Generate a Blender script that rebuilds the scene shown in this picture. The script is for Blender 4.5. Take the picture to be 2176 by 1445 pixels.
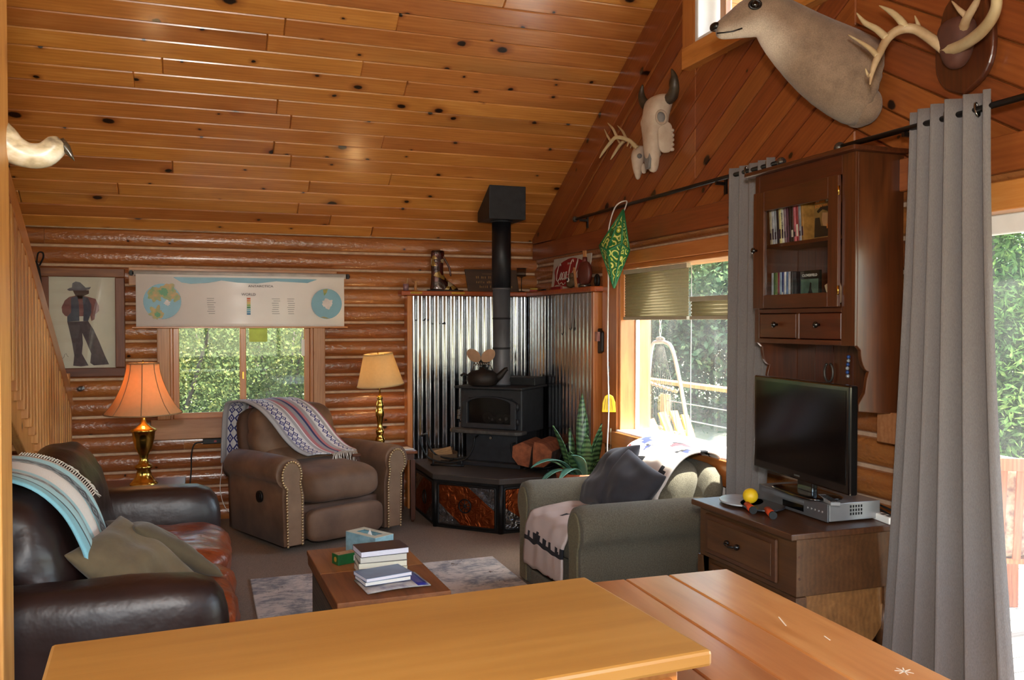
import bpy, math, random
from mathutils import Vector, Matrix, noise as mnoise
R = math.radians
random.seed(7)
for o in list(bpy.data.objects): bpy.data.objects.remove(o, do_unlink=True)
SC = bpy.context.scene
COL = SC.collection

# ---------------------------------------------------------------- camera
cd = bpy.data.cameras.new('camera'); cam = bpy.data.objects.new('camera', cd); COL.objects.link(cam)
cam.location = (0, 0, 1.6); cam.rotation_euler = (R(90 - 1.15), 0, R(-19.6))
cd.sensor_width = 36; cd.lens = 36 * 1850 / 2176; cd.clip_start = .05; cd.clip_end = 2000
SC.camera = cam

# ---------------------------------------------------------------- sky, sun, light, exposure
W = bpy.data.worlds.new('sky'); SC.world = W; W.use_nodes = True
wn = W.node_tree.nodes; bgn = wn['Background']
sky = wn.new('ShaderNodeTexSky'); sky.sky_type = 'NISHITA'; sky.sun_disc = False
sky.sun_elevation = R(64); sky.sun_rotation = R(104); sky.air_density = 1.2; sky.dust_density = 2.0
W.node_tree.links.new(sky.outputs[0], bgn.inputs[0]); bgn.inputs[1].default_value = 2.2

def light(name, kind, loc, power, color=(1, 1, 1), size=.1, rot=None, aim=None):
    l = bpy.data.lights.new(name, kind); l.energy = power; l.color = color
    if kind == 'AREA': l.size = size
    elif kind == 'SUN': l.angle = R(.6)
    else: l.shadow_soft_size = size
    o = bpy.data.objects.new(name, l); COL.objects.link(o); o.location = loc
    if aim is not None: o.rotation_euler = Vector(aim).to_track_quat('-Z', 'Y').to_euler()
    return o
light('sun', 'SUN', (8, 6, 14), 42.0, (1, .95, .86), aim=(-.42, .10, -.90))
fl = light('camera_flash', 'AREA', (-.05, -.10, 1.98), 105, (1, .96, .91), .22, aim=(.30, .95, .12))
light('added_fill_light', 'AREA', (1.1, .1, 3.3), 48, (1, .92, .82), .9, aim=(.05, .75, -.35))  # added soft fill above the camera, no fixture hangs there
SC.view_settings.view_transform = 'Standard'; SC.view_settings.look = 'None'
SC.view_settings.exposure = 0; SC.view_settings.gamma = 1; SC.view_settings.use_curve_mapping = False

# ---------------------------------------------------------------- helpers
def srgb(h):
    if not isinstance(h, str): return tuple(h)[:3]
    c = [int(h[i:i+2], 16) / 255 for i in (0, 2, 4)]
    return tuple(x / 12.92 if x <= .04045 else ((x + .055) / 1.055) ** 2.4 for x in c)

class MB:
    """collects shapes into one mesh"""
    def __init__(s): s.v = []; s.f = []; s.m = []; s.uv = {}; s.mask = {}; s.sm = []
    def add(s, vs, fs, m=0, sm=None):
        o = len(s.v); s.v += [tuple(p) for p in vs]
        for f in fs: s.f.append(tuple(i + o for i in f)); s.m.append(m); s.sm.append(sm)
        return o
    def bx(s, x0, x1, y0, y1, z0, z1, m=0):
        return s.add([(x0,y0,z0),(x1,y0,z0),(x1,y1,z0),(x0,y1,z0),(x0,y0,z1),(x1,y0,z1),(x1,y1,z1),(x0,y1,z1)],
              [(0,3,2,1),(4,5,6,7),(0,1,5,4),(1,2,6,5),(2,3,7,6),(3,0,4,7)], m)
    def obox(s, c, sx, sy, sz, mat3, m=0):
        c = Vector(c); q = []
        for z in (-1, 1):
            for x, y in ((-1,-1),(1,-1),(1,1),(-1,1)): q.append(c + mat3 @ Vector((x*sx/2, y*sy/2, z*sz/2)))
        s.add(q, [(0,3,2,1),(4,5,6,7),(0,1,5,4),(1,2,6,5),(2,3,7,6),(3,0,4,7)], m)
    def bar(s, p0, p1, w, h, up=(0,0,1), m=0):
        p0 = Vector(p0); p1 = Vector(p1); d = (p1 - p0); L = d.length; d.normalize()
        u = Vector(up); sd = d.cross(u)
        if sd.length < 1e-4: sd = d.cross(Vector((1,0,0)))
        sd.normalize(); u = sd.cross(d)
        s.obox((p0 + p1) / 2, L, w, h, Matrix((d, sd, u)).transposed(), m)
    def tube(s, pts, r, n=8, cap=True, m=0, closed=False, flat=None):
        P = [Vector(p) for p in pts]; k = len(P)
        rr = r if isinstance(r, (list, tuple)) else [r] * k
        T = []
        for i in range(k):
            a = P[i-1] if (i > 0 or closed) else P[i]; b = P[(i+1) % k] if (i < k-1 or closed) else P[i]
            t = (b - a); T.append(t.normalized() if t.length > 1e-9 else Vector((0,0,1)))
        u = T[0].cross(Vector((0,0,1)))
        if u.length < .05: u = T[0].cross(Vector((1,0,0)))
        u.normalize(); vs = []
        for i in range(k):
            u = (u - T[i] * u.dot(T[i]))
            if u.length < 1e-6: u = T[i].orthogonal()
            u.normalize(); w = T[i].cross(u)
            for j in range(n):
                a = 2 * math.pi * j / n
                vs.append(P[i] + (u * math.cos(a) + w * math.sin(a) * (flat or 1)) * rr[i])
        fs = []
        for i in range(k if closed else k-1):
            i2 = (i + 1) % k
            for j in range(n):
                j2 = (j+1) % n; fs.append((i*n+j, i*n+j2, i2*n+j2, i2*n+j))
        if cap and not closed:
            fs.append(tuple(range(n-1, -1, -1))); fs.append(tuple((k-1)*n + j for j in range(n)))
        return s.add(vs, fs, m, True)
    def cyl(s, p0, p1, r0, r1=None, n=16, m=0): return s.tube([p0, p1], [r0, r0 if r1 is None else r1], n, True, m)
    def lathe(s, prof, n=24, c=(0,0,0), m=0, cap=True, sq=None):
        vs = []; k = len(prof)
        for r, z in prof:
            for j in range(n):
                a = 2*math.pi*j/n; vs.append((c[0]+r*math.cos(a), c[1]+r*math.sin(a), c[2]+z))
        fs = [(i*n+j, i*n+(j+1)%n, (i+1)*n+(j+1)%n, (i+1)*n+j) for i in range(k-1) for j in range(n)]
        if cap:
            if prof[0][0] > 1e-5: fs.append(tuple(range(n-1,-1,-1)))
            if prof[-1][0] > 1e-5: fs.append(tuple((k-1)*n+j for j in range(n)))
        return s.add(vs, fs, m, True)
    def prism(s, pts, a, b, axis='z', m=0, m2=None):
        n = len(pts); A = 0
        for i in range(n):
            x0, y0 = pts[i]; x1, y1 = pts[(i+1) % n]; A += x0*y1 - x1*y0
        if A < 0: pts = pts[::-1]
        f = {'z': lambda p, h: (p[0], p[1], h), 'y': lambda p, h: (p[0], h, p[1]), 'x': lambda p, h: (h, p[0], p[1])}[axis]
        vs = [f(p, a) for p in pts] + [f(p, b) for p in pts]
        s.add(vs, [tuple(range(n-1,-1,-1)), tuple(range(n, 2*n))], m)
        o = len(s.v) - 2*n
        for i in range(n):
            j = (i+1) % n; s.f.append((o+i, o+j, o+n+j, o+n+i)); s.m.append(m if m2 is None else m2); s.sm.append(None)
    def grid(s, fn, nu, nv, m=0):
        vs = []; o = len(s.v)
        for j in range(nv+1):
            for i in range(nu+1):
                vs.append(fn(i/nu, j/nv)); s.uv[o + len(vs) - 1] = (i/nu, j/nv)
        s.add(vs, [(j*(nu+1)+i, j*(nu+1)+i+1, (j+1)*(nu+1)+i+1, (j+1)*(nu+1)+i) for j in range(nv) for i in range(nu)], m, True)
    def sup(s, c, size, p=4, n=8, wr=0, ws=4, seed=0, rot=None, fn=None, m=0):
        """puffy rounded box: superellipsoid on a subdivided cube"""
        c = Vector(c); vs = []; idx = {}; fs = []
        h = [q / 2 for q in size]; pp = p if isinstance(p, (list, tuple)) else (p, p, p)
        def vert(d):
            key = tuple(round(q, 4) for q in d)
            if key in idx: return idx[key]
            d = [math.tan(q * math.pi / 4 * .98) / math.tan(math.pi / 4 * .98) for q in d]
            lo, hi = 0, 3.0
            for _ in range(24):
                t = (lo + hi) / 2
                if sum(abs(d[i] * t) ** pp[i] for i in range(3)) > 1: hi = t
                else: lo = t
            q = Vector([d[i] * lo * h[i] for i in range(3)])
            if fn: q = Vector(fn(q))
            if wr:
                nn = mnoise.noise(Vector((q.x*ws+seed*7.3, q.y*ws, q.z*ws))) + .5*mnoise.noise(Vector((q.x*ws*2.3, q.y*ws*2.3+seed*3, q.z*ws*2.3)))
                q = q * (1 + 0) + q.normalized() * nn * wr
            if rot is not None: q = rot @ q
            idx[key] = len(vs); vs.append(c + q); return idx[key]
        for ax in range(3):
            for sg in (-1, 1):
                for i in range(n):
                    for j in range(n):
                        qd = []
                        for a, b in ((i,j),(i+1,j),(i+1,j+1),(i,j+1)):
                            d = [0,0,0]; d[ax] = sg; d[(ax+1)%3] = -1+2*a/n; d[(ax+2)%3] = -1+2*b/n; qd.append(vert(d))
                        fs.append(tuple(qd if sg > 0 else qd[::-1]))
        return s.add(vs, fs, m, True)
    def loft(s, rings, m=0, cap=True):
        n = len(rings[0]); vs = [p for r in rings for p in r]
        fs = [(i*n+j, i*n+(j+1)%n, (i+1)*n+(j+1)%n, (i+1)*n+j) for i in range(len(rings)-1) for j in range(n)]
        if cap: fs += [tuple(range(n-1,-1,-1)), tuple((len(rings)-1)*n+j for j in range(n))]
        return s.add(vs, fs, m, True)
    def ball(s, c, r, n=10, m=0, sc=(1,1,1)):
        prof = [(math.sin(math.pi*i/n)*r, -math.cos(math.pi*i/n)*r) for i in range(n+1)]
        o = len(s.v); s.lathe(prof, max(8, n+2), (0,0,0), m, False)
        for i in range(o, len(s.v)):
            x, y, z = s.v[i]; s.v[i] = (c[0]+x*sc[0], c[1]+y*sc[1], c[2]+z*sc[2])
    def xf(s, M, start=0):
        for i in range(start, len(s.v)): s.v[i] = tuple(M @ Vector(s.v[i]))
        return s
    def mesh(s, name, mats, smooth=False):
        me = bpy.data.meshes.new(name); me.from_pydata(s.v, [], s.f)
        for mt in (mats if isinstance(mats, (list, tuple)) else [mats]): me.materials.append(mt)
        for p, mi, q in zip(me.polygons, s.m, s.sm):
            p.material_index = mi; p.use_smooth = smooth if q is None else (q and len(p.vertices) < 6)
        if s.uv:
            ul = me.uv_layers.new(name='UVMap')
            for lp in me.loops: ul.data[lp.index].uv = s.uv.get(lp.vertex_index, (0, 0))
        if s.mask:
            at = me.attributes.new('mask', 'FLOAT', 'POINT')
            for i in range(len(s.v)): at.data[i].value = s.mask.get(i, 0)
        me.update(); return me
    def build(s, name, mats, parent=None, smooth=False, bevel=0, seg=2, subs=0, solid=0, loc=None, rot=None, fix=False):
        o = bpy.data.objects.new(name, s.mesh(name, mats, smooth)); COL.objects.link(o)
        if fix:
            import bmesh
            b = bmesh.new(); b.from_mesh(o.data); bmesh.ops.recalc_face_normals(b, faces=b.faces); b.to_mesh(o.data); b.free()
        if loc is not None: o.location = loc
        if rot is not None: o.rotation_euler = rot
        if parent: o.parent = parent
        if solid:
            md = o.modifiers.new('thickness', 'SOLIDIFY'); md.thickness = solid; md.offset = 0
        if bevel:
            md = o.modifiers.new('bevel', 'BEVEL'); md.width = bevel; md.segments = seg; md.limit_method = 'ANGLE'; md.angle_limit = R(40)
        if subs:
            md = o.modifiers.new('smooth', 'SUBSURF'); md.levels = subs; md.render_levels = subs
        return o

def thing(name, label, cat, loc=(0,0,0), rz=0, group=None, rot=None):
    o = bpy.data.objects.new(name, None); COL.objects.link(o); o.empty_display_size = .1
    o.location = loc; o.rotation_euler = rot if rot else (0, 0, R(rz)); o['label'] = label; o['category'] = cat
    if group: o['group'] = group
    return o
def tag(o, label, cat, group=None, kind=None):
    o['label'] = label; o['category'] = cat
    if group: o['group'] = group
    if kind: o['kind'] = kind
    return o
def struct(o, label=None):
    o['kind'] = 'structure'
    if label: o['label'] = label
    return o
def boxo(name, b, mat, parent=None, bevel=.004, loc=None, rot=None):
    m = MB(); m.bx(*b); return m.build(name, mat, parent, bevel=bevel, seg=1, loc=loc, rot=rot)
def plank(name, L, w, t, mat, parent, loc, rot=(0,0,0), bevel=.004, cache={}):
    """board centred on its origin, long axis = local x"""
    k = (round(L,3), round(w,3), round(t,3), mat.name)
    if k not in cache:
        m = MB(); m.bx(-L/2, L/2, -w/2, w/2, -t/2, t/2); cache[k] = m.mesh(name, mat)
    o = bpy.data.objects.new(name, cache[k]); COL.objects.link(o); o.location = loc; o.rotation_euler = rot; o.parent = parent
    if bevel:
        md = o.modifiers.new('bevel', 'BEVEL'); md.width = bevel; md.segments = 1
    return o
def copy_tree(o, parent=None):
    c = o.copy(); COL.objects.link(c); c.parent = parent
    for ch in list(o.children): copy_tree(ch, c)
    return c
def text(name, s, size, mat, parent, loc, rot, shear=0, ext=.0006, align='CENTER', sx=1):
    cu = bpy.data.curves.new(name, 'FONT'); cu.body = s; cu.size = size; cu.align_x = align; cu.align_y = 'CENTER'; cu.shear = shear; cu.extrude = ext
    t = bpy.data.objects.new(name, cu); COL.objects.link(t)
    dg = bpy.context.evaluated_depsgraph_get(); me = bpy.data.meshes.new_from_object(t.evaluated_get(dg))
    bpy.data.objects.remove(t); me.materials.clear(); me.materials.append(mat)
    o = bpy.data.objects.new(name, me); COL.objects.link(o); o.parent = parent; o.location = loc; o.rotation_euler = rot; o.scale = (sx, 1, 1)
    return o
def smooth_path(pts, k=4):
    P = [Vector(p) for p in pts]; out = []
    for i in range(len(P)-1):
        p0 = P[max(i-1,0)]; p1 = P[i]; p2 = P[i+1]; p3 = P[min(i+2,len(P)-1)]
        for j in range(k):
            t = j/k
            out.append(.5*((2*p1)+(-p0+p2)*t+(2*p0-5*p1+4*p2-p3)*t*t+(-p0+3*p1-3*p2+p3)*t**3))
    out.append(P[-1]); return out
def lerps(vals, k):
    out = []
    for i in range(len(vals)-1):
        for j in range(k): out.append(vals[i]+(vals[i+1]-vals[i])*j/k)
    out.append(vals[-1]); return out

# ---------------------------------------------------------------- materials
MATS = {}
class NT:
    def __init__(s, name):
        s.mat = bpy.data.materials.new(name); s.mat.use_nodes = True; s.t = s.mat.node_tree
        s.b = s.t.nodes['Principled BSDF']; s.out = s.t.nodes['Material Output']; MATS[name] = s.mat
    def n(s, typ, props=None, **inp):
        nd = s.t.nodes.new(typ)
        for k, v in (props or {}).items(): setattr(nd, k, v)
        for k, v in inp.items():
            key = int(k[1:]) if k[0] == '_' else k.replace('_', ' ')
            if hasattr(v, 'is_linked') or isinstance(v, bpy.types.NodeSocket): s.t.links.new(v, nd.inputs[key])
            else: nd.inputs[key].default_value = v
        return nd
    def set(s, **kw):
        for k, v in kw.items():
            key = k.replace('_', ' ')
            if isinstance(v, bpy.types.NodeSocket): s.t.links.new(v, s.b.inputs[key])
            else:
                if key in ('Base Color', 'Emission Color', 'Sheen Tint', 'Subsurface Radius') and len(v) == 3 and key != 'Subsurface Radius': v = (*v, 1)
                s.b.inputs[key].default_value = v
    def math(s, op, a, b=0., c=None):
        kw = {'_0': a, '_1': b}
        if c is not None: kw['_2'] = c
        return s.n('ShaderNodeMath', {'operation': op}, **kw).outputs[0]
    def mix(s, f, a, b, mode='MIX'):
        nd = s.t.nodes.new('ShaderNodeMix'); nd.data_type = 'RGBA'; nd.blend_type = mode
        for sk, v in ((nd.inputs[0], f), (nd.inputs[6], a), (nd.inputs[7], b)):
            if isinstance(v, bpy.types.NodeSocket): s.t.links.new(v, sk)
            else: sk.default_value = (*v, 1) if isinstance(v, tuple) and len(v) == 3 else v
        return nd.outputs[2]
    def ramp(s, f, stops, mode='LINEAR'):
        nd = s.t.nodes.new('ShaderNodeValToRGB'); cr = nd.color_ramp; cr.interpolation = mode
        while len(cr.elements) < len(stops): cr.elements.new(.5)
        for e, (p, c) in zip(cr.elements, stops): e.position = p; e.color = (*srgb(c), 1)
        s.t.links.new(f, nd.inputs[0]); return nd.outputs[0]
    def coord(s, which='Object', scale=(1,1,1), rnd=0, rot=(0,0,0)):
        c = s.n('ShaderNodeTexCoord').outputs[which]
        if rnd:
            r = s.n('ShaderNodeObjectInfo').outputs['Random']
            m = s.n('ShaderNodeVectorMath', {'operation': 'SCALE'}, _0=(rnd, rnd*1.7, rnd*.6)); s.t.links.new(r, m.inputs['Scale'])
            c = s.n('ShaderNodeVectorMath', {'operation': 'ADD'}, _0=c, _1=m.outputs[0]).outputs[0]
        return s.n('ShaderNodeMapping', Vector=c, Scale=scale, Rotation=rot).outputs[0]
    def noise(s, vec, scale, detail=4, rough=.55, dist=0.):
        return s.n('ShaderNodeTexNoise', Vector=vec, Scale=scale, Detail=detail, Roughness=rough, Distortion=dist).outputs[0]
    def bump(s, h, st, dist=.01):
        nd = s.n('ShaderNodeBump', Strength=st, Distance=dist, Height=h); s.t.links.new(nd.outputs[0], s.b.inputs['Normal']); return nd

def plain(name, col, rough=.5, metal=0, var=.12, vs=12, bump=0, bs=60, spec=.5, coat=0, sheen=0, col2=None, trans=0, stretch=(1,1,1), bd=.004, emit=0):
    if name in MATS: return MATS[name]
    t = NT(name); c = srgb(col); v = t.coord('Object', stretch, rnd=3.0)
    nz = t.noise(v, vs, 5)
    c2 = srgb(col2) if col2 else tuple(x * (1 - var*1.6) for x in c)
    base = t.mix(t.n('ShaderNodeMapRange', Value=nz, From_Min=.3, From_Max=.7).outputs[0], c2, tuple(min(1, x*(1+var)) for x in c) if not col2 else c)
    t.set(Base_Color=base, Roughness=rough, Metallic=metal)
    t.b.inputs['Specular IOR Level'].default_value = spec
    if coat: t.b.inputs['Coat Weight'].default_value = coat; t.b.inputs['Coat Roughness'].default_value = .12
    if sheen: t.b.inputs['Sheen Weight'].default_value = sheen
    if bump: t.bump(t.noise(v, bs, 3), bump, bd)
    if emit: t.b.inputs['Emission Color'].default_value = (*c, 1); t.b.inputs['Emission Strength'].default_value = emit
    return t.mat

def wood(name, dark, mid, light_, axis=0, fine=55, broad=4, knots=0., kscale=3.4, rough=.38, coat=.25, tint=.16, bump=.12, hammered=0, streak=.0, rnd=9., kplane=None, soft=1.):
    """grain along the local axis; each piece has its own tint and knots"""
    t = NT(name)
    st = [1., 1., 1.]; st[axis] = .07
    v = t.coord('Object', tuple(st), rnd=rnd); st2 = [1., 1., 1.]; st2[axis] = .16; v2 = t.coord('Object', tuple(st2), rnd=rnd)
    g = t.noise(v, fine, 5, .6, .6); b = t.noise(v2, broad*2.2, 3, .5, 1.2)
    rings = t.n('ShaderNodeTexWave', {'wave_type': 'BANDS', 'bands_direction': ['Y','Z','X'][axis]}, Vector=v2, Scale=broad*3.2, Distortion=7., Detail=2., Detail_Scale=.8).outputs[1]
    f = t.math('ADD', t.math('MULTIPLY_ADD', t.math('SUBTRACT', g, .5), .55*soft, .27), t.math('ADD', t.math('MULTIPLY', b, .38), t.math('MULTIPLY', rings, .12*soft)))
    c = t.ramp(f, [(.28, dark), (.52, mid), (.78, light_)])
    if streak:
        sv = t.noise(v2, 2.1, 2, .5, .8)
        sf = t.n('ShaderNodeMapRange', Value=sv, From_Min=.60, From_Max=.74, To_Max=streak).outputs[0]
        c = t.mix(sf, c, srgb('5a3d22'))
    if knots:
        o1, o2 = kplane if kplane else (axis, 1 if axis != 1 else 0)
        kv = t.n('ShaderNodeSeparateXYZ', Vector=t.coord('Object', (1, 1, 1), rnd=rnd))
        wob = t.noise(t.coord('Object', (1, 1, 1), rnd=rnd), 22, 2)
        kw = t.n('ShaderNodeCombineXYZ', _0=t.math('MULTIPLY', t.math('MULTIPLY_ADD', wob, .02, kv.outputs[o1]), .7), _1=t.math('MULTIPLY_ADD', wob, .016, kv.outputs[o2])).outputs[0]
        vo = t.n('ShaderNodeTexVoronoi', {'feature': 'F1', 'voronoi_dimensions': '2D'}, Vector=kw, Scale=kscale, Randomness=1.)
        sp = t.n('ShaderNodeSeparateColor', Color=vo.outputs['Color'])
        keep = t.math('LESS_THAN', sp.outputs[0], knots)
        rad = t.math('MULTIPLY_ADD', t.math('POWER', sp.outputs[1], 2.5), .024, .0075)
        kd = t.math('DIVIDE', vo.outputs['Distance'], t.math('MULTIPLY', rad, kscale))
        core = t.math('MULTIPLY', keep, t.n('ShaderNodeMapRange', Value=kd, From_Min=1.05, From_Max=.72).outputs[0])
        halo = t.math('MULTIPLY', keep, t.n('ShaderNodeMapRange', Value=kd, From_Min=2.6, From_Max=.9, To_Max=.62).outputs[0])
        c = t.mix(halo, c, srgb('6e2e0c')); c = t.mix(core, c, srgb('1c0b05'))
    r = t.n('ShaderNodeObjectInfo').outputs['Random']
    hs = t.n('ShaderNodeHueSaturation', Color=c, Value=t.math('MULTIPLY_ADD', r, tint*2, 1 - tint), Hue=t.math('MULTIPLY_ADD', r, .012, .494))
    t.set(Base_Color=hs.outputs[0], Roughness=rough)
    t.b.inputs['Coat Weight'].default_value = coat; t.b.inputs['Coat Roughness'].default_value = .18
    h = g
    if hammered:
        hv = t.coord('Object', (.6, 1, 1), rnd=rnd)
        h = t.math('ADD', t.math('MULTIPLY', t.noise(hv, 42, 2, .5), 1.0), t.math('MULTIPLY', g, .25)); t.bump(h, hammered, .012)
    elif bump: t.bump(h, bump, .003)
    return t.mat

CEIL = wood('pine_ceiling', '98561f', 'bc7838', 'd49a58', 0, knots=.42, kscale=5.0, streak=.4, rough=.30, coat=.45, soft=.5)
GABLE = wood('pine_gable', '703618', '8c4a22', 'a05e2e', 0, knots=.34, kscale=4.6, streak=.4, rough=.36, coat=.25, soft=.6)
LOG = wood('pine_log', '744020', '9a5c30', 'b07644', 0, knots=.22, kscale=4.6, kplane=(0, 2), rough=.30, coat=.5, hammered=.6, fine=30, soft=.6)
TRIM = wood('pine_trim', '8f5a34', 'b07a4c', 'c89a6c', 0, knots=.3, kscale=4.5, kplane=(0, 2), rough=.45, coat=.15, soft=.7)
TRIMZ = wood('pine_trim_upright', '8f5a34', 'b07a4c', 'c89a6c', 2, knots=.3, kscale=4.5, kplane=(2, 0), rough=.45, coat=.15, soft=.7)
SASH = wood('pine_sash', '96551f', 'b87236', 'cc8e52', 0, rough=.35, coat=.3, soft=.7)
SASHZ = wood('pine_sash_upright', '96551f', 'b87236', 'cc8e52', 2, rough=.35, coat=.3, soft=.7)
STAIR = wood('fir_stair', '9c602e', 'c08448', 'd49e62', 2, knots=.2, kscale=4, kplane=(2, 1), rough=.45, coat=.15, soft=.8)
RAIL = wood('fir_rail', '9a5a24', 'b87434', 'c88a4a', 0, rough=.36, coat=.3, soft=.7)
CABW = wood('dark_oak', '2c1408', '4a2310', '623216', 2, fine=70, rough=.36, coat=.25, tint=.08, soft=.7)
CABX = wood('dark_oak_level', '2c1408', '4a2310', '623216', 0, fine=70, rough=.36, coat=.25, tint=.08, soft=.7)
STANDW = wood('brown_stained_wood', '341d0e', '4c2e18', '654024', 0, fine=60, rough=.42, coat=.2, tint=.08, soft=.7)
STANDP = wood('pale_bin_wood', '5c3c1c', '7c542c', '946a3c', 0, fine=40, rough=.5, coat=.1, tint=.05, soft=.7)
TABLE = wood('fir_table', '8a4c22', 'a86a3a', 'bc8450', 1, fine=30, knots=.12, kscale=2.4, kplane=(1, 0), rough=.3, coat=.35, tint=.24, streak=.2, soft=.6)
SLAB = wood('maple_slab', '8a5a26', 'a07034', 'ac7e42', 0, fine=24, broad=1.6, rough=.4, coat=.2, tint=.03, soft=.4)
TRUNKW = wood('worn_trunk_wood', '5c3618', '845028', '9c6638', 1, fine=40, knots=.2, kplane=(1, 0), rough=.6, coat=0, streak=.5, soft=.7)
FRAMEW = wood('barn_wood_frame', '3c1a08', '663414', '885228', 0, fine=40, rough=.5, coat=.1, soft=.8)
CHINK = plain('cream_chinking', 'c2a286', .85, var=.12, vs=20, bump=.3, bs=80)
CARPET = plain('brown_grey_carpet', '8a7868', .95, var=.25, vs=160, bump=.8, bs=400, col2='6a5a4c')
BLACKI = plain('black_iron', '151414', .5, .3, var=.3, vs=30, bump=.15, bs=90)
BRASS = plain('polished_brass', 'd0a850', .2, 1., var=.15, vs=8)
DKMETAL = plain('dark_rod_metal', '3a3836', .35, .9)
WHITE = plain('white_paint', 'e8e6e0', .5, var=.03)
# ================================================================ the room
BX, BY = 2.91, 7.47            # backing planes of the right and back walls; log crests stand .04 proud
PITCH = .1478; SL = .59; TH = math.atan(SL); RY = 3.32
XL, YF = -3.4, -.95            # left and front walls
def zc(y): return 2.33 + SL * (7.45 - y) if y >= RY else 2.33 + SL * (7.45 - (2*RY - y))
ZR = zc(RY)

f = MB(); f.bx(XL-.2, BX+.12, YF-.2, BY+.2, -.12, 0)
struct(f.build('floor', CARPET), 'brown grey carpeted floor')

def logmesh(L, r=.0668, crest=.037, n=12):
    m = MB(); prof = []
    for i in range(n+1):
        a = math.pi * i / n; prof.append((-math.sin(a) ** .62 * (crest + .025), -math.cos(a) * r))
    prof = [(.03, -r)] + prof + [(.03, r)]
    k = len(prof); vs = [(x, p[0] + .025, p[1]) for x in (-L/2, L/2) for p in prof]
    m.add(vs, [(j, k+j, k+j+1, j+1) for j in range(k-1)], 0, True)
    m.add(vs[:k], [tuple(range(k))], 0); m.add(vs[k:], [tuple(range(k-1, -1, -1))], 0)
    return m
def log(parent, p0, p1, rz):
    """p0,p1 ends on the backing plane"""
    p0 = Vector(p0); p1 = Vector(p1); L = (p1-p0).length
    o = logmesh(L).build('log', LOG, parent, loc=(p0+p1)/2, rot=(0, 0, rz)); return o
def spans(lo, hi, holes):
    out = []; a = lo
    for h0, h1 in sorted(holes):
        if h1 <= a or h0 >= hi: continue
        if h0 > a: out.append((a, h0))
        a = max(a, h1)
    if a < hi: out.append((a, hi))
    return out

# back wall: chinking backing with the window hole, then the logs
W1 = (-.335, .97, .672, 2.03)       # outer edge of the window boards: x0 x1 z0 z1
h1 = (-.24, .875, .80, 1.93)        # the hole
m = MB()
m.bx(XL, h1[0], BY, BY+.16, 0, 2.36); m.bx(h1[1], BX+.16, BY, BY+.16, 0, 2.36)
m.bx(h1[0], h1[1], BY, BY+.16, 0, h1[2]); m.bx(h1[0], h1[1], BY, BY+.16, h1[3], 2.36)
wb = struct(m.build('wall_back', CHINK), 'back wall of varnished pine logs with cream chinking')
k0 = -11
for k in range(k0, 5):
    z0 = 1.6 + PITCH * k; zm = z0 + PITCH/2
    if zm < 0 or zm > 2.34: continue
    hole = [(W1[0], W1[1])] if W1[2]-.02 < zm < W1[3] else []
    for a, b in spans(XL, BX - .02, hole):
        cuts = [a]
        if b - a > 2.2: cuts.append(a + (b-a) * random.uniform(.25, .75))
        cuts.append(b)
        for c0, c1 in zip(cuts, cuts[1:]): log(wb, (c0+.001, BY, zm), (c1-.001, BY, zm), 0)

# right wall (gable end)
W2 = (4.02, 5.80, .72, 2.10); h2 = (4.12, 5.68, .80, 2.01)
D1 = (.30, 2.84, 0, 2.13); hd = (.40, 2.78, .02, 2.02)
W3 = (3.42, 4.72, 3.22, 3.80); h3 = (3.50, 4.64, 3.30, 3.74)
m = MB(); X0, X1 = BX, BX+.16
m.bx(X0, X1, YF, hd[0], 0, 2.3); m.bx(X0, X1, hd[1], h2[0], 0, 2.3); m.bx(X0, X1, h2[1], BY+.16, 0, 2.3)
m.bx(X0, X1, hd[0], hd[1], hd[3], 2.3); m.bx(X0, X1, h2[0], h2[1], 0, h2[2]); m.bx(X0, X1, h2[0], h2[1], h2[3], 2.3)
# gable backing with the upper window left open
for a, b, lo, hi in ((YF, h3[0], 2.3, None), (h3[1], BY+.1, 2.3, None), (h3[0], h3[1], 2.3, h3[2]), (h3[0], h3[1], h3[3], None)):
    ys = [a] + ([RY] if a < RY < b else []) + [b]
    if hi is None: m.prism([(y, max(lo, 2.3)) for y in (a, b)] + [(y, max(zc(y)+.03, lo+.01)) for y in reversed(ys)], X0, X1, 'x', m=1)
    else: m.bx(X0, X1, a, b, lo, hi, m=1)
wr = struct(m.build('wall_right', [CHINK, GABLE]), 'gable wall of logs below and diagonal knotty pine boards above')
for k in range(-11, 5):
    zm = 1.6 + PITCH * (k + 1.0)
    if zm < .03 or zm > 2.22: continue
    holes = []
    if W2[2]-.02 < zm < W2[3]+.01: holes.append((W2[0]-.02, W2[1]+.12))
    if zm < D1[3]: holes.append((D1[0], D1[1]))
    for a, b in spans(YF, BY - .02, holes):
        log(wr, (BX, a+.001, zm), (BX, b-.001, zm), R(-90))

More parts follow.
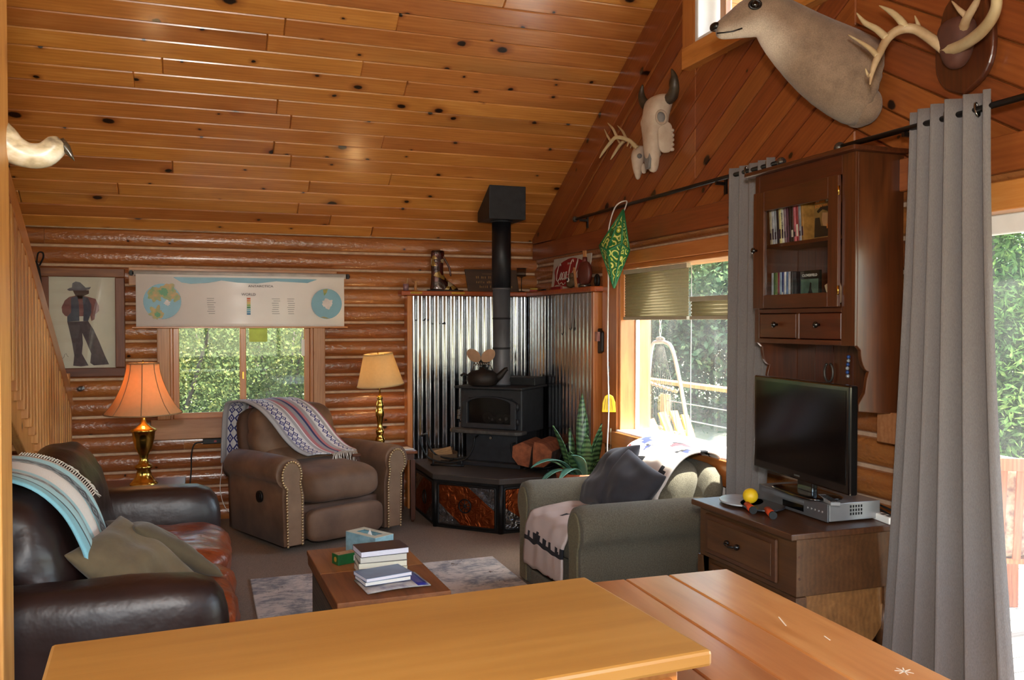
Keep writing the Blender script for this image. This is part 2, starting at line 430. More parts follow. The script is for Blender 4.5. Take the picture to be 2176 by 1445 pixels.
def clip(poly, a, b, c):
    """keep a*y+b*z<=c"""
    out = []
    for i in range(len(poly)):
        p, q = poly[i], poly[(i+1) % len(poly)]
        dp, dq = a*p[0]+b*p[1]-c, a*q[0]+b*q[1]-c
        if dp <= 0: out.append(p)
        if (dp < 0 < dq) or (dq < 0 < dp):
            t = dp/(dp-dq); out.append((p[0]+(q[0]-p[0])*t, p[1]+(q[1]-p[1])*t))
    return out
def area(p): return abs(sum(p[i][0]*p[(i+1)%len(p)][1]-p[(i+1)%len(p)][0]*p[i][1] for i in range(len(p))))/2
bw = .139; bh = bw / math.cos(TH)
def gable_board(poly, sgn):
    """poly in (y,z); built with local x along the slope so that the grain runs down the board"""
    if len(poly) < 3 or area(poly) < .002: return
    cy = sum(p[0] for p in poly)/len(poly); cz = sum(p[1] for p in poly)/len(poly)
    ang = math.atan(-SL * sgn)                      # slope of board in the y-z plane
    ca, sa = math.cos(ang), math.sin(ang); loc = []
    for y, z in poly:
        dy, dz = y-cy, z-cz; loc.append((dy*ca+dz*sa, -dy*sa+dz*ca))
    mm = MB(); mm.prism(loc, -.012, .012, 'z')
    o = mm.build('gable_board', GABLE, wr, bevel=.006, seg=1)
    Mx = Matrix(((0, 0, -1, X0-.013), (ca, -sa, 0, cy), (sa, ca, 0, cz), (0, 0, 0, 1)))
    o.matrix_local = Mx @ Matrix.Diagonal((1, 1, 1, 1))
for sgn in (1, -1):
    ye = 7.40 if sgn == 1 else YF+.02
    for k in range(0, 17):
        zt = ZR - k*bh - .004; zb = zt - bh + .0075
        yy = abs(ye-RY); g = .001
        poly = [(RY+sgn*g, zb), (RY+sgn*yy, zb - SL*yy), (RY+sgn*yy, zt - SL*yy), (RY+sgn*g, zt)]
        poly = clip(poly, 0, -1, -2.30)
        if len(poly) < 3: continue
        w = W3
        inner = poly
        for q in ((1, 0, w[1]), (-1, 0, -w[0]), (0, 1, w[3]), (0, -1, -w[2])):
            inner = clip(inner, *q) if len(inner) >= 3 else []
        if len(inner) < 3 or area(inner) < .001:
            gable_board(poly, sgn); continue
        pieces = [clip(poly, -1, 0, -w[1]), ]
        rest = clip(poly, 1, 0, w[1])
        if len(rest) >= 3:
            pieces.append(clip(rest, 1, 0, w[0])); rest = clip(rest, -1, 0, -w[0])
            if len(rest) >= 3:
                pieces.append(clip(rest, 0, 1, w[2])); pieces.append(clip(rest, 0, -1, -w[3]))
        for p in pieces: gable_board(p, sgn)
# header board over the log courses, rake boards under the roof
plank('header_board', 3.72, .14, .05, GABLE, wr, (BX-.045, 5.56, 2.235), (R(90), 0, R(90)))
plank('header_board', 3.0, .14, .05, GABLE, wr, (BX-.045, 2.19, 2.235), (R(90), 0, R(90)))
for sgn in (1, -1):
    y1 = 7.40 if sgn == 1 else YF+.05; rw = .25
    mm = MB(); zv = rw/math.cos(TH)
    L = abs(y1-RY)
    zl = 2.31-(ZR-.004); mm.prism(clip([(0, 0), (L, -SL*L), (L, -SL*L-zv), (0, -zv)], 0, -1, -zl), -.035, .035, 'z')
    # long axis is local x after turning the slope into the frame
    ang = -TH; ca, sa = math.cos(ang), math.sin(ang)
    mm2 = MB(); mm2.v = [(x*ca+y*sa, -x*sa+y*ca, z) for x, y, z in mm.v]; mm2.f = mm.f; mm2.m = mm.m; mm2.sm = mm.sm
    o = mm2.build('rake_board', GABLE, wr, bevel=.004, seg=1)
    o.matrix_local = Matrix(((0, 0, -1, BX-.045), (sgn*ca, -sgn*sa, 0, RY), (sa, ca, 0, ZR-.004), (0, 0, 0, 1)))

# front and left walls (behind and beside the camera): pale to bounce light, unseen window openings added for daylight
m = MB(); fw = (-1.15, 2.5, .95, 2.15)
m.bx(XL-.16, fw[0], YF-.16, YF, 0, 2.33); m.bx(fw[1], BX+.16, YF-.16, YF, 0, 2.33)
m.bx(fw[0], fw[1], YF-.16, YF, 0, fw[2]); m.bx(fw[0], fw[1], YF-.16, YF, fw[3], 2.36)
struct(m.build('wall_front', plain('cream_plaster', 'e6dfd2', .8, var=.03)), 'front wall behind the kitchen with an added wide window')
m = MB(); lw = (.6, 3.0, .95, 2.1)
m.bx(XL-.16, XL, YF-.1, lw[0], 0, 2.3); m.bx(XL-.16, XL, lw[1], BY+.1, 0, 2.3); m.bx(XL-.16, XL, lw[0], lw[1], 0, lw[2]); m.bx(XL-.16, XL, lw[0], lw[1], lw[3], 2.3)
m.prism([(BY+.1, 2.3), (RY, ZR), (YF-.1, 2.3)], XL-.16, XL, 'x')
struct(m.build('wall_left', MATS['cream_plaster']), 'left wall beside the stairs')

# ceiling: roof deck with tongue and groove boards below
m = MB()
for sgn in (1, -1):
    ye = BY+.75 if sgn == 1 else YF-.3
    pts = [(RY, ZR+.03), (ye, ZR+.03-SL*abs(ye-RY)), (ye, ZR+.25-SL*abs(ye-RY)), (RY, ZR+.25)]
    m.prism(pts, XL-.5, BX+1.0, 'x')  # gable overhang lengthened to block sun through the upper window
ce = struct(m.build('ceiling', GABLE), 'sloping knotty pine board ceiling')
rows = int(4.13/math.cos(TH)/bw) + 1
for sgn in (1, -1):
    for r in range(rows):
        sdist = (r + .5) * bw
        y = 7.45 - sdist*math.cos(TH); z = 2.33 + sdist*math.sin(TH)
        if y < RY: break
        if sgn == -1: y = 2*RY - y
        x = XL + .02
        cuts = [x]; c = x + random.uniform(.6, 2.4)
        while c < BX - .6: cuts.append(c); c += random.uniform(1.5, 3.1)
        cuts.append(BX - .02)
        for a, b in zip(cuts, cuts[1:]):
            plank('ceiling_plank', round(b-a-.0015, 2), bw-.003, .02, CEIL, ce,
                  ((a+b)/2, y, z+.010), (sgn*-TH, 0, 0), bevel=.006)
# soffit boards outside the gable
for r in range(8, 28):
    sdist = (r+.5)*bw; plank('soffit_plank', .80, bw-.003, .02, CEIL, ce, (BX+.58, 7.45-sdist*math.cos(TH), 2.33+sdist*math.sin(TH)+.01), (-TH, 0, 0), bevel=0)

# glass
def glassmat(name, tint=(1,1,1), dust=0):
    t = NT(name); t.t.nodes.remove(t.b)
    tr = t.n('ShaderNodeBsdfTransparent', Color=(*tint, 1)); gl = t.n('ShaderNodeBsdfGlossy', Roughness=.02)
    lw = t.n('ShaderNodeLayerWeight', Blend=.5)
    fr = t.math('MULTIPLY_ADD', t.math('POWER', lw.outputs['Facing'], 5.), .9, .03)
    mx = t.n('ShaderNodeMixShader', _0=fr, _1=tr.outputs[0], _2=gl.outputs[0]).outputs[0]
    if dust:
        du = t.n('ShaderNodeBsdfTranslucent', Color=(.9, .9, .9, 1)); mx = t.n('ShaderNodeMixShader', _0=t.math('MULTIPLY', t.noise(t.coord('Object'), 5, 5), dust*2), _1=mx, _2=du.outputs[0]).outputs[0]
    t.t.links.new(mx, t.out.inputs[0]); return t.mat
GLASS = glassmat('window_glass', (.96, .98, .96), .012); CASEG = glassmat('cabinet_glass', (.95, .96, .95))

# window_1 : two-light slider in the back wall
w = thing('window_1', 'pine framed slider window in the back log wall', 'window'); del w['category']; struct(w)
yf = BY - .085
def vboard(parent, x0, x1, z0, z1, y0, y1, mat, name='casing_board'):
    m = MB(); m.bx(-(x1-x0)/2, (x1-x0)/2, -(y1-y0)/2, (y1-y0)/2, -(z1-z0)/2, (z1-z0)/2)
    return m.build(name, mat, parent, bevel=.004, seg=1, loc=((x0+x1)/2, (y0+y1)/2, (z0+z1)/2))
vboard(w, W1[0], h1[0], W1[2]+.16, W1[3]-.14, yf, BY, TRIMZ); vboard(w, h1[1], W1[1], W1[2]+.16, W1[3]-.14, yf, BY, TRIMZ)
vboard(w, W1[0]-.05, W1[1]+.05, W1[2], W1[2]+.16, yf-.01, BY, TRIM); vboard(w, W1[0]-.2, W1[1]+.1, W1[3]-.14, W1[3], yf, BY, TRIM)
vboard(w, h1[0], h1[0]+.022, h1[2], h1[3], BY-.07, BY+.12, SASHZ, 'jamb'); vboard(w, h1[1]-.022, h1[1], h1[2], h1[3], BY-.07, BY+.12, SASHZ, 'jamb')
vboard(w, h1[0], h1[1], h1[2], h1[2]+.03, BY-.07, BY+.14, WHITE, 'sill'); vboard(w, h1[0], h1[1], h1[3]-.02, h1[3], BY-.07, BY+.14, SASH, 'jamb')
mx = .31
def sash(parent, x0, x1, z0, z1, y, fw=.05, mats=(SASH, SASHZ)):
    s = MB(); s.bx(x0, x1, y, y+.035, z0, z0+fw); s.bx(x0, x1, y, y+.035, z1-fw, z1)
    s.bx(x0, x0+fw, y, y+.034, z0+fw, z1-fw, 1); s.bx(x1-fw, x1, y, y+.034, z0+fw, z1-fw, 1)
    o = s.build('sash', list(mats), parent, bevel=.004, seg=1)
    g = MB(); g.bx(x0+fw-.004, x1-fw+.004, y+.015, y+.019, z0+fw-.004, z1-fw+.004); g.build('pane', GLASS, o); return o
sash(w, h1[0]+.022, mx+.028, h1[2]+.03, h1[3]-.02, BY-.045, .045); s2 = sash(w, mx-.02, h1[1]-.022, h1[2]+.03, h1[3]-.02, BY+.0, .045)
m = MB(); m.bx(.845-.06, .845-.035, BY-.012, BY, 1.32, 1.46); m.build('latch', WHITE, w, bevel=.002)
m = MB(); m.bx(mx-.004, mx+.010, BY-.052, BY-.045, 1.14, 1.20); m.build('latch', BRASS, w, bevel=.002)
m = MB(); m.bx(mx+.055, mx+.20, BY+.012, BY+.0145, 1.44, 1.75); m.build('sticker', plain('green_sticker', 'b9cc5a', .6), w)

# window_2 : picture window in the gable wall
w = thing('window_2', 'large pine framed window beside the green armchair', 'window'); del w['category']; struct(w)
xf = BX - .085
def wboard(parent, y0, y1, z0, z1, x0, x1, mat, name='casing_board'):
    """grain: horizontal boards use local x along world y"""
    Ly, Lz = y1-y0, z1-z0; m = MB(); m.bx(-Ly/2, Ly/2, -(x1-x0)/2, (x1-x0)/2, -Lz/2, Lz/2)
    return m.build(name, mat, parent, bevel=.004, seg=1, loc=((x0+x1)/2, (y0+y1)/2, (z0+z1)/2), rot=(0, 0, R(90)))
wboard(w, h2[1], W2[1]+.12, W2[2]-.02, W2[3], xf, BX, SASHZ); wboard(w, W2[0], h2[0], W2[2], W2[3], xf, BX, SASHZ)
wboard(w, W2[0]-.02, W2[1]+.12, h2[3], W2[3], xf-.005, BX, SASH); wboard(w, W2[0], h2[1]+.04, W2[2]-.06, h2[2]+.01, xf-.02, BX, SASH)
wboard(w, h2[1]-.03, h2[1], h2[2], h2[3], BX-.07, BX+.16, SASHZ, 'jamb'); wboard(w, h2[0], h2[0]+.03, h2[2], h2[3], BX-.07, BX+.16, SASHZ, 'jamb')
wboard(w, h2[0], h2[1], h2[2], h2[2]+.025, BX-.09, BX+.18, WHITE, 'sill'); wboard(w, h2[0], h2[1], h2[3]-.03, h2[3], BX-.07, BX+.16, SASH, 'jamb')
m = MB(); m.bx(BX+.06, BX+.066, h2[0]+.03, h2[1]-.03, h2[2]+.025, h2[3]-.03); m.build('pane', GLASS, w)
for y0, y1 in ((h2[1]-.045, h2[1]-.03), (h2[0]+.03, h2[0]+.045)): wboard(w, y0, y1, h2[2]+.025, h2[3]-.03, BX+.05, BX+.08, WHITE, 'glazing_stop')

# window_3 : small upper window in the gable
w = thing('window_3', 'upper gable window behind the deer head', 'window'); del w['category']; struct(w)
wboard(w, h3[1], W3[1]+.06, W3[2], 3.86, xf, BX, SASHZ); wboard(w, W3[0], h3[0], W3[2], W3[3], xf, BX, SASHZ)
wboard(w, W3[0], W3[1]+.06, W3[2]-.05, h3[2], xf-.004, BX, SASH); wboard(w, W3[0], h3[1], h3[3], W3[3], xf, BX, SASH)
wboard(w, h3[1]-.035, h3[1], h3[2], h3[3], BX-.08, BX+.16, WHITE, 'jamb'); wboard(w, h3[0], h3[0]+.03, h3[2], h3[3], BX-.08, BX+.16, WHITE, 'jamb')
wboard(w, h3[0], h3[1], h3[2], h3[2]+.02, BX-.08, BX+.16, WHITE, 'sill')
wboard(w, h3[1]-.13, h3[1]-.07, h3[2]+.02, h3[3], BX+.05, BX+.09, TRIMZ, 'mullion')
m = MB(); m.bx(BX+.10, BX+.105, h3[0], h3[1], h3[2], h3[3]); m.build('pane', GLASS, w)

# door_1 : sliding glass door by the near curtain
w = thing('door_1', 'sliding glass patio door behind the near grey curtain', 'door'); del w['category']; struct(w)
wboard(w, D1[0], D1[1]+.05, hd[3], D1[3], xf, BX, SASH); wboard(w, hd[1], D1[1]+.05, 0, hd[3], xf, BX, SASHZ); wboard(w, D1[0], hd[0], 0, hd[3], xf, BX, SASHZ)
def slider(y0, y1, x, nm):
    s = MB(); fw = .075; s.bx(x, x+.04, y0, y1, .05, .05+fw); s.bx(x, x+.04, y0, y1, 2.02-fw, 2.02); s.bx(x, x+.04, y0, y0+fw, .05+fw, 2.02-fw); s.bx(x, x+.04, y1-fw, y1, .05+fw, 2.02-fw)
    o = s.build(nm, WHITE, w, bevel=.004, seg=1); g = MB(); g.bx(x+.018, x+.022, y0+fw, y1-fw, .05+fw, 2.02-fw); g.build('pane', GLASS, o); return o
slider(1.56, hd[1], BX+.02, 'door_panel'); sd = slider(hd[0], 1.64, BX+.07, 'door_panel')
m = MB(); m.bx(BX, BX+.16, hd[0], hd[1], .0, .05); m.build('threshold', WHITE, w, bevel=.004)

# unseen windows added behind and beside the camera for daylight and metal reflections
for nm, lab, ax, (a, b, lo, hi), pos in (('added_window_front', 'unseen wide window added behind the camera for daylight', 'y', fw, YF-.10), ('added_window_left', 'unseen window added in the left wall for daylight', 'x', lw, XL-.10)):
    w = thing(nm, lab, 'window'); del w['category']; struct(w)
    n = 3
    for i in range(n+1):
        c = a+(b-a)*i/n; c = min(max(c, a+.03), b-.03); m = MB()
        m.bx(*((c-.03, c+.03, pos-.03, pos+.06) if ax == 'y' else (pos-.03, pos+.06, c-.03, c+.03)), lo, hi); m.build('mullion', SASHZ, w)
    for z0 in (lo, hi-.06):
        m = MB(); m.bx(*((a, b, pos-.028, pos+.058) if ax == 'y' else (pos-.028, pos+.058, a, b)), z0, z0+.06); m.build('rail', SASH, w)
    m = MB(); m.bx(*((a, b, pos, pos+.004) if ax == 'y' else (pos, pos+.004, a, b)), lo, hi); m.build('pane', CASEG, w)
# ================================================================ seating
LEATH = plain('dark_brown_leather', '2a1815', .40, var=.35, vs=3, bump=.2, bs=11, col2='1a0e0c', coat=0, bd=.02)
COGNAC = plain('worn_cognac_leather', '934420', .36, vs=5, bump=.5, bs=11, col2='5c2410', coat=.2, stretch=(1, 2, 1), bd=.025)
OLIVE = plain('olive_suede', '5b4e38', .95, vs=7, col2='463b2a', sheen=.15, bump=.2, bs=9, bd=.02)
SUEDE = plain('brown_suede', '7a5a42', .72, vs=4, col2='543a28', bump=.15, bs=120, sheen=.05)
SUEDED = plain('brown_suede_welt', '5c4030', .75, vs=6, col2='4a3325')
NAIL = plain('nailhead_bronze', 'b89c74', .3, .8)
GREEN = plain('grey_green_upholstery', '6c6656', .95, vs=180, col2='4c473b', bump=.5, bs=320, sheen=.05)
CHAR = plain('charcoal_cotton', '35343a', .95, vs=6, col2='26252a', bump=.1, bs=9, sheen=.1)

def stripes(name, stops, alongv=True, pat=(), rough=.95, bump=.4):
    """woven blanket: constant colour bands over u, with diamond figures inside some bands"""
    t = NT(name); uv = t.n('ShaderNodeTexCoord').outputs['UV']; sp = t.n('ShaderNodeSeparateXYZ', Vector=uv)
    u, v = sp.outputs[0], sp.outputs[1]
    c = t.ramp(u, stops, 'CONSTANT')
    for lo, hi, rep, colr in pat:
        mid, hw = (lo+hi)/2, (hi-lo)/2
        du = t.math('DIVIDE', t.math('ABSOLUTE', t.math('SUBTRACT', u, mid)), hw)
        fv = t.math('ABSOLUTE', t.math('MULTIPLY_ADD', t.math('FRACT', t.math('MULTIPLY', v, rep)), 2., -1.))
        dm = t.math('ABSOLUTE', t.math('SUBTRACT', t.math('ADD', du, fv), .8))
        ins = t.math('LESS_THAN', du, 1.); rim = t.math('MULTIPLY', ins, t.math('LESS_THAN', dm, .24))
        dot = t.math('MULTIPLY', ins, t.math('LESS_THAN', t.math('ADD', du, fv), .26))
        c = t.mix(t.math('MAXIMUM', rim, dot), c, srgb(colr))
    weave = t.noise(t.coord('UV', (60, 500, 1)), 1.0, 3)
    c = t.mix(.22, c, t.n('ShaderNodeCombineColor', _0=weave, _1=weave, _2=weave).outputs[0], 'OVERLAY')
    t.set(Base_Color=c, Roughness=rough); t.b.inputs['Sheen Weight'].default_value = .15; t.bump(weave, bump, .004); return t.mat

def pillow(name, label, size, th, loc, rot, mat, seed=0, cat='pillow', group=None):
    m = MB(); n = 16; sx, sy = size
    def f(sg):
        def g(u, v):
            x, y = 2*u-1, 2*v-1
            pin = 1 - .10*(1-abs(y)**2)*abs(x)**3*0
            ex = x*(1-.07*(1-x*x*0)*(1-y*y)*(abs(x)**4)); ey = y*(1-.07*(1-x*x)*(abs(y)**4))
            z = sg*th/2*((1-x*x)*(1-y*y))**.42
            z += .012*mnoise.noise(Vector((x*2.1+seed, y*2.1, sg*1.3)))*(1-x*x)*(1-y*y)*4*sg
            return (ex*sx/2, ey*sy/2, z)
        return g
    m.grid(f(1), n, n); o = len(m.f); m.grid(f(-1), n, n)
    for i in range(o, len(m.f)): m.f[i] = m.f[i][::-1]
    m.uv = {}
    ob = m.build(name, mat, None, loc=loc, rot=rot)
    w = ob.modifiers.new('weld', 'WELD'); w.merge_threshold = .0006
    ob.modifiers.new('smooth', 'SUBSURF').render_levels = 1; ob.modifiers['smooth'].levels = 1
    return tag(ob, label, cat, group)

# ---- leather sofa, facing +x
so = thing('leather_sofa', 'dark brown leather sofa with worn cognac seat cushions under the stairs', 'sofa', (-.42, 4.455, 0))
m = MB(); m.sup((-.02, 0, .20), (.96, 2.02, .30), 10, 8); m.build('base', LEATH, so)
for sg in (1, -1):
    m = MB()
    m.sup((.02, sg*.965, .345), (.98, .27, .62), (7, 3.2, 5), 12, .008, 5, sg+3); m.build('arm', LEATH, so)
m = MB(); m.sup((-.40, 0, .52), (.26, 1.86, .80), (4, 9, 5), 12, .012, 4, 5); m.build('back_frame', LEATH, so)
def lean(q):   # cushions lean back and bulge at the top
    return (q.x - q.z*.30, q.y, q.z)
for i, yc in enumerate((-.43, .43)):
    m = MB(); m.sup((-.20, yc, .68), (.30, .86, .58), (2.6, 4, 3.2), 14, .030, 5.5, i*3+1, fn=lean); m.build('back_cushion', LEATH, so)
for i, yc in enumerate((-.425, .425)):
    m = MB(); m.sup((.16, yc, .375), (.78, .85, .22), (5, 6, 3), 20, .030, 7, i*5+2); m.build('seat_cushion', COGNAC, so)
for x in (-.38, .36):
    for y in (-.92, .92):
        m = MB(); m.cyl((x, y, 0), (x, y, .07), .028, .034, 12); m.build('foot', BLACKI, so)
# blue woven blanket over the near half of the sofa back
BLUEB = stripes('blue_striped_weave', [(0, '7fb6c4'), (.10, '2c3a44'), (.115, '9cc8d2'), (.20, '8a9296'), (.30, 'c9c6c2'), (.34, '9cc8d2'), (.44, 'dcd8d4'), (.62, 'b5b0ae'), (.70, '8fc0cc'), (.80, '6f7a80'), (.90, '9cc8d2'), (.97, 'dcd8d4')],
                pat=[(.20, .30, 14, '33383f'), (.62, .70, 18, '40444a'), (.80, .90, 14, '2f3740')])
path = smooth_path([(-.60, .55), (-.595, .80), (-.555, .955), (-.45, .985), (-.33, .955), (-.20, .86), (-.115, .74), (-.055, .62), (.0, .52)], 5)
m = MB()
def blf(u, v):
    i = v*(len(path)-1); a = int(min(i, len(path)-2)); t = i-a
    p = path[a].lerp(path[a+1], t) if hasattr(path[a], 'lerp') else path[a]
    y = -.74 + u*.56 + .03*math.sin(v*5)
    return (p[0] + .012 + .008*math.sin(u*17+v*6), y - .16*v*(0), p[1] + .006*math.sin(u*13))
path = [Vector((a[0], a[1])) for a in [(p[0], p[1]) for p in smooth_path([(x, z, 0) for x, z in [(-.60, .55), (-.60, .82), (-.56, .97), (-.46, 1.005), (-.33, 1.01), (-.20, .965), (-.095, .87), (-.03, .75), (.005, .64), (.04, .52)]], 5)]]
m.grid(blf, 26, 40)
bb = m.build('throw_blanket', BLUEB, None, solid=.012, loc=so.location); tag(bb, 'pale blue striped woven blanket draped over the leather sofa back', 'blanket')
fr = MB(); random.seed(3)
for i in range(34):
    v = .42 + .30*i/34; p = blf(1., v); p0 = Vector(p)
    fr.tube([p0, p0+Vector((.012, .025, .012)), p0+Vector((.02+random.uniform(-.01,.01), .05, -.004)), p0+Vector((.03, .07, -.02+random.uniform(-.008,.008)))], .0028, 4)
fo = fr.build('fringe', plain('white_fringe', 'd8d2c8', .9), bb); fo['kind'] = 'stuff'
pillow('throw_pillow', 'olive suede pillow nearest the dark sofa arm, in front of the other', (.46, .46), .13, (-.26, 3.84, .60), (R(10), R(40), R(-16)), plain('tan_suede', '6f6046', .95, vs=7, col2='574a34', sheen=.15, bump=.3, bs=12, bd=.02), 1, group='olive sofa pillows')
pillow('throw_pillow', 'olive suede pillow lying behind the front one on the sofa seat', (.48, .46), .12, (-.17, 4.20, .585), (R(-8), R(36), R(16)), OLIVE, 4, group='olive sofa pillows')

# ---- recliner: local front = -y
rc = thing('recliner', 'brown suede recliner with rolled arms and nailhead trim by the back window', 'recliner', (.80, 6.76, 0), 24)
m = MB(); m.bx(-.34, .34, -.36, .38, .05, .30); m.build('base', SUEDED, rc, bevel=.02)
m = MB(); m.sup((0, -.06, .42), (.66, .86, .26), (5, 5, 3.2), 12, .008, 5, 2); m.build('seat', SUEDE, rc)
m = MB(); m.sup((0, -.43, .16), (.64, .10, .24), (7, 4, 4), 10, .004); m.build('footrest', SUEDE, rc)
def rlean(q): return (q.x*(1+.05*(q.z<0)), q.y + .26*q.z + .25*q.z*q.z*0, q.z)
m = MB(); m.sup((0, .33, .755), (.70, .26, .42), (4.5, 3, 3.4), 14, .008, 4, 7, fn=rlean); hb = m.build('back_cushion', SUEDE, rc)
m = MB(); m.sup((0, .235, .555), (.64, .22, .22), (5, 3, 2.8), 10, .006, 4, 9, fn=rlean); m.build('lumbar_cushion', SUEDE, rc)
m = MB(); m.sup((0, .43, .53), (.76, .12, .80), (6, 4, 6), 10, fn=rlean); m.build('back_shell', SUEDED, rc)
for sg in (-1, 1):
    m = MB(); xo = sg*.425
    # cross-section of arm: straight outer side, scroll rolling outwards at the top
    sec = []
    for i in range(20):
        a = R(-60 + 270*i/19); sec.append((xo + sg*(.03 + .105*math.cos(a)), .56 + .105*math.sin(a)))
    sec = [(xo + sg*.075, .05), (xo + sg*.085, .40)] + sec + [(xo - sg*.085, .40), (xo - sg*.085, .05)]
    rings = []
    for y, k in ((-.44, .97), (-.43, 1.0), (-.2, 1.0), (.1, .99), (.34, .97), (.40, .9)):
        rings.append([(xo+(x-xo)*k, y, .05+(z-.05)*k) for x, z in sec])
    m.loft(rings); arm = m.build('arm', SUEDE, rc, smooth=True, fix=True)
    # front facing: lighter scroll panel with welt and nails
    pan = [(xo+(x-xo)*.70, .05+(z-.05)*.955) for x, z in sec]
    pm = MB(); pm.prism(pan, -.458, -.435, 'y'); pm.build('front_panel', plain('tan_suede_panel', '84664c', .8, vs=6, col2='6e523c'), arm, bevel=.008, fix=True)
    nm = MB()
    outl = [Vector((x, z)) for x, z in pan]
    tot = 0
    for a, b in zip(outl[:-1], outl[1:]):
        d = (b-a).length; q = 0
        while q < d:
            if tot <= 0:
                p = a + (b-a)*(q/d); nm.ball((p.x, -.459, p.y), (.0095), 5, sc=(1, .6, 1)); tot = .019
            q += .002; tot -= .002
    no = nm.build('nailheads', NAIL, arm); no['kind'] = 'stuff'
m = MB(); m.cyl((-.512, -.13, .36), (-.527, -.13, .36), .042, n=20); m.cyl((-.527, -.13, .36), (-.530, -.13, .36), .028, .026, 20); m.build('switch', BLACKI, rc)
SERAPE = stripes('serape_weave', [(0, 'a3a0a2'), (.06, '8a878c'), (.10, 'c4c0c2'), (.20, 'd6d2d2'), (.32, 'c4c0c2'), (.36, '9a969a'), (.42, 'd0ccce'), (.44, 'a8686e'), (.50, '8a878c'), (.56, '2b2f5c'), (.60, 'a8686e'), (.66, '9a969a'), (.74, 'c8c4c6'), (.78, 'd6d2d2'), (.88, '9a969a'), (.93, 'd0ccce'), (.97, '9a4a5c')],
                 pat=[(.10, .20, 26, '2b2f6e'), (.20, .32, 26, '30356e'), (.78, .88, 26, '2b2f6e')])
pth = smooth_path([(.66, .50, 0), (.64, .72, 0), (.60, .93, 0), (.51, .99, 0), (.39, .99, 0), (.275, .93, 0), (.195, .83, 0), (.12, .71, 0), (.055, .63, 0), (-.02, .595, 0)], 5)
def ser(u, v):
    i = v*(len(pth)-1); a = int(min(i, len(pth)-2)); p = pth[a].lerp(pth[a+1], i-a)
    sk = max(0, v-.30)*.52
    return (-.44 + u*.46 + sk, p.x - .012 + .010*math.sin(u*15+v*4), p.y + .004*math.sin(u*11))
m = MB(); m.grid(ser, 30, 50)
sb = m.build('throw_blanket', SERAPE, None, solid=.012, loc=rc.location, rot=rc.rotation_euler); tag(sb, 'grey, pink and navy striped serape draped over the recliner back', 'blanket')
fr = MB()
for i in range(26):
    p0 = Vector(ser(.45+.55*i/26, 1.)); dx = random.uniform(-.012, .012)
    fr.tube([p0, p0+Vector((.004, -.02, -.012)), p0+Vector((dx, -.03, -.05)), p0+Vector((dx*1.5, -.035, -.085))], .003, 4)
fo = fr.build('fringe', MATS['white_fringe'], sb); fo['kind'] = 'stuff'

# ---- green armchair facing -x, under the window: local front = -y, turned
ac = thing('armchair', 'grey green upholstered armchair under the sunny window', 'armchair', (2.30, 4.63, 0), -90)
m = MB(); m.sup((0, .02, .19), (.90, .78, .26), 10, 8); m.build('base', GREEN, ac)
for sg in (1, -1):
    m = MB(); xo = sg*.385; sec = []
    for i in range(18):
        a = R(-50 + 250*i/17); sec.append((xo + sg*(.012 + .118*math.cos(a)), .505 + .118*math.sin(a)))
    sec = [(xo + sg*.088, .02), (xo + sg*.085, .36)] + sec + [(xo - sg*.085, .38), (xo - sg*.085, .02)]
    rings = []
    for y, k, dz in ((-.435, .90, 0), (-.425, .97, 0), (-.39, 1.0, 0), (-.1, 1.0, 0), (.2, 1., .01), (.36, .98, .01), (.38, .92, .01)):
        rings.append([(xo+(x-xo)*k, y, .02+(z-.02)*(k*.5+.5)) for x, z in sec])
    m.loft(rings); arm = m.build('arm', GREEN, ac, smooth=True, fix=True)
    pan = [(xo+(x-xo)*.62, .02+(z-.02)*.94) for x, z in sec]
    pm = MB(); pm.prism(pan, -.445, -.43, 'y'); pm.build('front_panel', plain('tan_green_panel', '70684e', .95, vs=120, col2='5a523e', bump=.4, bs=300), arm, bevel=.006, fix=True)
m = MB(); m.sup((0, -.05, .36), (.62, .74, .22), (6, 5, 3.2), 12, .01, 5, 3); m.build('seat_cushion', GREEN, ac)
def al(q): return (q.x, q.y + .30*q.z, q.z)
m = MB(); m.sup((0, .25, .57), (.66, .26, .46), (5, 3, 3.4), 12, .012, 4, 6, fn=al); m.build('back_cushion', GREEN, ac)
m = MB(); m.sup((0, .36, .44), (.88, .16, .68), (5, 3.4, 4), 10, fn=al); m.build('back_frame', GREEN, ac)
m = MB(); m.bx(-.46, .46, -.42, .37, .0, .10); m.build('skirt', GREEN, ac, bevel=.01)

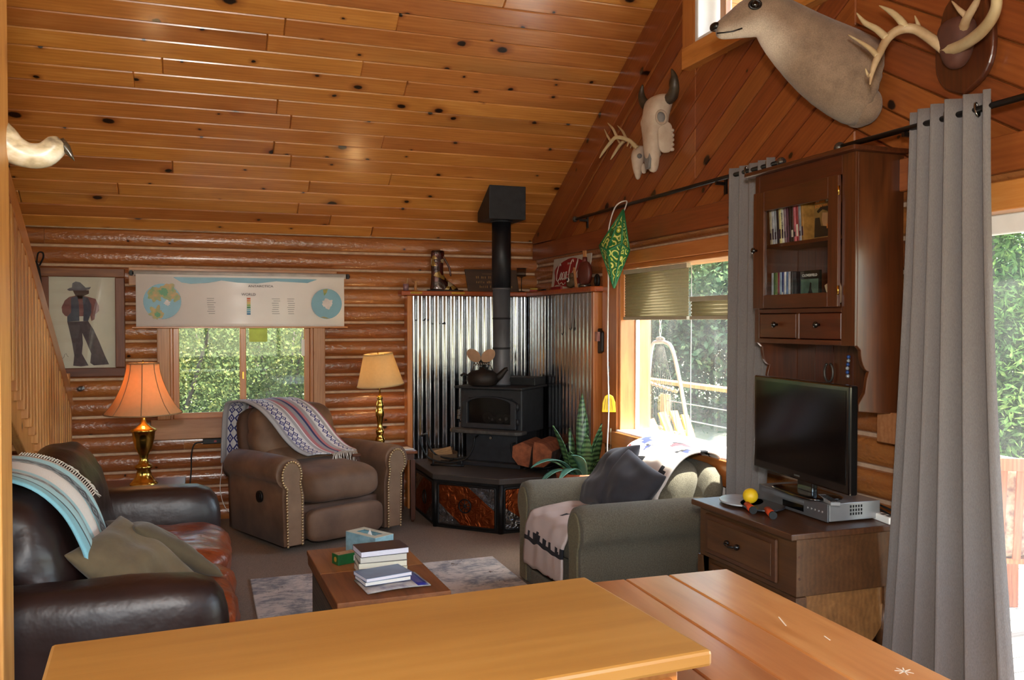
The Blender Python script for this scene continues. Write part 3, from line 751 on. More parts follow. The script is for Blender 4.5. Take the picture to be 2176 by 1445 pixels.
def southwest(name, plain_=False):
    t = NT(name); uv = t.n('ShaderNodeTexCoord').outputs['UV']
    q = t.n('ShaderNodeVectorMath', {'operation': 'SNAP'}, _0=uv, _1=(.03, .03, 1)).outputs[0]
    n1 = t.noise(q, 4.2, 1); n2 = t.noise(t.n('ShaderNodeVectorMath', {'operation': 'ADD'}, _0=q, _1=(7.3, 2.1, 0)).outputs[0], 3.6, 1)
    c = t.mix(t.math('GREATER_THAN', n1, .585), srgb('cfc4bc'), srgb('1c1c22'))
    c = t.mix(t.math('GREATER_THAN', n2, .64), c, srgb('9a2f36')); c = t.mix(t.math('LESS_THAN', n2, .335), c, srgb('2c3464'))
    sp = t.n('ShaderNodeSeparateXYZ', Vector=q)
    if plain_:
        c = t.mix(t.math('GREATER_THAN', n1, .66), srgb('b8a9a2'), srgb('1c1c22')); c = t.mix(t.math('GREATER_THAN', n2, .70), c, srgb('8a3a3c'))
        step = t.math('MULTIPLY', t.math('GREATER_THAN', t.math('FRACT', t.math('MULTIPLY', sp.outputs[0], 7.)), .5), .05)
        vv = t.n('ShaderNodeSeparateXYZ', Vector=uv).outputs[1]
        band = t.math('MULTIPLY', t.math('GREATER_THAN', t.math('ADD', vv, step), .80), t.math('LESS_THAN', vv, .835)); c = t.mix(band, c, srgb('1a1a20'))
    wv = t.noise(t.coord('UV', (150, 300, 1)), 1., 2)
    c = t.mix(.2, c, t.n('ShaderNodeCombineColor', _0=wv, _1=wv, _2=wv).outputs[0], 'OVERLAY')
    t.set(Base_Color=c, Roughness=.95); t.bump(wv, .3, .004); return t.mat
SWB = southwest('cream_southwest_weave'); SWS = southwest('grey_cream_weave', True)
sp_ = smooth_path([(.14, .50, 0), (-.1, .488, 0), (-.28, .482, 0), (-.40, .458, 0), (-.445, .40, 0), (-.46, .30, 0), (-.465, .16, 0)], 5)
def seatb(u, v):
    i = v*(len(sp_)-1); a = int(min(i, len(sp_)-2)); p = sp_[a].lerp(sp_[a+1], i-a)
    w = .018*mnoise.noise(Vector((u*6, v*7, 2)))
    return (-.29 + u*.58, p.x - w*.5 - .004, p.y + .004 + w + (v > .7)*(.10*(v-.7)*(u-.5)))
m = MB(); m.grid(seatb, 26, 30)
o = m.build('seat_throw', SWS, None, solid=.012, loc=ac.location, rot=ac.rotation_euler); tag(o, 'cream blanket with black stepped figures hanging over the armchair seat', 'blanket')
bp_ = smooth_path([(.56, .42, 0), (.565, .66, 0), (.54, .80, 0), (.46, .845, 0), (.36, .845, 0), (.28, .81, 0), (.21, .74, 0), (.15, .64, 0), (.11, .53, 0)], 5)
def backb(u, v):
    i = v*(len(bp_)-1); a = int(min(i, len(bp_)-2)); p = bp_[a].lerp(bp_[a+1], i-a)
    w = .015*mnoise.noise(Vector((u*5, v*6, 5)))
    return (-.33 + u*.64, p.x - .016 - abs(w), p.y + .01 + w)
m = MB(); m.grid(backb, 26, 36)
o = m.build('back_throw', SWB, None, solid=.012, loc=ac.location, rot=ac.rotation_euler); tag(o, 'sunlit cream patterned blanket over the back of the green armchair', 'blanket')
pillow('dark_pillow', 'charcoal pillow leaning on the far arm of the green armchair', (.46, .46), .16, (2.33, 4.80, .66), (R(-20), R(-48), R(10)), CHAR, 2, group='charcoal armchair pillows')
pillow('dark_pillow', 'charcoal pillow standing in front of the other, pointed corner up, on the armchair', (.42, .42), .15, (2.31, 4.50, .63), (R(28), R(-55), R(-18)), CHAR, 8, group='charcoal armchair pillows')
# ================================================================ hearth, stove, heat shield
SLATE = plain('hearth_slate', '3d352e', .6, vs=8, col2='2a2420', bump=.2, bs=40)
STOVE = plain('stove_black', '2a2a2e', .55, .2, vs=20, col2='1c1c1f', bump=.12, bs=160)
PIPE = plain('stove_pipe_black', '2c2c31', .48, .4, vs=7, col2='121214', stretch=(1, 1, .3))
def hammered(name, col, col2, rough):
    t = NT(name); v = t.coord('Object'); n = t.noise(v, 16, 3, .5, 1.0)
    t.set(Base_Color=t.mix(n, srgb(col2), srgb(col)), Metallic=.95, Roughness=rough); t.bump(n, .7, .03); return t.mat
COPPER = hammered('hammered_copper', 'a8562c', '7c3818', .38); SILVER = hammered('hammered_steel', '9a9ca0', '5c5d60', .26)
hp = [(1.71, 7.33), (1.71, 6.61), (2.11, 6.20), (2.78, 6.20), (2.78, 7.33)]
he = thing('corner_hearth', 'black framed corner hearth with slate top and hammered copper panels', 'hearth', (0, 0, 0))
m = MB(); m.prism(hp, 0, .375); m.build('body', BLACKI, he, bevel=.004)
big = [(1.69, 7.35), (1.69, 6.60), (2.10, 6.18), (2.79, 6.18), (2.79, 7.35)]
m = MB(); m.prism(big, .375, .42); m.build('top_slab', SLATE, he, bevel=.006)
def hpanel(p0, p1, flip, handle=False, wheel=False):
    p0 = Vector((*p0, 0)); p1 = Vector((*p1, 0)); d = (p1-p0); L = d.length; d.normalize(); nrm = Vector((d.y, -d.x, 0))
    Mx = Matrix(((d.x, -nrm.x, 0, p0.x), (d.y, -nrm.y, 0, p0.y), (0, 0, 1, 0), (0, 0, 0, 1)))
    x0, x1, z0, z1 = .035, L-.035, .03, .345
    fr = MB()
    pts = []
    for cx, cz, a0 in ((x1-.02, z1-.02, 0), (x0+.02, z1-.02, 90), (x0+.02, z0+.02, 180), (x1-.02, z0+.02, 270)):
        for i in range(5): a = R(a0+90*i/4); pts.append((cx+.02*math.cos(a), -.004, cz+.02*math.sin(a)))
    fr.tube(pts, .010, 6, closed=True); fr.xf(Mx); fo = fr.build('panel_frame', BLACKI, he)
    w, h = x1-x0, z1-z0
    quad = lambda A: [(x0+a*w, z0+b*h) for a, b in A]
    band = [(0, .55), (0, 1), (.5, 1), (1, .42), (1, 0), (.42, 0)]; t1 = [(.5, 1), (1, 1), (1, .42)]; t2 = [(0, 0), (0, .55), (.42, 0)]
    if flip: band, t1, t2 = [[(a, b) for a, b in [(1-q[0], q[1]) for q in T]] for T in (band, t1, t2)]
    for T, mt, nm in ((band, COPPER, 'copper_band'), (t1, SILVER, 'steel_corner'), (t2, SILVER, 'steel_corner')):
        k = MB(); k.prism(quad(T), -.006, .004, 'y'); k.xf(Mx); k.build(nm, mt, fo, fix=True)
    if wheel:
        k = MB(); cx, cz = (x0+x1)/2-.01, (z0+z1)/2; k.tube([(cx+.052*math.cos(R(a)), -.012, cz+.052*math.sin(R(a))) for a in range(0, 360, 18)], .005, 6, closed=True)
        for a in range(0, 180, 45): k.tube([(cx+.05*math.cos(R(a)), -.012, cz+.05*math.sin(R(a))), (cx-.05*math.cos(R(a)), -.012, cz-.05*math.sin(R(a)))], .003, 5)
        k.ball((cx, -.012, cz), .01, 6); k.xf(Mx); k.build('wheel_emblem', BLACKI, fo)
    if handle:
        k = MB(); cx, cz = x0+.62*w, (z0+z1)/2
        k.tube([(cx+.045*math.cos(R(a)), -.018, cz+.055*math.sin(R(a))) for a in range(0, 360, 20)], .006, 6, closed=True); k.xf(Mx); k.build('ring_handle', BLACKI, fo)
hpanel((1.71, 7.28), (1.71, 6.61), True, handle=True); hpanel((1.71, 6.61), (2.11, 6.20), False, wheel=True); hpanel((2.11, 6.20), (2.78, 6.20), False)
for p in ((1.71, 6.61), (2.11, 6.20)):
    m = MB(); m.cyl((p[0]+.012, p[1]+.012, .0), (p[0]+.012, p[1]+.012, .375), .024, n=10); m.build('corner_post', BLACKI, he)

sh = thing('heat_shield', 'corrugated galvanised steel heat shield around the stove corner with wooden ledge', 'heat shield')
t = NT('galvanised_steel'); v = t.coord('Object', (1, 1, .25)); n = t.noise(v, 9, 4)
t.set(Base_Color=t.mix(n, srgb('a8acb4'), srgb('d0d4da')), Metallic=1., Roughness=t.n('ShaderNodeMapRange', Value=n, To_Min=.10, To_Max=.18).outputs[0]); t.bump(t.noise(t.coord('Object'), 14, 2), .06, .01); GALV = t.mat
def corr(p0, p1, z0, z1, name='corrugated_sheet'):
    p0 = Vector((*p0, 0)); p1 = Vector((*p1, 0)); d = p1-p0; L = d.length; d.normalize(); nrm = Vector((d.y, -d.x, 0)); k = MB(); N = int(L/.0073)
    def g(u, v): s = u*L; return p0 + d*s + nrm*(.0085*math.sin(2*math.pi*s/.073)) + Vector((0, 0, z0+(z1-z0)*(0, .002, .5, .998, 1)[round(v*4)]))
    k.grid(g, N, 4); k.build(name, GALV, sh, solid=.0012)
corr((1.70, 7.345), (2.785, 7.345), .42, 1.83); corr((2.785, 7.335), (2.785, 6.0), .42, 1.83)
m = MB(); m.bx(1.655, 1.70, 7.32, 7.44, 0, 1.83); m.build('end_post', SASHZ, sh, bevel=.004)
m = MB(); m.bx(2.77, 2.87, 5.955, 6.0, 0, 1.83); m.build('end_post', SASHZ, sh, bevel=.004)
LEDGE = wood('red_stained_ledge', '6b2a10', '98441c', 'b05a28', 0, rough=.35, coat=.3)
m = MB(); m.bx(1.60, 2.87, 7.30, 7.44, 1.832, 1.872); m.build('ledge_board', LEDGE, sh, bevel=.008)
m = MB(); m.prism([(2.735, 7.299), (2.735, 5.93), (2.76, 5.90), (2.87, 5.90), (2.87, 7.299)], 1.832, 1.872); m.build('ledge_board', LEDGE, sh, bevel=.008)
for x, z, yy in ((1.80, 1.62, 0), (1.97, 1.59, 0)):
    m = MB(); m.tube([(x, 7.335, z), (x, 7.31, z), (x+.012, 7.30, z+.014)], .006, 6); m.build('hook', BLACKI, sh)
for y, z in ((6.50, 1.52), (6.33, 1.56)):
    m = MB(); m.tube([(2.772, y, 1.83), (2.765, y+.02, z)], .0022, 5); m.tube([(2.765, y+.02, z), (2.755, y+.02, z-.02), (2.745, y+.02, z-.005)], .005, 6); m.build('hanging_hook', DKMETAL, sh)

# ---- stove, local front = -y, turned to face the room diagonal
st = thing('wood_stove', 'black cast iron wood stove with glass door on the corner hearth', 'stove', (2.375, 6.935, .42), -45)
m = MB(); m.bx(-.29, .29, -.255, .255, 0, .035); m.build('base_plate', STOVE, st, bevel=.006)
m = MB(); m.bx(-.235, .235, -.19, .20, .035, .27); m.build('pedestal', STOVE, st, bevel=.004)
m = MB(); m.bx(-.285, .285, -.20, .24, .27, .635); m.build('firebox', STOVE, st, bevel=.012)
m = MB(); m.bx(-.31, .31, -.265, .265, .635, .655); m.build('top_plate', STOVE, st, bevel=.005)
m = MB(); m.prism([(-.33, -.20), (-.33, -.30), (-.29, -.335), (.29, -.335), (.33, -.30), (.33, -.20)], .275, .305); m.build('ash_lip', plain('ashy_iron', '2c2826', .7, vs=30, col2='4a443e'), st, bevel=.008)
m = MB(); m.bx(.0, .30, .02, .25, .655, .72)
g = m.build('rear_vent', STOVE, st, bevel=.006)
for i in range(5):
    k = MB(); k.bx(.005, .295, .012, .02, .662+i*.011, .667+i*.011); k.build('louvre', BLACKI, g)
# door with arched top
dp = [(-.25, .31), (.25, .31), (.25, .52)] + [(.25*math.cos(R(a)) if False else .25-(.5)*(a/100), .52+.055*math.sin(math.pi*a/100)**.6) for a in range(5, 100, 5)] + [(-.25, .52)]
ip = [(-.195, .355), (.195, .355), (.195, .50)] + [(.195-.39*(a/100), .50+.028*math.sin(math.pi*a/100)**.6) for a in range(10, 100, 10)] + [(-.195, .50)]
def ringprism(mb, outer, inner, y0, y1):
    """front frame between two outlines with equal point counts"""
    n = len(outer); vs = [(p[0], y0, p[1]) for p in outer] + [(p[0], y0, p[1]) for p in inner] + [(p[0], y1, p[1]) for p in outer] + [(p[0], y1, p[1]) for p in inner]
    fs = []
    for i in range(n):
        j = (i+1) % n; fs += [(i, j, n+j, n+i), (2*n+i, 3*n+i, 3*n+j, 2*n+j), (i, 2*n+i, 2*n+j, j), (n+i, n+j, 3*n+j, 3*n+i)]
    mb.add(vs, fs)
ip = [(-.195+(p[0]+.25)*.78, .352+(p[1]-.31)*.80) for p in dp]
m = MB(); ringprism(m, dp, ip, -.245, -.198); dr = m.build('door', STOVE, st, bevel=.006, fix=True)
t = NT('sooty_glass'); n = t.noise(t.coord('Object'), 9, 4); t.set(Base_Color=t.mix(n, srgb('060606'), srgb('1b1816')), Roughness=.08); t.b.inputs['Alpha'].default_value = .55; SOOT = t.mat
m = MB(); m.prism(ip, -.222, -.217, 'y'); m.build('door_glass', SOOT, dr, fix=True)
m = MB(); m.bx(-.20, .20, -.212, -.204, .352, .56); m.build('firebox_lining', plain('soot', '080707', .9), st)
ASH = plain('ash_grey', '8a8078', .9, vs=14, col2='3a3430', bump=.5, bs=30)
for i, (x, z, r) in enumerate(((-.02, .40, .045), (.09, .395, .04), (.15, .40, .035), (.03, .385, .03))):
    k = MB(); k.sup((x, -.214, z), (r*2.2, .006, r*2), 2.2, 5, .004, 30, i); k.build('ash_lump', ASH, st)
m = MB(); m.tube([(-.262, -.245, .36), (-.262, -.27, .38), (-.262, -.27, .46), (-.262, -.25, .475)], .008, 6)
hx = m.build('door_handle', BLACKI, dr)
m = MB(); m.tube([(-.262+.014*math.cos(i*.9), -.27+.014*math.sin(i*.9), .38+i*.0016) for i in range(50)], .003, 5); m.build('spring_grip', plain('nickel', 'a8a49c', .25, 1.), hx)
for z in (.35, .47):
    m = MB(); m.cyl((.258, -.235, z), (.258, -.235, z+.05), .014, n=10); m.build('hinge', STOVE, dr)
m = MB(); m.cyl((0, -.19, .23), (0, -.205, .23), .012, n=10); m.build('ash_knob', MATS['nickel'], st)
pp = thing('stove_pipe', 'black stove pipe rising from the stove to the ceiling box', 'stove pipe', (2.375, 6.935, 1.076))
Lp = 1.38
m = MB(); m.lathe([(.080, 0), (.080, .02), (.073, .03), (.073, .80), (.077, .80), (.077, .815)], 24); m.build('lower_pipe', plain('grey_pipe', '66666c', .5, .3, vs=6, col2='45454a', stretch=(1, 1, .3)), pp)
m = MB(); m.lathe([(.080, .815), (.080, Lp)], 24); m.build('upper_pipe', PIPE, pp)
for z in (.30, .55):
    m = MB(); m.lathe([(.073, z), (.0765, z+.003), (.0765, z+.012), (.073, z+.015)], 24); m.build('pipe_seam', PIPE, pp)
cb = MB(); bx0, bx1, by0, by1 = 2.215, 2.535, 6.775, 7.095
vs = [(bx0, by0, 2.45), (bx1, by0, 2.45), (bx1, by1, 2.45), (bx0, by1, 2.45)] + [(x, y, zc(y)-.002) for x, y in ((bx0, by0), (bx1, by0), (bx1, by1), (bx0, by1))]
cb.add(vs, [(0,3,2,1),(4,5,6,7),(0,1,5,4),(1,2,6,5),(2,3,7,6),(3,0,4,7)])
o = cb.build('ceiling_support_box', STOVE, None, bevel=.006); tag(o, 'black steel box where the stove pipe enters the ceiling', 'pipe box')
k = MB(); k.lathe([(.08, 0), (.095, 0), (.095, .012), (.08, .012)], 24, (2.375, 6.935, 2.438), cap=False); k.build('pipe_collar', STOVE, o)
# kettle and fan on the stove top
zt = 1.0755
RUST = plain('rusty_cast_iron', '2b201b', .6, .4, vs=20, col2='1a1512')
ke = thing('kettle', 'rusty cast iron kettle with spiral wire handle on the stove', 'kettle', (2.18, 6.85, zt), -20); ke.scale = (1.2, 1.2, 1.2)
m = MB(); m.lathe([(.06, 0), (.098, .012), (.108, .05), (.100, .085), (.075, .105), (.03, .112), (.012, .125), (0, .128)], 24); m.build('body', RUST, ke)
m = MB(); m.tube([(.085, 0, .045), (.125, 0, .075), (.16, 0, .115), (.175, 0, .118)], [.03, .024, .016, .014], 10); m.build('spout', RUST, ke)
m = MB(); m.tube([(-.09, 0, .07), (-.13, 0, .085), (-.15, 0, .07)], .009, 6); m.build('side_lug', RUST, ke)
m = MB(); m.tube([(-.07, 0, .10), (-.06, 0, .145), (-.03, 0, .155)], .004, 6); m.tube([(.07, 0, .10), (.06, 0, .145), (.03, 0, .155)], .004, 6)
m.tube([(-.055+.0018*i, .011*math.cos(i*.8), .152+.011*math.sin(i*.8)) for i in range(62)], .0025, 5); m.build('spiral_handle', MATS['nickel'], ke)
fa = thing('stove_fan', 'heat powered stove fan with two copper coloured blades', 'stove fan', (2.235, 6.985, zt), -42); fa.scale = (1.15, 1.15, 1.15)
COPB = plain('copper_blade', 'b8957a', .45, .4)
m = MB(); m.bx(-.05, .05, -.03, .03, 0, .015); m.bx(-.03, .03, -.012, .012, .015, .13); m.cyl((0, .02, .165), (0, -.045, .165), .022, n=14); m.bx(-.01, .01, -.01, .01, .12, .16); m.build('body', BLACKI, fa, bevel=.002)
for sg, a in ((1, 35), (-1, 145)):
    pts = []
    for i in range(18):
        q = 2*math.pi*i/18; x = .07+.062*math.cos(q); z = .042*math.sin(q); pts.append((x*math.cos(R(a))-z*math.sin(R(a)), .175+x*math.sin(R(a))+z*math.cos(R(a))))
    k = MB(); k.prism(pts, -.052, -.0495, 'y'); k.build('blade', COPB, fa, fix=True)

# log carrier left of the stove, with kindling tray
lc = thing('log_carrier', 'empty curved black iron log carrier left of the stove', 'log carrier', (1.94, 6.98, .421), -30)
for y in (-.10, .10):
    m = MB(); m.tube(smooth_path([(-.23, y, .24), (-.215, y, .15), (-.15, y, .06), (0, y, .03), (.15, y, .06), (.215, y, .15), (.23, y, .24)], 4), .008, 6)
    m.tube([(-.12, y, 0), (-.12, y, .05)], .008, 6); m.tube([(.12, y, 0), (.12, y, .05)], .008, 6); m.tube([(-.14, y, .008), (.14, y, .008)], .008, 6); m.build('cradle', BLACKI, lc)
for x, z in ((-.23, .24), (.23, .24), (0, .03)):
    m = MB(); m.tube([(x, -.10, z), (x, .10, z)], .008, 6); m.build('cross_bar', BLACKI, lc)
kb = thing('kindling_box', 'small cardboard box of kindling behind the iron log carrier', 'box', (1.93, 7.18, .421), 5)
m = MB(); cbm = plain('cardboard', '5a4430', .9)
for b in ((-.11, .11, -.06, -.055, 0, .06), (-.11, .11, .055, .06, 0, .10), (-.11, -.105, -.06, .06, 0, .08), (.105, .11, -.06, .06, 0, .08), (-.11, .11, -.06, .06, 0, .006)): m.bx(*b)
m.build('carton', cbm, kb)
KIN = plain('kindling_wood', 'a58058', .8, vs=20)
for i in range(5):
    k = MB(); k.bar((-.08, -.03+i*.015, .03+i*.012), (.08, -.02+i*.012, .05+i*.014), .018, .014); k.build('stick', KIN, kb)
# firewood rack right of the stove
fr_ = thing('firewood_rack', 'black iron cradle holding split firewood right of the stove', 'log rack', (2.56, 6.52, .421), -40)
for y in (-.09, .09):
    m = MB(); m.tube(smooth_path([(-.21, y, .20), (-.20, y, .12), (-.13, y, .04), (0, y, .02), (.13, y, .04), (.20, y, .12), (.21, y, .20)], 4), .007, 6); m.build('cradle', BLACKI, fr_)
for x, z in ((-.21, .2), (.21, .2), (-.1, .007), (.1, .007)):
    m = MB(); m.tube([(x, -.09, z), (x, .09, z)], .007, 6); m.build('cross_bar', BLACKI, fr_)
ENDG = plain('split_wood_face', '94522e', .8, vs=22, col2='6a3418', bump=.8, bs=40); BARK = plain('larch_bark', '4a3020', .95, vs=14, col2='2c1d13', bump=1., bs=24, bd=.02)
Mfr = Matrix.Translation((2.56, 6.52, .421)) @ Matrix.Rotation(R(-40), 4, 'Z')
def split(name, label, pts, y0, y1, bark_from):
    k = MB(); n = len(pts); k.prism(pts, y0, y1, 'y'); 
    for i, f in enumerate(k.f): k.m[i] = 0
    o = k.build(name, [ENDG, BARK], None, bevel=.004, seg=1, fix=True); o.matrix_world = Mfr
    for i, p in enumerate(o.data.polygons):
        if len(p.vertices) == 4 and p.normal.z < -.1: p.material_index = 1
    return tag(o, label, 'firewood', 'split firewood by the stove')
split('firewood_log', 'half-round split log with bark below, left side of the firewood rack', [(-.165, .20), (-.17, .11), (-.12, .05), (-.03, .035), (-.02, .06), (.0, .20), (-.09, .235)], -.19, .17, 0)
split('firewood_log', 'wedge of split firewood, right side of the firewood rack', [(.005, .04), (.10, .045), (.16, .09), (.17, .17), (.10, .23), (.02, .245), (.008, .2)], -.20, .18, 0)
# ================================================================ tables, lamps, trunk, rug
def shade_mat(name, col):
    t = NT(name); t.t.nodes.remove(t.b); c = srgb(col)
    n = t.noise(t.coord('Object'), 40, 3); cc = t.mix(n, tuple(x*.85 for x in c), c)
    d = t.n('ShaderNodeBsdfDiffuse', Color=cc); tr = t.n('ShaderNodeBsdfTranslucent', Color=cc)
    mx = t.n('ShaderNodeMixShader', _0=.45, _1=d.outputs[0], _2=tr.outputs[0]); t.t.links.new(mx.outputs[0], t.out.inputs[0]); return t.mat
BULB = plain('lit_bulb', 'ffd9a0', .4, var=0, emit=6)
# end table between sofa and wall (mostly hidden), with the bell-shade lamp
et = thing('end_table', 'dark end table behind the far sofa arm holding the bell shade lamp', 'end table', (-.36, 6.08, 0))
m = MB(); m.bx(-.25, .25, -.25, .25, .52, .55); m.build('top', CABX, et, bevel=.005)
for x in (-.22, .22):
    for y in (-.22, .22):
        m = MB(); m.bx(x-.02, x+.02, y-.02, y+.02, 0, .52); m.build('leg', CABW, et, bevel=.003)
m = MB(); m.bx(-.22, .22, -.22, .22, .44, .52); m.build('apron', CABX, et)
def lamp(name, label, loc, prof, shade, rib=0, tilt=(0, 0), hz=.6, power=7, smat=None, ribmat=None, stem=None):
    L = thing(name, label, 'lamp', loc)
    m = MB(); m.lathe(prof, 28); m.build('base', BRASS, L)
    if stem:
        m = MB(); m.cyl((0, 0, stem[0]), (0, 0, stem[1]), .007, n=10); m.build('stem', BRASS, L)
    z0 = shade[0][1]; z1 = shade[-1][1]
    m = MB(); n = 48
    def sh_(u, v):
        i = v*(len(shade)-1); a = int(min(i, len(shade)-2)); q = i-a
        r = shade[a][0]*(1-q)+shade[a+1][0]*q; z = shade[a][1]*(1-q)+shade[a+1][1]*q; an = 2*math.pi*u
        if rib: r *= 1 - .03*(1-abs(math.cos(an*rib/2)))
        return (r*math.cos(an), r*math.sin(an), z)
    m.grid(sh_, n, 18); m.uv = {}
    if tilt[0] or tilt[1]:
        T = Matrix.Translation((0, 0, hz)) @ Matrix.Rotation(tilt[0], 4, 'Y') @ Matrix.Rotation(tilt[1], 4, 'X') @ Matrix.Translation((0, 0, -hz)); m.xf(T)
    so_ = m.build('lamp_shade', smat, L, solid=.0016)
    for zz, rr in ((z0, shade[0][0]), (z1, shade[-1][0])):
        k = MB(); k.tube([(rr*math.cos(R(a)), rr*math.sin(R(a)), zz) for a in range(0, 360, 10)], .0042, 6, closed=True)
        if tilt[0] or tilt[1]: k.xf(T)
        k.build('rim', ribmat, so_)
    if rib:
        for i in range(rib):
            an = 2*math.pi*i/rib; k = MB(); k.tube([((r+.001)*math.cos(an), (r+.001)*math.sin(an), z) for r, z in shade], .0032, 5); k.build('seam', ribmat, so_)
    k = MB(); k.ball((0, 0, hz), .03, 10, sc=(1, 1, 1.2)); k.cyl((0, 0, hz-.09), (0, 0, hz-.03), .014, n=10); k.build('bulb', BULB, L)
    k = MB()
    for a in (0, 120, 240): k.tube([(0, 0, z1-.008), (shade[-1][0]*math.cos(R(a)), shade[-1][0]*math.sin(R(a)), z1)], .0018, 5)
    k.cyl((0, 0, z1-.012), (0, 0, z1+.02), .004, n=8)
    if tilt[0] or tilt[1]: k.xf(T)
    k.build('spider', BRASS, L)
    li = light('lamp_light', 'POINT', (loc[0], loc[1], loc[2]+hz+.02), power, (1, .62, .28), .035)
    return L
lamp('table_lamp', 'brass urn table lamp with ribbed bell shade behind the leather sofa', (-.36, 6.08, .55),
     [(.085, 0), (.088, .012), (.07, .03), (.05, .06), (.04, .10), (.055, .115), (.055, .125), (.034, .14), (.024, .17), (.03, .20), (.052, .24), (.066, .30), (.070, .345), (.078, .35), (.078, .36), (.05, .375), (.018, .40), (.012, .43), (.010, .47)],
     [(.235, .465), (.215, .487), (.185, .525), (.16, .57), (.135, .625), (.115, .68), (.10, .74), (.096, .788)][::1], rib=8, hz=.60, power=11, smat=shade_mat('peach_lampshade', 'e8b98c'), ribmat=plain('shade_binding', '8a6a4c', .9))
et2 = thing('side_table', 'small dark wooden side table between recliner and stove', 'side table', (1.36, 7.04, 0))
m = MB(); m.bx(-.26, .26, -.24, .24, .55, .572); m.build('top', wood('mahogany_top', '3a1a0c', '61301a', '7c4526', 0, rough=.3, coat=.4), et2, bevel=.005)
m = MB(); m.bx(-.235, .235, -.215, .215, .50, .55); m.build('apron', CABX, et2)
for x in (-.225, .225):
    for y in (-.205, .205):
        m = MB(); m.bx(x-.018, x+.018, y-.018, y+.018, 0.02, .50); m.cyl((x, y, 0), (x, y, .02), .01, n=8); m.build('leg', CABW, et2)
m = MB(); m.bx(-.21, .21, .19, .205, .10, .14); m.build('stretcher', CABX, et2)
lamp('table_lamp', 'turned brass candlestick lamp with tilted cream shade beside the recliner', (1.37, 7.08, .572),
     [(.078, 0), (.08, .008), (.072, .02), (.048, .03), (.036, .045), (.042, .06), (.038, .08), (.024, .10), (.032, .12), (.036, .135), (.028, .155), (.02, .175), (.022, .21), (.028, .245), (.033, .26), (.036, .27), (.034, .31), (.028, .325), (.032, .34), (.028, .37), (.02, .39), (.024, .405), (.024, .42), (.012, .43)],
     [(.190, .515), (.165, .60), (.140, .69), (.118, .772)], tilt=(R(-5), R(2)), hz=.60, power=9, smat=shade_mat('cream_lampshade', 'dcc79c'), ribmat=plain('cream_binding', 'b49a70', .9), stem=(.42, .56))
o = boxo('notepad', (-.10, .10, -.07, .07, 0, .008), WHITE, loc=(1.50, 6.93, .5725), rot=(0, 0, R(12))); tag(o, 'white notepad on the side table beside the lamp base', 'notepad')
m = MB(); m.sup((0, 0, .011), (.16, .07, .022), (4, 3, 4), 6); o = m.build('wood_offcut', SASH, None, loc=(1.22, 6.87, .5725), rot=(0, 0, R(-4))); tag(o, 'rounded wooden offcut on the side table near the recliner arm', 'wood piece')

# rug
t = NT('distressed_rug'); v = t.coord('Object'); n1 = t.noise(v, 3.2, 8, .72, .4); n2 = t.noise(t.coord('Object', (4, 9, 1)), 4, 6, .7); n3 = t.noise(v, 2., 3)
f1 = t.n('ShaderNodeMapRange', Value=t.math('ADD', t.math('MULTIPLY', n1, .65), t.math('MULTIPLY', n2, .35)), From_Min=.42, From_Max=.54).outputs[0]
c = t.mix(f1, srgb('74787e'), srgb('c0b8b0')); c = t.mix(t.n('ShaderNodeMapRange', Value=t.noise(v, 5, 6, .8), From_Min=.60, From_Max=.66).outputs[0], c, srgb('4c3a30'))
t.set(Base_Color=c, Roughness=.95); t.bump(t.noise(v, 300, 2), .5, .004)
o = boxo('area_rug', (.27, 1.855, 3.1, 5.60, 0, .010), t.mat); tag(o, 'distressed grey and cream area rug under the wooden trunk', 'rug')

# trunk used as coffee table
tr = thing('storage_trunk', 'worn wooden trunk used as coffee table on the rug', 'trunk', (.765, 4.135, .0105), 1.5)
GREYW = wood('grey_trunk_paint', '3c3832', '5a5046', '74664f', 1, fine=30, rough=.7, coat=0, streak=.3)
m = MB(); m.bx(-.225, .225, -.435, .435, .0, .335); m.build('body', GREYW, tr, bevel=.005)
m = MB(); m.bx(-.245, .245, -.455, .455, .0, .075); m.build('plinth', TRUNKW, tr, bevel=.008)
m = MB(); m.bx(-.245, .245, -.455, .455, .335, .385); lid = m.build('lid_rim', TRUNKW, tr, bevel=.005)
for i in range(2):
    y0 = -.46 + i*.46; m = MB(); m.bx(-.25, .25, y0+.0008, y0+.4592, .385, .409); m.build('lid_board', TRUNKW, tr, bevel=.004)
ZT = .4205
def book(name, label, c, size, rz, cover, pages='e8e2d2', z=ZT, group='books on the trunk', cat='book', spine=-1):
    b = thing(name, label, cat, (c[0], c[1], z), rz+180, group); w, d, h = size
    cm = plain('cover_'+cover, cover, .35, var=.12, vs=9); pm = plain('pages_'+pages, pages, .9, var=.05, vs=60, stretch=(1, 1, 14))
    k = MB(); k.bx(-w/2, w/2, -d/2, d/2, 0, .0018); k.bx(-w/2, w/2, -d/2, d/2, h-.0018, h); k.bx(-w/2, -w/2+.0018, -d/2, d/2, .0018, h-.0018); o = k.build('cover', cm, b); 
    k = MB(); k.bx(-w/2+.0018, w/2-.002, -d/2+.0015, d/2-.0015, .0018, h-.0018); k.build('page_block', pm, b); return b
z = ZT
for lab, sz, rz, cv, pg in (('thick paperback at the bottom of the taller book stack on the trunk', (.15, .225, .030), 92, '4a4038', 'd6ccb4'),
                            ('paperback second from the bottom of the taller book stack', (.15, .228, .028), 88, '6a6258', 'e0dac4'),
                            ('pale paperback second from the top of the taller book stack', (.148, .222, .030), 91, '8a8680', 'cdc8bc'),
                            ('dark covered book on top of the taller book stack', (.16, .23, .027), 95, '1e1a2c', 'dcdae4')):
    book('paperback_book', lab, (.795, 4.10), sz, rz, cv, pg, z); z += sz[2]+.0004
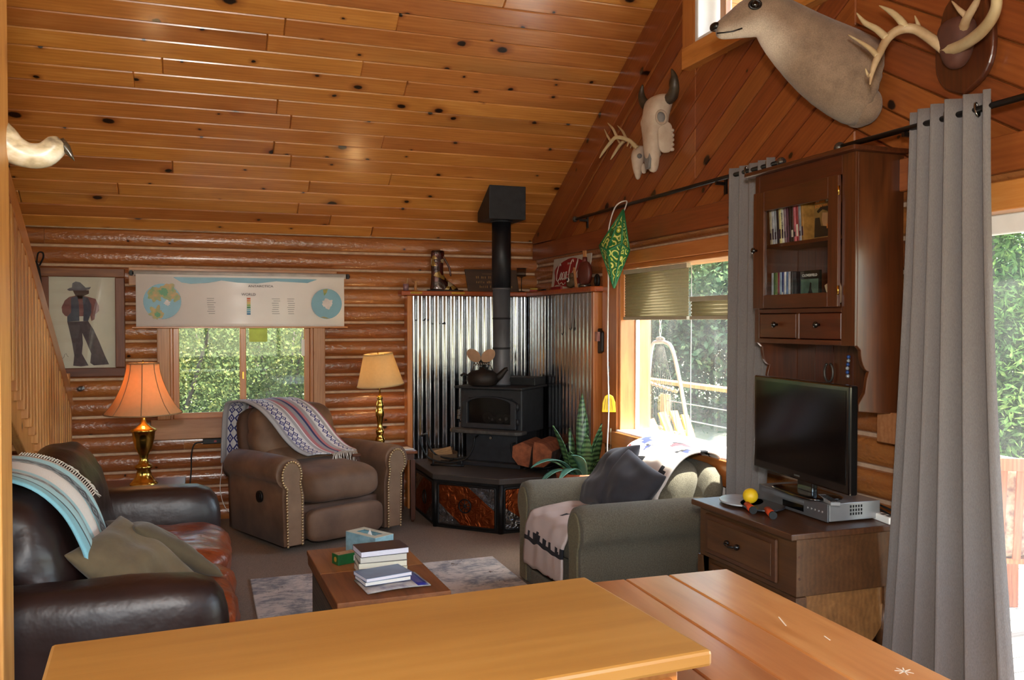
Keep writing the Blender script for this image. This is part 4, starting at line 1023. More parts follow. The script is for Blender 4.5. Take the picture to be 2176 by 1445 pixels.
mg = thing('magazine', 'blue edged magazine spread under the shorter book stack', 'magazine', (.80, 3.865, ZT), 6)
k = MB(); k.grid(lambda u, v: (-.145+u*.29, -.115+v*.22, .006+.006*math.sin(u*3.1)), 10, 4); k.build('cover', plain('magazine_cover', '6a6a7c', .3, vs=14, col2='c8c4bc'), mg, solid=.005)
k = MB(); k.grid(lambda u, v: (.085+u*.05, -.115+v*.22, .0095+.006*math.sin((.79+u*.17)*3.1)), 3, 4); k.build('cover_band', plain('magazine_blue', '2c348a', .3), mg, solid=.001)
z = ZT+.016
for lab, sz, rz, cv, pg in (('white paged paperback lying under the blue covered book', (.145, .215, .019), 99, '30406a', 'e4e2dc'), ('book with blue and grey sky cover on the shorter stack', (.15, .22, .017), 103, '6a7f9c', 'dedce6')):
    book('paperback_book', lab, (.765, 3.895), sz, rz, cv, pg, z); z += sz[2]+.0004
tb = thing('tissue_box', 'pale blue tissue box at the far end of the trunk', 'tissue box', (.80, 4.42, ZT), -60)
k = MB(); bh_ = .105
for b in ((-.115, .115, -.06, -.058, 0, bh_), (-.115, .115, .058, .06, 0, bh_), (-.115, -.113, -.058, .058, 0, bh_), (.113, .115, -.058, .058, 0, bh_), (-.113, .113, -.058, .058, 0, .002)): k.bx(*b)
k.build('carton', plain('tissue_carton', '8fb9c4', .6, vs=22, col2='6f8f98'), tb)
k = MB(); ringprism(k, [(-.115, -.06), (.115, -.06), (.115, .06), (-.115, .06)], [(-.075, -.028), (.075, -.028), (.075, .028), (-.075, .028)], bh_, bh_+.0015)
k.v = [(x, z_, y) for x, y, z_ in k.v]; k.build('lid', plain('tissue_lid', 'c4c8b8', .6), tb, fix=True)
k = MB(); k.bx(-.11, .11, -.055, .055, .002, .07); k.build('tissue_stack', WHITE, tb)
k = MB(); k.add([(-.02, -.01, .07), (.03, -.006, .07), (.02, .012, .07), (.004, 0, .125)], [(0, 1, 3), (1, 2, 3), (2, 0, 3)]); k.build('tissue', WHITE, tb)
tea = thing('tea_box', 'small green carton beside the book stack on the trunk', 'carton', (.655, 4.285, ZT), 20)
k = MB(); k.bx(-.055, .055, -.032, .032, 0, .05); k.build('carton', plain('green_carton', '1f6b34', .45, vs=6, col2='124a22'), tea, bevel=.002)
k = MB(); k.bx(-.05, .05, -.027, .027, .0502, .0508); k.build('top_print', plain('carton_print', '8a5a48', .5, vs=60, col2='c8a878'), tea)
k = MB(); k.cyl((-.0552, -.004, .026), (-.0558, -.004, .026), .013, n=12); k.build('emblem', plain('gold_print', 'b08a30', .4), tea)
k = MB(); k.bx(.03, .05, -.0328, -.0322, .012, .038); k.build('print_panel', WHITE, tea)

# ---- foreground: kitchen island slab and plank dining table
isl = thing('kitchen_island', 'kitchen island with honey coloured wooden top in the foreground', 'island', (.345, 1.80, 0), 3.2)
m = MB(); m.bx(-.635, .635, -.285, .285, .885, .92); m.build('top', SLAB, isl, bevel=.008)
m = MB(); m.bx(-.58, .58, -.24, .24, .08, .885); m.build('cabinet', SASHZ, isl, bevel=.004)
m = MB(); m.bx(-.54, .54, -.20, .20, 0, .08); m.build('plinth', BLACKI, isl)
for x in (-.29, .29):
    d = boxo('door', (x-.27, x+.27, -.26, -.241, .12, .86), SASHZ, isl); k = MB(); k.ball((x*.2, -.275, .62), .015, 8); k.build('knob', BLACKI, d)
dt = thing('dining_table', 'plank topped fir dining table at the lower right', 'table', (1.335, 1.60, 0), -1.5)
bws = [(-.345, -.21), (-.21, -.045), (-.045, .115), (.115, .345)]
for a, b in bws:
    m = MB(); m.bx(-(b-a)/2+.0012, (b-a)/2-.0012, -.98, .98, -.02, .02); o = m.build('tabletop_plank', TABLE, dt, bevel=.006, loc=((a+b)/2, 0, .73))
m = MB(); m.bx(-.29, .29, -.88, .88, .62, .71); m.build('apron', TABLE, dt)
SCR_ = plain('white_scratch', 'd8c4a8', .6)
m = MB()
for a in (10, 55, 100, 150, 200, 250, 305): m.bar((.27, .07, .7502), (.27+.022*math.cos(R(a)), .07+.022*math.sin(R(a)), .7502), .003, .0006)
m.build('star_scratch', SCR_, dt)
m = MB(); m.bar((.19, .43, .7502), (.215, .50, .7502), .004, .0006); m.build('scratch', SCR_, dt)
m = MB(); m.bar((.235, .30, .7502), (.24, .33, .7502), .004, .0006); m.build('scratch', SCR_, dt)
for x in (-.28, .28):
    for y in (-.88, .88):
        m = MB(); m.bx(x-.035, x+.035, y-.035, y+.035, 0, .71); m.build('leg', STAIR, dt, bevel=.005)

# ---- stairs on the left
sr = thing('staircase', 'pine staircase with close balusters rising on the left side', 'staircase', (-.98, 0, 0))
def zrail(y): return 1.07 + (7.2-y)*.60
def zstr(y): return zrail(y) - .93
m = MB(); ya, yb = 3.3, 7.25
m.prism([(ya, zstr(ya)-.30), (yb-.15, max(zstr(yb-.15)-.27, 0)), (yb, 0), (yb, zstr(yb)+.02), (ya, zstr(ya)+.02)], -.02, .03, 'x'); m.build('stringer', STAIR, sr, bevel=.006)
m = MB(); m.prism([(ya, zstr(ya)-.30), (yb-.15, max(zstr(yb-.15)-.27, 0)), (yb, 0), (yb, zstr(yb)+.02), (ya, zstr(ya)+.02)], -1.0, -.95, 'x'); m.build('stringer', STAIR, sr, bevel=.006)
n_ = 14
for i in range(n_):
    z_ = .19+i*.178; y_ = 7.10 - i*.295
    if y_ < 3.2: break
    m = MB(); m.bx(-.95, -.02, y_-.27, y_+.03, z_-.04, z_); m.build('tread', RAIL, sr, bevel=.004)
L = math.hypot(yb-ya, .6*(yb-ya)); ang = -math.atan(.6)
for off, w_, h_, xx in ((0, .085, .035, .02), (-.085, .035, .09, .05)):
    plank('handrail', L, w_, h_, RAIL, sr, (xx, (ya+yb)/2, zrail((ya+yb)/2)+off), (0, math.atan(.6), R(90)))
y_ = 7.16; i = 0
while y_ > 3.5:
    zt_ = zrail(y_)-.06; zb_ = zstr(y_)-.10
    m = MB(); m.bx(-.019, .019, -.030, .030, -(zt_-zb_)/2, (zt_-zb_)/2); m.build('baluster', STAIR, sr, bevel=.003, seg=1, loc=(.045, y_, (zt_+zb_)/2)); y_ -= .098
m = MB(); m.bx(-.045, .045, 7.18, 7.27, 0, 1.22); m.build('newel_post', STAIR, sr, bevel=.006)
# near post at the left frame edge
m = MB(); m.bx(-.07, .07, -.07, .07, 0, 3.9); o = m.build('trim_1', STAIR, None, bevel=.006, loc=(-.56, 2.62, 0)); struct(o, 'pine post at the left edge')

# ---- near-left bovine horn on the post
hn = thing('horn_mount', 'pale curved cow horn with dark tip mounted at the upper left', 'horn', (-.53, 2.70, 2.04))
m = MB(); hp_ = smooth_path([(-.10, .02, .10), (.0, .0, .075), (.045, 0, .035), (.085, 0, .018), (.125, 0, .022), (.155, .0, .05), (.168, 0, .062)], 5)
m.tube(hp_, lerps([.05, .045, .040, .035, .034, .030, .016], 5), 14); t = NT('horn_bone'); n = t.noise(t.coord('Object', (1, 1, 2)), 9, 4); t.set(Base_Color=t.ramp(n, [(.35, '4a3a2c'), (.52, 'b9a98a'), (.7, 'e2dac8')]), Roughness=.35); m.build('horn', t.mat, hn)
m = MB(); m.tube([(.163, 0, .058), (.178, -.004, .044), (.192, -.008, .022), (.200, -.01, .008)], [.017, .013, .006, .001], 10); m.build('tip', plain('horn_tip', '3a3428', .25, coat=.5), hn)
m = MB(); m.sup((-.11, .02, .10), (.05, .12, .14), 3, 6); m.build('mount_block', CABW, hn)
# ================================================================ TV corner, wall cabinet, curtains
KNOB = plain('black_knob', '0c0b0b', .25, coat=.5)
# ---- baker's table used as TV stand; local front = -y
ts = thing('tv_stand', 'old brown baker table with drawers and curved bin under the television', 'tv stand', (2.53, 3.305, 0), -90)
m = MB(); m.bx(-.385, .385, -.29, .275, .715, .742); m.build('top', STANDW, ts, bevel=.005)
m = MB(); m.bx(-.365, .365, -.25, .26, .475, .715); m.build('drawer_case', STANDW, ts, bevel=.003)
m = MB(); m.bx(-.355, .355, -.22, -.20, .13, .475); m.build('bin_front', STANDW, ts, bevel=.003)
bp = [(-.25, .475), (.24, .475), (.24, .44)] + [(-.20+.44*math.cos(R(a)), .44-.325*math.sin(R(a))) for a in range(6, 91, 7)] + [(-.22, .115)]
for x in (-.35, .335):
    m = MB(); m.prism(bp, x, x+.015, 'x'); m.build('bin_side', STANDP, ts, fix=True)
m = MB()
arc = [(-.20+.44*math.cos(R(a)), .44-.325*math.sin(R(a))) for a in range(0, 91, 6)]
m.grid(lambda u, v: (-.335+u*.67, arc[min(int(v*15), 15)][0], arc[min(int(v*15), 15)][1]), 2, 15); m.uv = {}; m.build('bin_belly', STANDP, ts, solid=.01)
m = MB(); m.bx(-.372, -.335, -.258, -.205, .10, .475); m.build('corner_stile', STANDW, ts); m = MB(); m.bx(.335, .372, -.258, -.205, .10, .475); m.build('corner_stile', STANDW, ts)
def pull(par, x, y, z):
    k = MB(); k.ball((x-.04, y-.014, z), .014, 8); k.ball((x+.04, y-.014, z), .014, 8); k.tube([(x-.04, y-.02, z), (x, y-.03, z-.004), (x+.04, y-.02, z)], .0065, 6); k.build('pull_handle', KNOB, par)
for z0, z1, x0, x1, y in ((.50, .69, -.30, .25, -.25), (.27, .445, -.30, .25, -.222)):
    d = boxo('drawer', (x0, x1, y-.016, y, z0, z1), STANDW, ts, bevel=.006); k = MB(); k.bx(x0+.03, x1-.03, y-.021, y-.016, z0+.025, z1-.025); k.build('raised_panel', STANDW, d, bevel=.004); pull(d, (x0+x1)/2-.02, y-.022, (z0+z1)/2)
for x in (-.335, .335):
    m = MB(); m.bx(x-.03, x+.03, .20, .26, .40, .475); m.lathe([(.024, 0), (.030, .10), (.036, .20), (.026, .215), (.036, .23), (.036, .30), (.03, .40)], 14, (x, .23, 0)); m.build('turned_leg', STANDW, ts)
    m = MB(); m.lathe([(.024, 0), (.030, .08), (.03, .10)], 14, (x, -.23, 0)); m.build('turned_leg', STANDW, ts)
for z_ in (.55, .64):
    k = MB(); k.cyl((.365, -.235, z_), (.3665, -.235, z_), .006, n=8); k.build('wood_plug', CABX, ts)
ZS = .7425
# ---- DVD / VCR recorder
vc = thing('video_player', 'silver video player under the television', 'video player', (2.64, 3.27, ZS), -91)
SILV = plain('silver_plastic', 'a9aaab', .35, .6, var=.05); SILD = plain('silver_fascia', '7a7c80', .3, .7, var=.05)
m = MB(); m.bx(-.25, .25, -.125, .14, .008, .085); m.build('case', SILV, vc, bevel=.003)
m = MB(); m.bx(-.25, .25, -.135, -.125, .006, .086); m.build('fascia', SILD, vc, bevel=.003)
m = MB(); m.bx(-.06, .09, -.1362, -.135, .02, .048); m.build('display', plain('black_display', '050506', .1), vc)
m = MB(); m.bx(-.22, .09, -.1362, -.135, .056, .074); m.build('tape_slot', plain('slot_grey', '5c5e62', .4), vc)
for i in range(5):
    k = MB(); k.cyl((.12+i*.024, -.1375, .045), (.12+i*.024, -.135, .045), .0045, n=8); k.build('button', SILV, vc)
for i in range(3):
    for j in range(5):
        k = MB(); k.bx(.2505, .2512, -.02+j*.014, -.012+j*.014, .03+i*.016, .041+i*.016); k.build('vent_slot', BLACKI, vc)
for x in (-.2, .2):
    for y in (-.1, .1):
        k = MB(); k.cyl((x, y, 0), (x, y, .008), .012, n=8); k.build('foot', BLACKI, vc)
ZV = ZS+.0862
tv = thing('television', 'black flat screen television on the silver video player', 'television', (2.53, 3.24, ZV), -96)
GLOSS = plain('gloss_black', '060607', .12, coat=1., var=.05); SCR = plain('tv_screen', '020203', .10, var=0)
m = MB(); m.sup((0, .03, .008), (.36, .19, .016), (5, 5, 4), 8); m.build('base', GLOSS, tv)
m = MB(); m.bx(-.06, .06, .02, .05, .012, .10); m.build('neck', GLOSS, tv, bevel=.006)
m = MB(); m.bx(-.385, .385, -.018, .022, .065, .515); hs_ = m.build('bezel', GLOSS, tv, bevel=.008)
m = MB(); m.bx(-.36, .36, -.0195, -.0175, .105, .492); m.build('screen', SCR, hs_)
m = MB(); m.sup((0, .045, .29), (.6, .07, .36), 6, 6); m.build('back_shell', plain('tv_back', '101012', .5), tv)
m = MB(); m.bx(-.022, .022, -.0192, -.018, .081, .088); m.build('maker_mark', plain('dull_mark', '4a4a46', .5), tv)
o = thing('remote_control', 'grey remote control lying on the video player in front of the television', 'remote', (2.535, 3.06, ZV), 70)
m = MB(); m.bx(-.09, .09, -.022, .022, 0, .016); m.build('case', plain('remote_grey', '8a8c8e', .45), o, bevel=.005)
for i in range(7):
    for j in range(3): k = MB(); k.bx(-.075+i*.02, -.064+i*.02, -.014+j*.011, -.007+j*.011, .016, .018); k.build('button', BLACKI, o)
# ---- paddles and ball on the stand
def paddle(label, loc, rz, col):
    p = thing('paddle', label, 'paddle', loc, rz, 'beach paddles on the tv stand')
    k = MB(); k.prism([(.115*math.cos(R(a))*1.15+.11, .10*math.sin(R(a))) for a in range(0, 360, 15)] , .012, .020); k.build('blade', plain('paddle_'+col, col, .3, coat=.3), p, bevel=.002)
    k = MB(); k.tube([(0, 0, .017), (-.05, 0, .017), (-.105, 0, .017)], .0165, 12); g = k.build('grip', plain('orange_grip', 'd8481c', .6, vs=90, col2='a83410', bump=.5, bs=150), p)
    k = MB(); k.cyl((-.105, 0, .017), (-.115, 0, .017), .0175, n=12); k.build('butt_cap', BLACKI, g); return p
paddle('silver faced paddle with orange grip at the edge of the television stand', (2.36, 3.40, ZS), 69, 'a8acb2')
paddle('dark faced paddle with orange grip nearest the video player', (2.385, 3.28, ZS), 66, '2c2e34')
m = MB(); m.ball((0, 0, .0), .035, 14); b_ = m.build('ball', plain('yellow_ball', 'e0b818', .5, var=.1), None, loc=(2.385, 3.41, ZS+.056)); tag(b_, 'yellow ball resting on the paddles', 'ball')
# ---- cables and strip behind the stand
for i, pts in enumerate(([(2.80, 3.05, .80), (2.83, 2.93, .74), (2.835, 2.90, .50), (2.82, 2.90, .25), (2.70, 2.90, .08), (2.6, 3.0, .03)], [(2.79, 3.1, .79), (2.835, 2.965, .72), (2.84, 2.95, .45), (2.80, 3.0, .18), (2.70, 3.10, .10), (2.55, 3.2, .02)], [(2.84, 3.3, .3), (2.80, 3.15, .14), (2.72, 2.98, .12), (2.62, 2.95, .02)])):
    m = MB(); m.tube(smooth_path(pts, 6), .0045, 6); o = m.build('power_cable', plain('black_cable', '0a0a0b', .5), None)
    tag(o, ('black cable looping down from the white strip beside the curtain', 'black cable hanging behind the television stand leg', 'short black cable near the floor behind the stand')[i], 'cable', 'cables behind the television stand')
ps = thing('power_strip', 'white power strip lying at the back of the television stand', 'power strip', (2.768, 2.99, ZS), 80)
m = MB(); m.bx(-.07, .07, -.02, .02, 0, .03); m.build('body', WHITE, ps, bevel=.004)
for i in range(3): k = MB(); k.bx(-.05+i*.04, -.03+i*.04, -.01, .01, .03, .031); k.build('socket', BLACKI, ps)
o = boxo('wood_block', (2.80, 2.869, 2.94, 3.07, 1.075, 1.21), TRIM); tag(o, 'pale wood block on the logs below the wall cabinet', 'wood block')

# ---- wall cabinet: local front = -y, back on wall y=0
wc = thing('wall_cabinet', 'dark oak wall cabinet with glazed door above the television', 'cabinet', (2.865, 3.345, 0), -90)
Z0, Z1, DP = 1.50, 2.325, .245; HWc = .355
for x in (-1, 1):
    prof = [(0, Z1), (-DP, Z1), (-DP, Z0)] + [(-DP+.02+.045*(1-math.cos(R(a)))*1., Z0-.02-.09*math.sin(R(a))) for a in range(0, 91, 15)] + [(-.19, 1.36), (-.20, 1.30), (-.235, 1.25), (-.235, 1.22), (0, 1.20)]
    m = MB(); m.prism(prof, x*HWc-(.02 if x > 0 else 0), x*HWc+(.0 if x > 0 else .02), 'x'); m.build('side_panel', CABW, wc, bevel=.003, fix=True)
m = MB(); m.bx(-HWc-.045, HWc+.03, -DP-.05, 0, Z1, Z1+.022); m.build('cornice', CABX, wc, bevel=.006)
m = MB(); m.bx(-HWc+.02, HWc-.02, -DP, 0, Z0, Z0+.018); m.build('bottom_board', CABX, wc)
for i in range(5):
    w_ = (2*HWc-.04)/5; m = MB(); m.bx(-HWc+.02+i*w_+.001, -HWc+.02+(i+1)*w_-.001, -.014, 0, 1.24, Z1-.002); m.build('back_board', CABW, wc, bevel=.002)
m = MB(); m.bx(-HWc+.02, HWc-.02, -DP+.025, -.014, 1.968, 1.984); m.build('shelf', CABX, wc)
m = MB(); m.bx(-HWc+.02, HWc-.02, -DP+.02, -.014, 1.664, 1.680); m.build('shelf', CABX, wc)
# face frame
for b in ((-HWc+.0, -HWc+.035, Z0, Z1), (HWc-.085, HWc-.001, Z0, Z1)):
    m = MB(); m.bx(b[0], b[1], -DP-.012, -DP, b[2], b[3]); m.build('face_stile', CABW, wc, bevel=.002)
m = MB(); m.bx(-HWc+.035, HWc-.085, -DP-.012, -DP, 2.24, Z1); m.build('face_rail', CABX, wc, bevel=.002)
m = MB(); m.bx(-HWc+.035, HWc-.085, -DP-.012, -DP, 1.645, 1.665); m.build('face_rail', CABX, wc, bevel=.002)
m = MB(); m.bx(-HWc+.035, HWc-.085, -DP-.012, -DP, Z0, 1.522); m.build('face_rail', CABX, wc, bevel=.002)
dx0, dx1, dz0, dz1 = -HWc+.012, HWc-.087, 1.668, 2.238
m = MB(); yd = -DP-.014
m.bx(dx0, dx0+.085, yd-.018, yd, dz0, dz1); m.bx(dx1-.065, dx1, yd-.018, yd, dz0, dz1)
m.bx(dx0+.085, dx1-.065, yd-.018, yd, dz0, dz0+.065, 1); m.bx(dx0+.085, dx1-.065, yd-.018, yd, dz1-.095, dz1, 1)
do = m.build('door', [CABW, CABX], wc, bevel=.003)
m = MB(); m.bx(dx0+.08, dx1-.06, yd-.010, yd-.006, dz0+.06, dz1-.09); m.build('door_pane', CASEG, do)
k = MB(); k.lathe([(.006, 0), (.006, .012), (.014, .018), (.014, .026), (.006, .032)], 12); k.v = [(x+dx0+.03, yd-.018-z, y+1.955) for x, y, z in k.v]; k.build('knob', KNOB, do)
for z_ in (1.74, 2.17): k = MB(); k.cyl((dx1+.002, yd-.016, z_-.02), (dx1+.002, yd-.016, z_+.02), .005, n=8); k.build('hinge', BRASS, do)
xm = (-HWc+.035+HWc-.085)/2
for x0, x1 in ((-HWc+.038, xm-.012), (xm+.012, HWc-.088)):
    d = boxo('drawer', (x0, x1, -DP-.010, -DP+.02, 1.526, 1.642), CABX, wc, bevel=.003); k = MB(); k.lathe([(.006, 0), (.006, .012), (.014, .018), (.014, .026), (.006, .032)], 12); k.v = [(x+(x0+x1)/2, -DP-.010-z, y+1.59) for x, y, z in k.v]; k.build('knob', KNOB, d)
boxo('drawer_divider', (xm-.012, xm+.012, -DP-.012, -DP, 1.522, 1.645), CABW, wc)
# film cases, world coordinates via the cabinet frame: local x -> world -y
def case(name, label, x, y, z, w, d, h, col, tilt=0, group='film cases on the cabinet shelves', text_s=None):
    c = thing(name, label, 'film case', (2.865+y, 3.345-x, z), -90, group, rot=(0, R(tilt), R(-90)))
    k = MB(); k.bx(-w/2, w/2, -d/2, d/2, 0, h); k.build('case', plain('case_'+col, col, .3, vs=30, var=.25), c, bevel=.0015, seg=1)
    k = MB(); a = random.uniform(.12, .3); k.bx(-w/2+.0015, w/2-.0015, -d/2-.0006, -d/2, h*.12, h*(.12+a)); k.build('spine_band', plain('band_'+random.choice(['d8d2c4', '8a2a2a', '20202a', 'c8a860', '3a4a7a']), 'd8d2c4' if col < '8' else '3a2a3a', .4), c)
    return c
PRB_ = plain('spine_black', '15120f', .5)
cols = [('cream', 'b9a98c'), ('white', 'c4c2c6'), ('pale grey', 'a4a6ac'), ('black', '1c1a22'), ('cream yellow', 'd8c88c'), ('ivory', 'd6d0c0'), ('mauve', '8c7480'), ('plum', '5c3448'), ('near black', '17141a'), ('dark brown', '2a1f20'), ('pink', 'c46a74'), ('red', '98343a'), ('silver grey', '8c8e96'), ('tan', 'a8773c')]
ords = ['leftmost', 'second', 'third', 'fourth', 'fifth', 'sixth', 'seventh', 'eighth', 'ninth', 'tenth', 'eleventh', 'twelfth', 'thirteenth', 'fourteenth']
x = -.305
for i, (nm, c_) in enumerate(cols):
    x += .0185
    q_ = case('film_case', f'{nm} spined film case, {ords[i]} from the left on the upper cabinet shelf' if i else f'{nm} spined film case at the left end of the upper cabinet shelf', x, -.145, 1.985, .0145, .135, .19, c_, -4)
    if i == 5: text('spine_title', 'JOHN WAYNE', .0145, PRB_, q_, (0, -.0686, .10), (R(90), R(90), 0))
fc = thing('film_case', 'brown film case with a hatted cowboy face turned outward on the upper shelf', 'film case', (2.865-.175, 3.345-.055, 1.985), -90, 'film cases on the cabinet shelves')
k = MB(); k.bx(-.068, .07, 0, .014, 0, .195); k.build('case', plain('case_western', '6a4a26', .3, vs=16, col2='8a6a3a'), fc, bevel=.0015)
SKIN = plain('print_skin', 'b08058', .6); PRB = plain('print_black', '15120f', .5); PRO = plain('print_orange', 'c8732c', .5); PRW = plain('print_white', 'd8d8d4', .5)
def patch(par, pts, mat, y, nm='print', t_=.0004):
    k = MB(); k.prism(pts, y-t_, y, 'y'); return k.build(nm, mat, par, fix=True)
patch(fc, [(-.04, .12), (-.01, .135), (.05, .115), (.055, .125), (.02, .15), (-.02, .15), (-.05, .13)], PRB, -.0002); patch(fc, [(-.005, .06), (.02, .055), (.035, .075), (.04, .115), (-.01, .12), (-.015, .09)], SKIN, -.0002)
patch(fc, [(-.065, .01), (.065, .01), (.06, .05), (.02, .055), (-.02, .06), (-.03, .1), (-.06, .1)], PRB, -.0006, t_=.0003); patch(fc, [(-.06, .165), (.005, .165), (.005, .19), (-.06, .19)], PRO, -.0002); patch(fc, [(.012, .168), (.065, .168), (.065, .188), (.012, .188)], PRW, -.0002); patch(fc, [(.02, .045), (.066, .045), (.066, .065), (.02, .065)], PRO, -.001)
text('cover_number', '20', .022, PRW, fc, (-.045, -.0012, .1775), (R(90), 0, 0)); text('cover_title', 'JOHN WAYNE', .019, PRO, fc, (.0, -.0008, .152), (R(90), 0, 0))
cols2 = [('silver', 'b4b8bc'), ('green floral', '4c6a34'), ('olive floral', '6a7a44'), ('crimson floral', '8a3a4a'), ('pale blue', '9ab0c8'), ('navy', '2c3c78'), ('white', 'd4d6da'), ('steel blue', '54709c'), ('light grey', 'b0b2b8'), ('black', '18181c')]
x = -.31
for i, (nm, c_) in enumerate(cols2):
    w_ = .0145; x += .0165
    case('disc_case', f'{nm} spined disc case, {ords[i]} from the left on the lower cabinet shelf' if i else f'{nm} spined disc case at the left end of the lower cabinet shelf', x, -.135, 1.6805, .013, .13, .165, c_, 0)
cf = thing('film_case', 'dark green film case turned outward beside the lower row of spines', 'film case', (2.865-.165, 3.345+.055, 1.6805), -90, 'film cases on the cabinet shelves')
k = MB(); k.bx(-.07, .07, 0, .014, 0, .165); k.build('case', plain('case_dark_green', '10221e', .25, vs=9, col2='0a1412'), cf, bevel=.0015)
GRN = plain('print_sea_green', '5c7a6c', .5, vs=14, col2='2c443c')
patch(cf, [(-.062, .02), (.062, .02), (.062, .125), (-.062, .125)], GRN, -.0002); patch(cf, [(-.035, .02), (.03, .02), (.02, .04), (.022, .06), (.012, .08), (.014, .105), (.004, .11), (.0, .08), (-.012, .055), (-.03, .04)], PRB, -.0006)
text('cover_title', 'CLOVERFIELD', .0175, PRW, cf, (0, -.0008, .142), (R(90), 0, 0))
o = boxo('flat_case', (-.07, .07, -.07, .07, 0, .014), PRB, loc=(2.865-.125, 3.345-.04, 1.6805), rot=(0, 0, R(20))); 
o.location = (2.655, 3.345+.0, 1.6805); o.rotation_euler = (0, 0, R(12)); o.scale = (.5, 1, 1); tag(o, 'black case lying flat before the dark green film case', 'film case', 'film cases on the cabinet shelves')
o = boxo('leaning_booklet', (-.004, .004, -.05, .05, 0, .12), plain('booklet_paper', 'c4ac8c', .8), loc=(2.865-.15, 3.345-.125, 1.6825), rot=(R(-24), 0, 0)); tag(o, 'tan booklet leaning in the right corner of the lower shelf', 'booklet')
# small trinkets hanging below the cabinet
tw = thing('hanging_trinket', 'blue and silver bead trinket hanging below the wall cabinet', 'trinket', (2.84, 3.30, 1.30))
for i in range(6):
    k = MB(); k.ball((0, .004*math.sin(i), .05+i*.018), .009, 6); k.build('bead', plain('blue_bead' if i % 2 else 'silver_bead', '3a5a9c' if i % 2 else 'a8acb0', .2, .3), tw)
k = MB(); k.tube([(.0, 0, .16), (.008, 0, .19)], .0015, 5); k.build('cord', BLACKI, tw)
hs2 = MB(); hs2.tube([(0, .03*math.cos(R(a)), .045*math.sin(R(a))) for a in range(110, 435, 15)], .006, 6); o = hs2.build('wire_loop', plain('dull_steel', '5a5652', .5, .8), None, loc=(2.838, 3.43, 1.36)); tag(o, 'rusty curved wire hook below the wall cabinet', 'hook')

# ---- curtains and rods
CURT = plain('grey_linen', '7c7673', .95, vs=420, col2='6c6663', bump=.3, bs=500, stretch=(1, 1, .25), sheen=.1)
def curtain(label, y0t, y1t, y0b, y1b, x, zt, zb, nf, amp, seed, grom=True):
    c = thing('curtain', label, 'curtain', (x, (y0t+y1t)/2, 0), 0, 'grey linen curtains'); ym = (y0t+y1t)/2
    def g(u, v):
        e = v**1.6; ya = y0t*(1-e)+y0b*e; yb_ = y1t*(1-e)+y1b*e
        ph = 2*math.pi*nf*u; a = amp*(.75+.5*v)
        a *= 1+.35*math.sin(u*7+seed)
        return (a*math.sin(ph + .35*math.sin(v*3+seed)) , ya+(yb_-ya)*(u+.012*math.sin(2*ph)) - ym, zt+(zb-zt)*v)
    k = MB(); k.grid(g, nf*12, 30); k.uv = {}; o = k.build('panel', CURT, c, solid=.004)
    for i in range(nf*2):
        u = (i+.5)/(nf*2)
        if i % 2 == 0: continue
    return c
c1 = curtain('grey curtain at the right end of the sunny window', 4.20, 3.78, 4.18, 3.86, 2.775, 2.45, .03, 5, .028, 1)
c2 = curtain('long grey curtain beside the sliding door at the right', 2.80, 2.415, 2.96, 2.27, 2.715, 2.45, .03, 5, .044, 4)
def rod(label, x, y0, y1, z, brk, fin, rings):
    r_ = thing('curtain_rod', label, 'curtain rod', (x, (y0+y1)/2, z), 0, 'dark metal curtain rods'); ym = (y0+y1)/2
    k = MB(); k.cyl((0, y0-ym, 0), (0, y1-ym, 0), .0125, n=12); k.build('rod', DKMETAL, r_)
    for y in fin: k = MB(); k.ball((0, y-ym, 0), .024, 10); k.cyl((0, y-ym-.02, 0), (0, y-ym+.02, 0), .016, n=12); k.build('finial', plain('pewter', '6a6864', .3, .9), r_)
    for y in brk:
        k = MB(); k.bx(-.012, BX-x-.075, y-ym-.008, y-ym+.008, -.03, -.012); k.bx(BX-x-.085, BX-x-.075, y-ym-.012, y-ym+.012, -.08, .02); k.build('bracket', DKMETAL, r_)
    for y in rings:
        k = MB(); k.tube([(.03*math.cos(R(a))*.3, y-ym+.006*math.sin(R(a)), .026*math.sin(R(a))) for a in range(0, 360, 30)], .005, 6, closed=True); k.build('grommet', plain('nickel_grommet', '8c8a86', .2, 1.), r_)
rod('dark curtain rod above the sunny window', 2.775, 3.73, 6.30, 2.415, (6.2, 4.3), (3.72, 6.31), (3.83, 4.02))
rod('dark curtain rod above the sliding door', 2.715, .3, 3.21, 2.39, (2.83,), (3.22,), (2.48, 2.62, 2.74))
# ---- cellular shades in the sunny window
SHADE = plain('cellular_shade', 'a39a84', .9, vs=10, var=.06)
def cell(label, y0, y1, z0, z1, bar):
    c = thing('window_shade', label, 'window shade', (BX-.03, (y0+y1)/2, z0)); n = int((z1-z0)/.019); hw = abs(y1-y0)/2
    k = MB(); k.grid(lambda u, v: (-.007*abs(math.sin(v*n*math.pi)), -hw+2*hw*u, (z1-z0)*v), 1, n*4); k.uv = {}
    t_ = MATS.get('pleated_shade_fabric')
    if not t_: t_ = shade_mat('pleated_shade_fabric', 'b3a98c')
    k.build('pleats', t_, c, solid=.002)
    k = MB(); k.bx(-.02, .012, -hw, hw, -.022, 0); k.build('bottom_rail', SHADE, c, bevel=.003)
    if bar: k = MB(); k.bx(-.02, .012, -hw, hw, z1-z0, z1-z0+.03); k.build('head_rail', SHADE, c, bevel=.003)
cell('wide olive cellular shade half lowered in the sunny window', 4.775, 5.645, 1.64, 1.945, True)
cell('narrow cellular shade band hanging midway beside the grey curtain', 4.16, 4.74, 1.64, 1.73, True)
m = MB(); m.tube([(2.885, 4.755, 1.96), (2.88, 4.755, 1.2), (2.885, 4.757, .86)], .0022, 5); o = m.build('shade_cord', WHITE, None); tag(o, 'thin white shade cord hanging in the sunny window', 'cord')
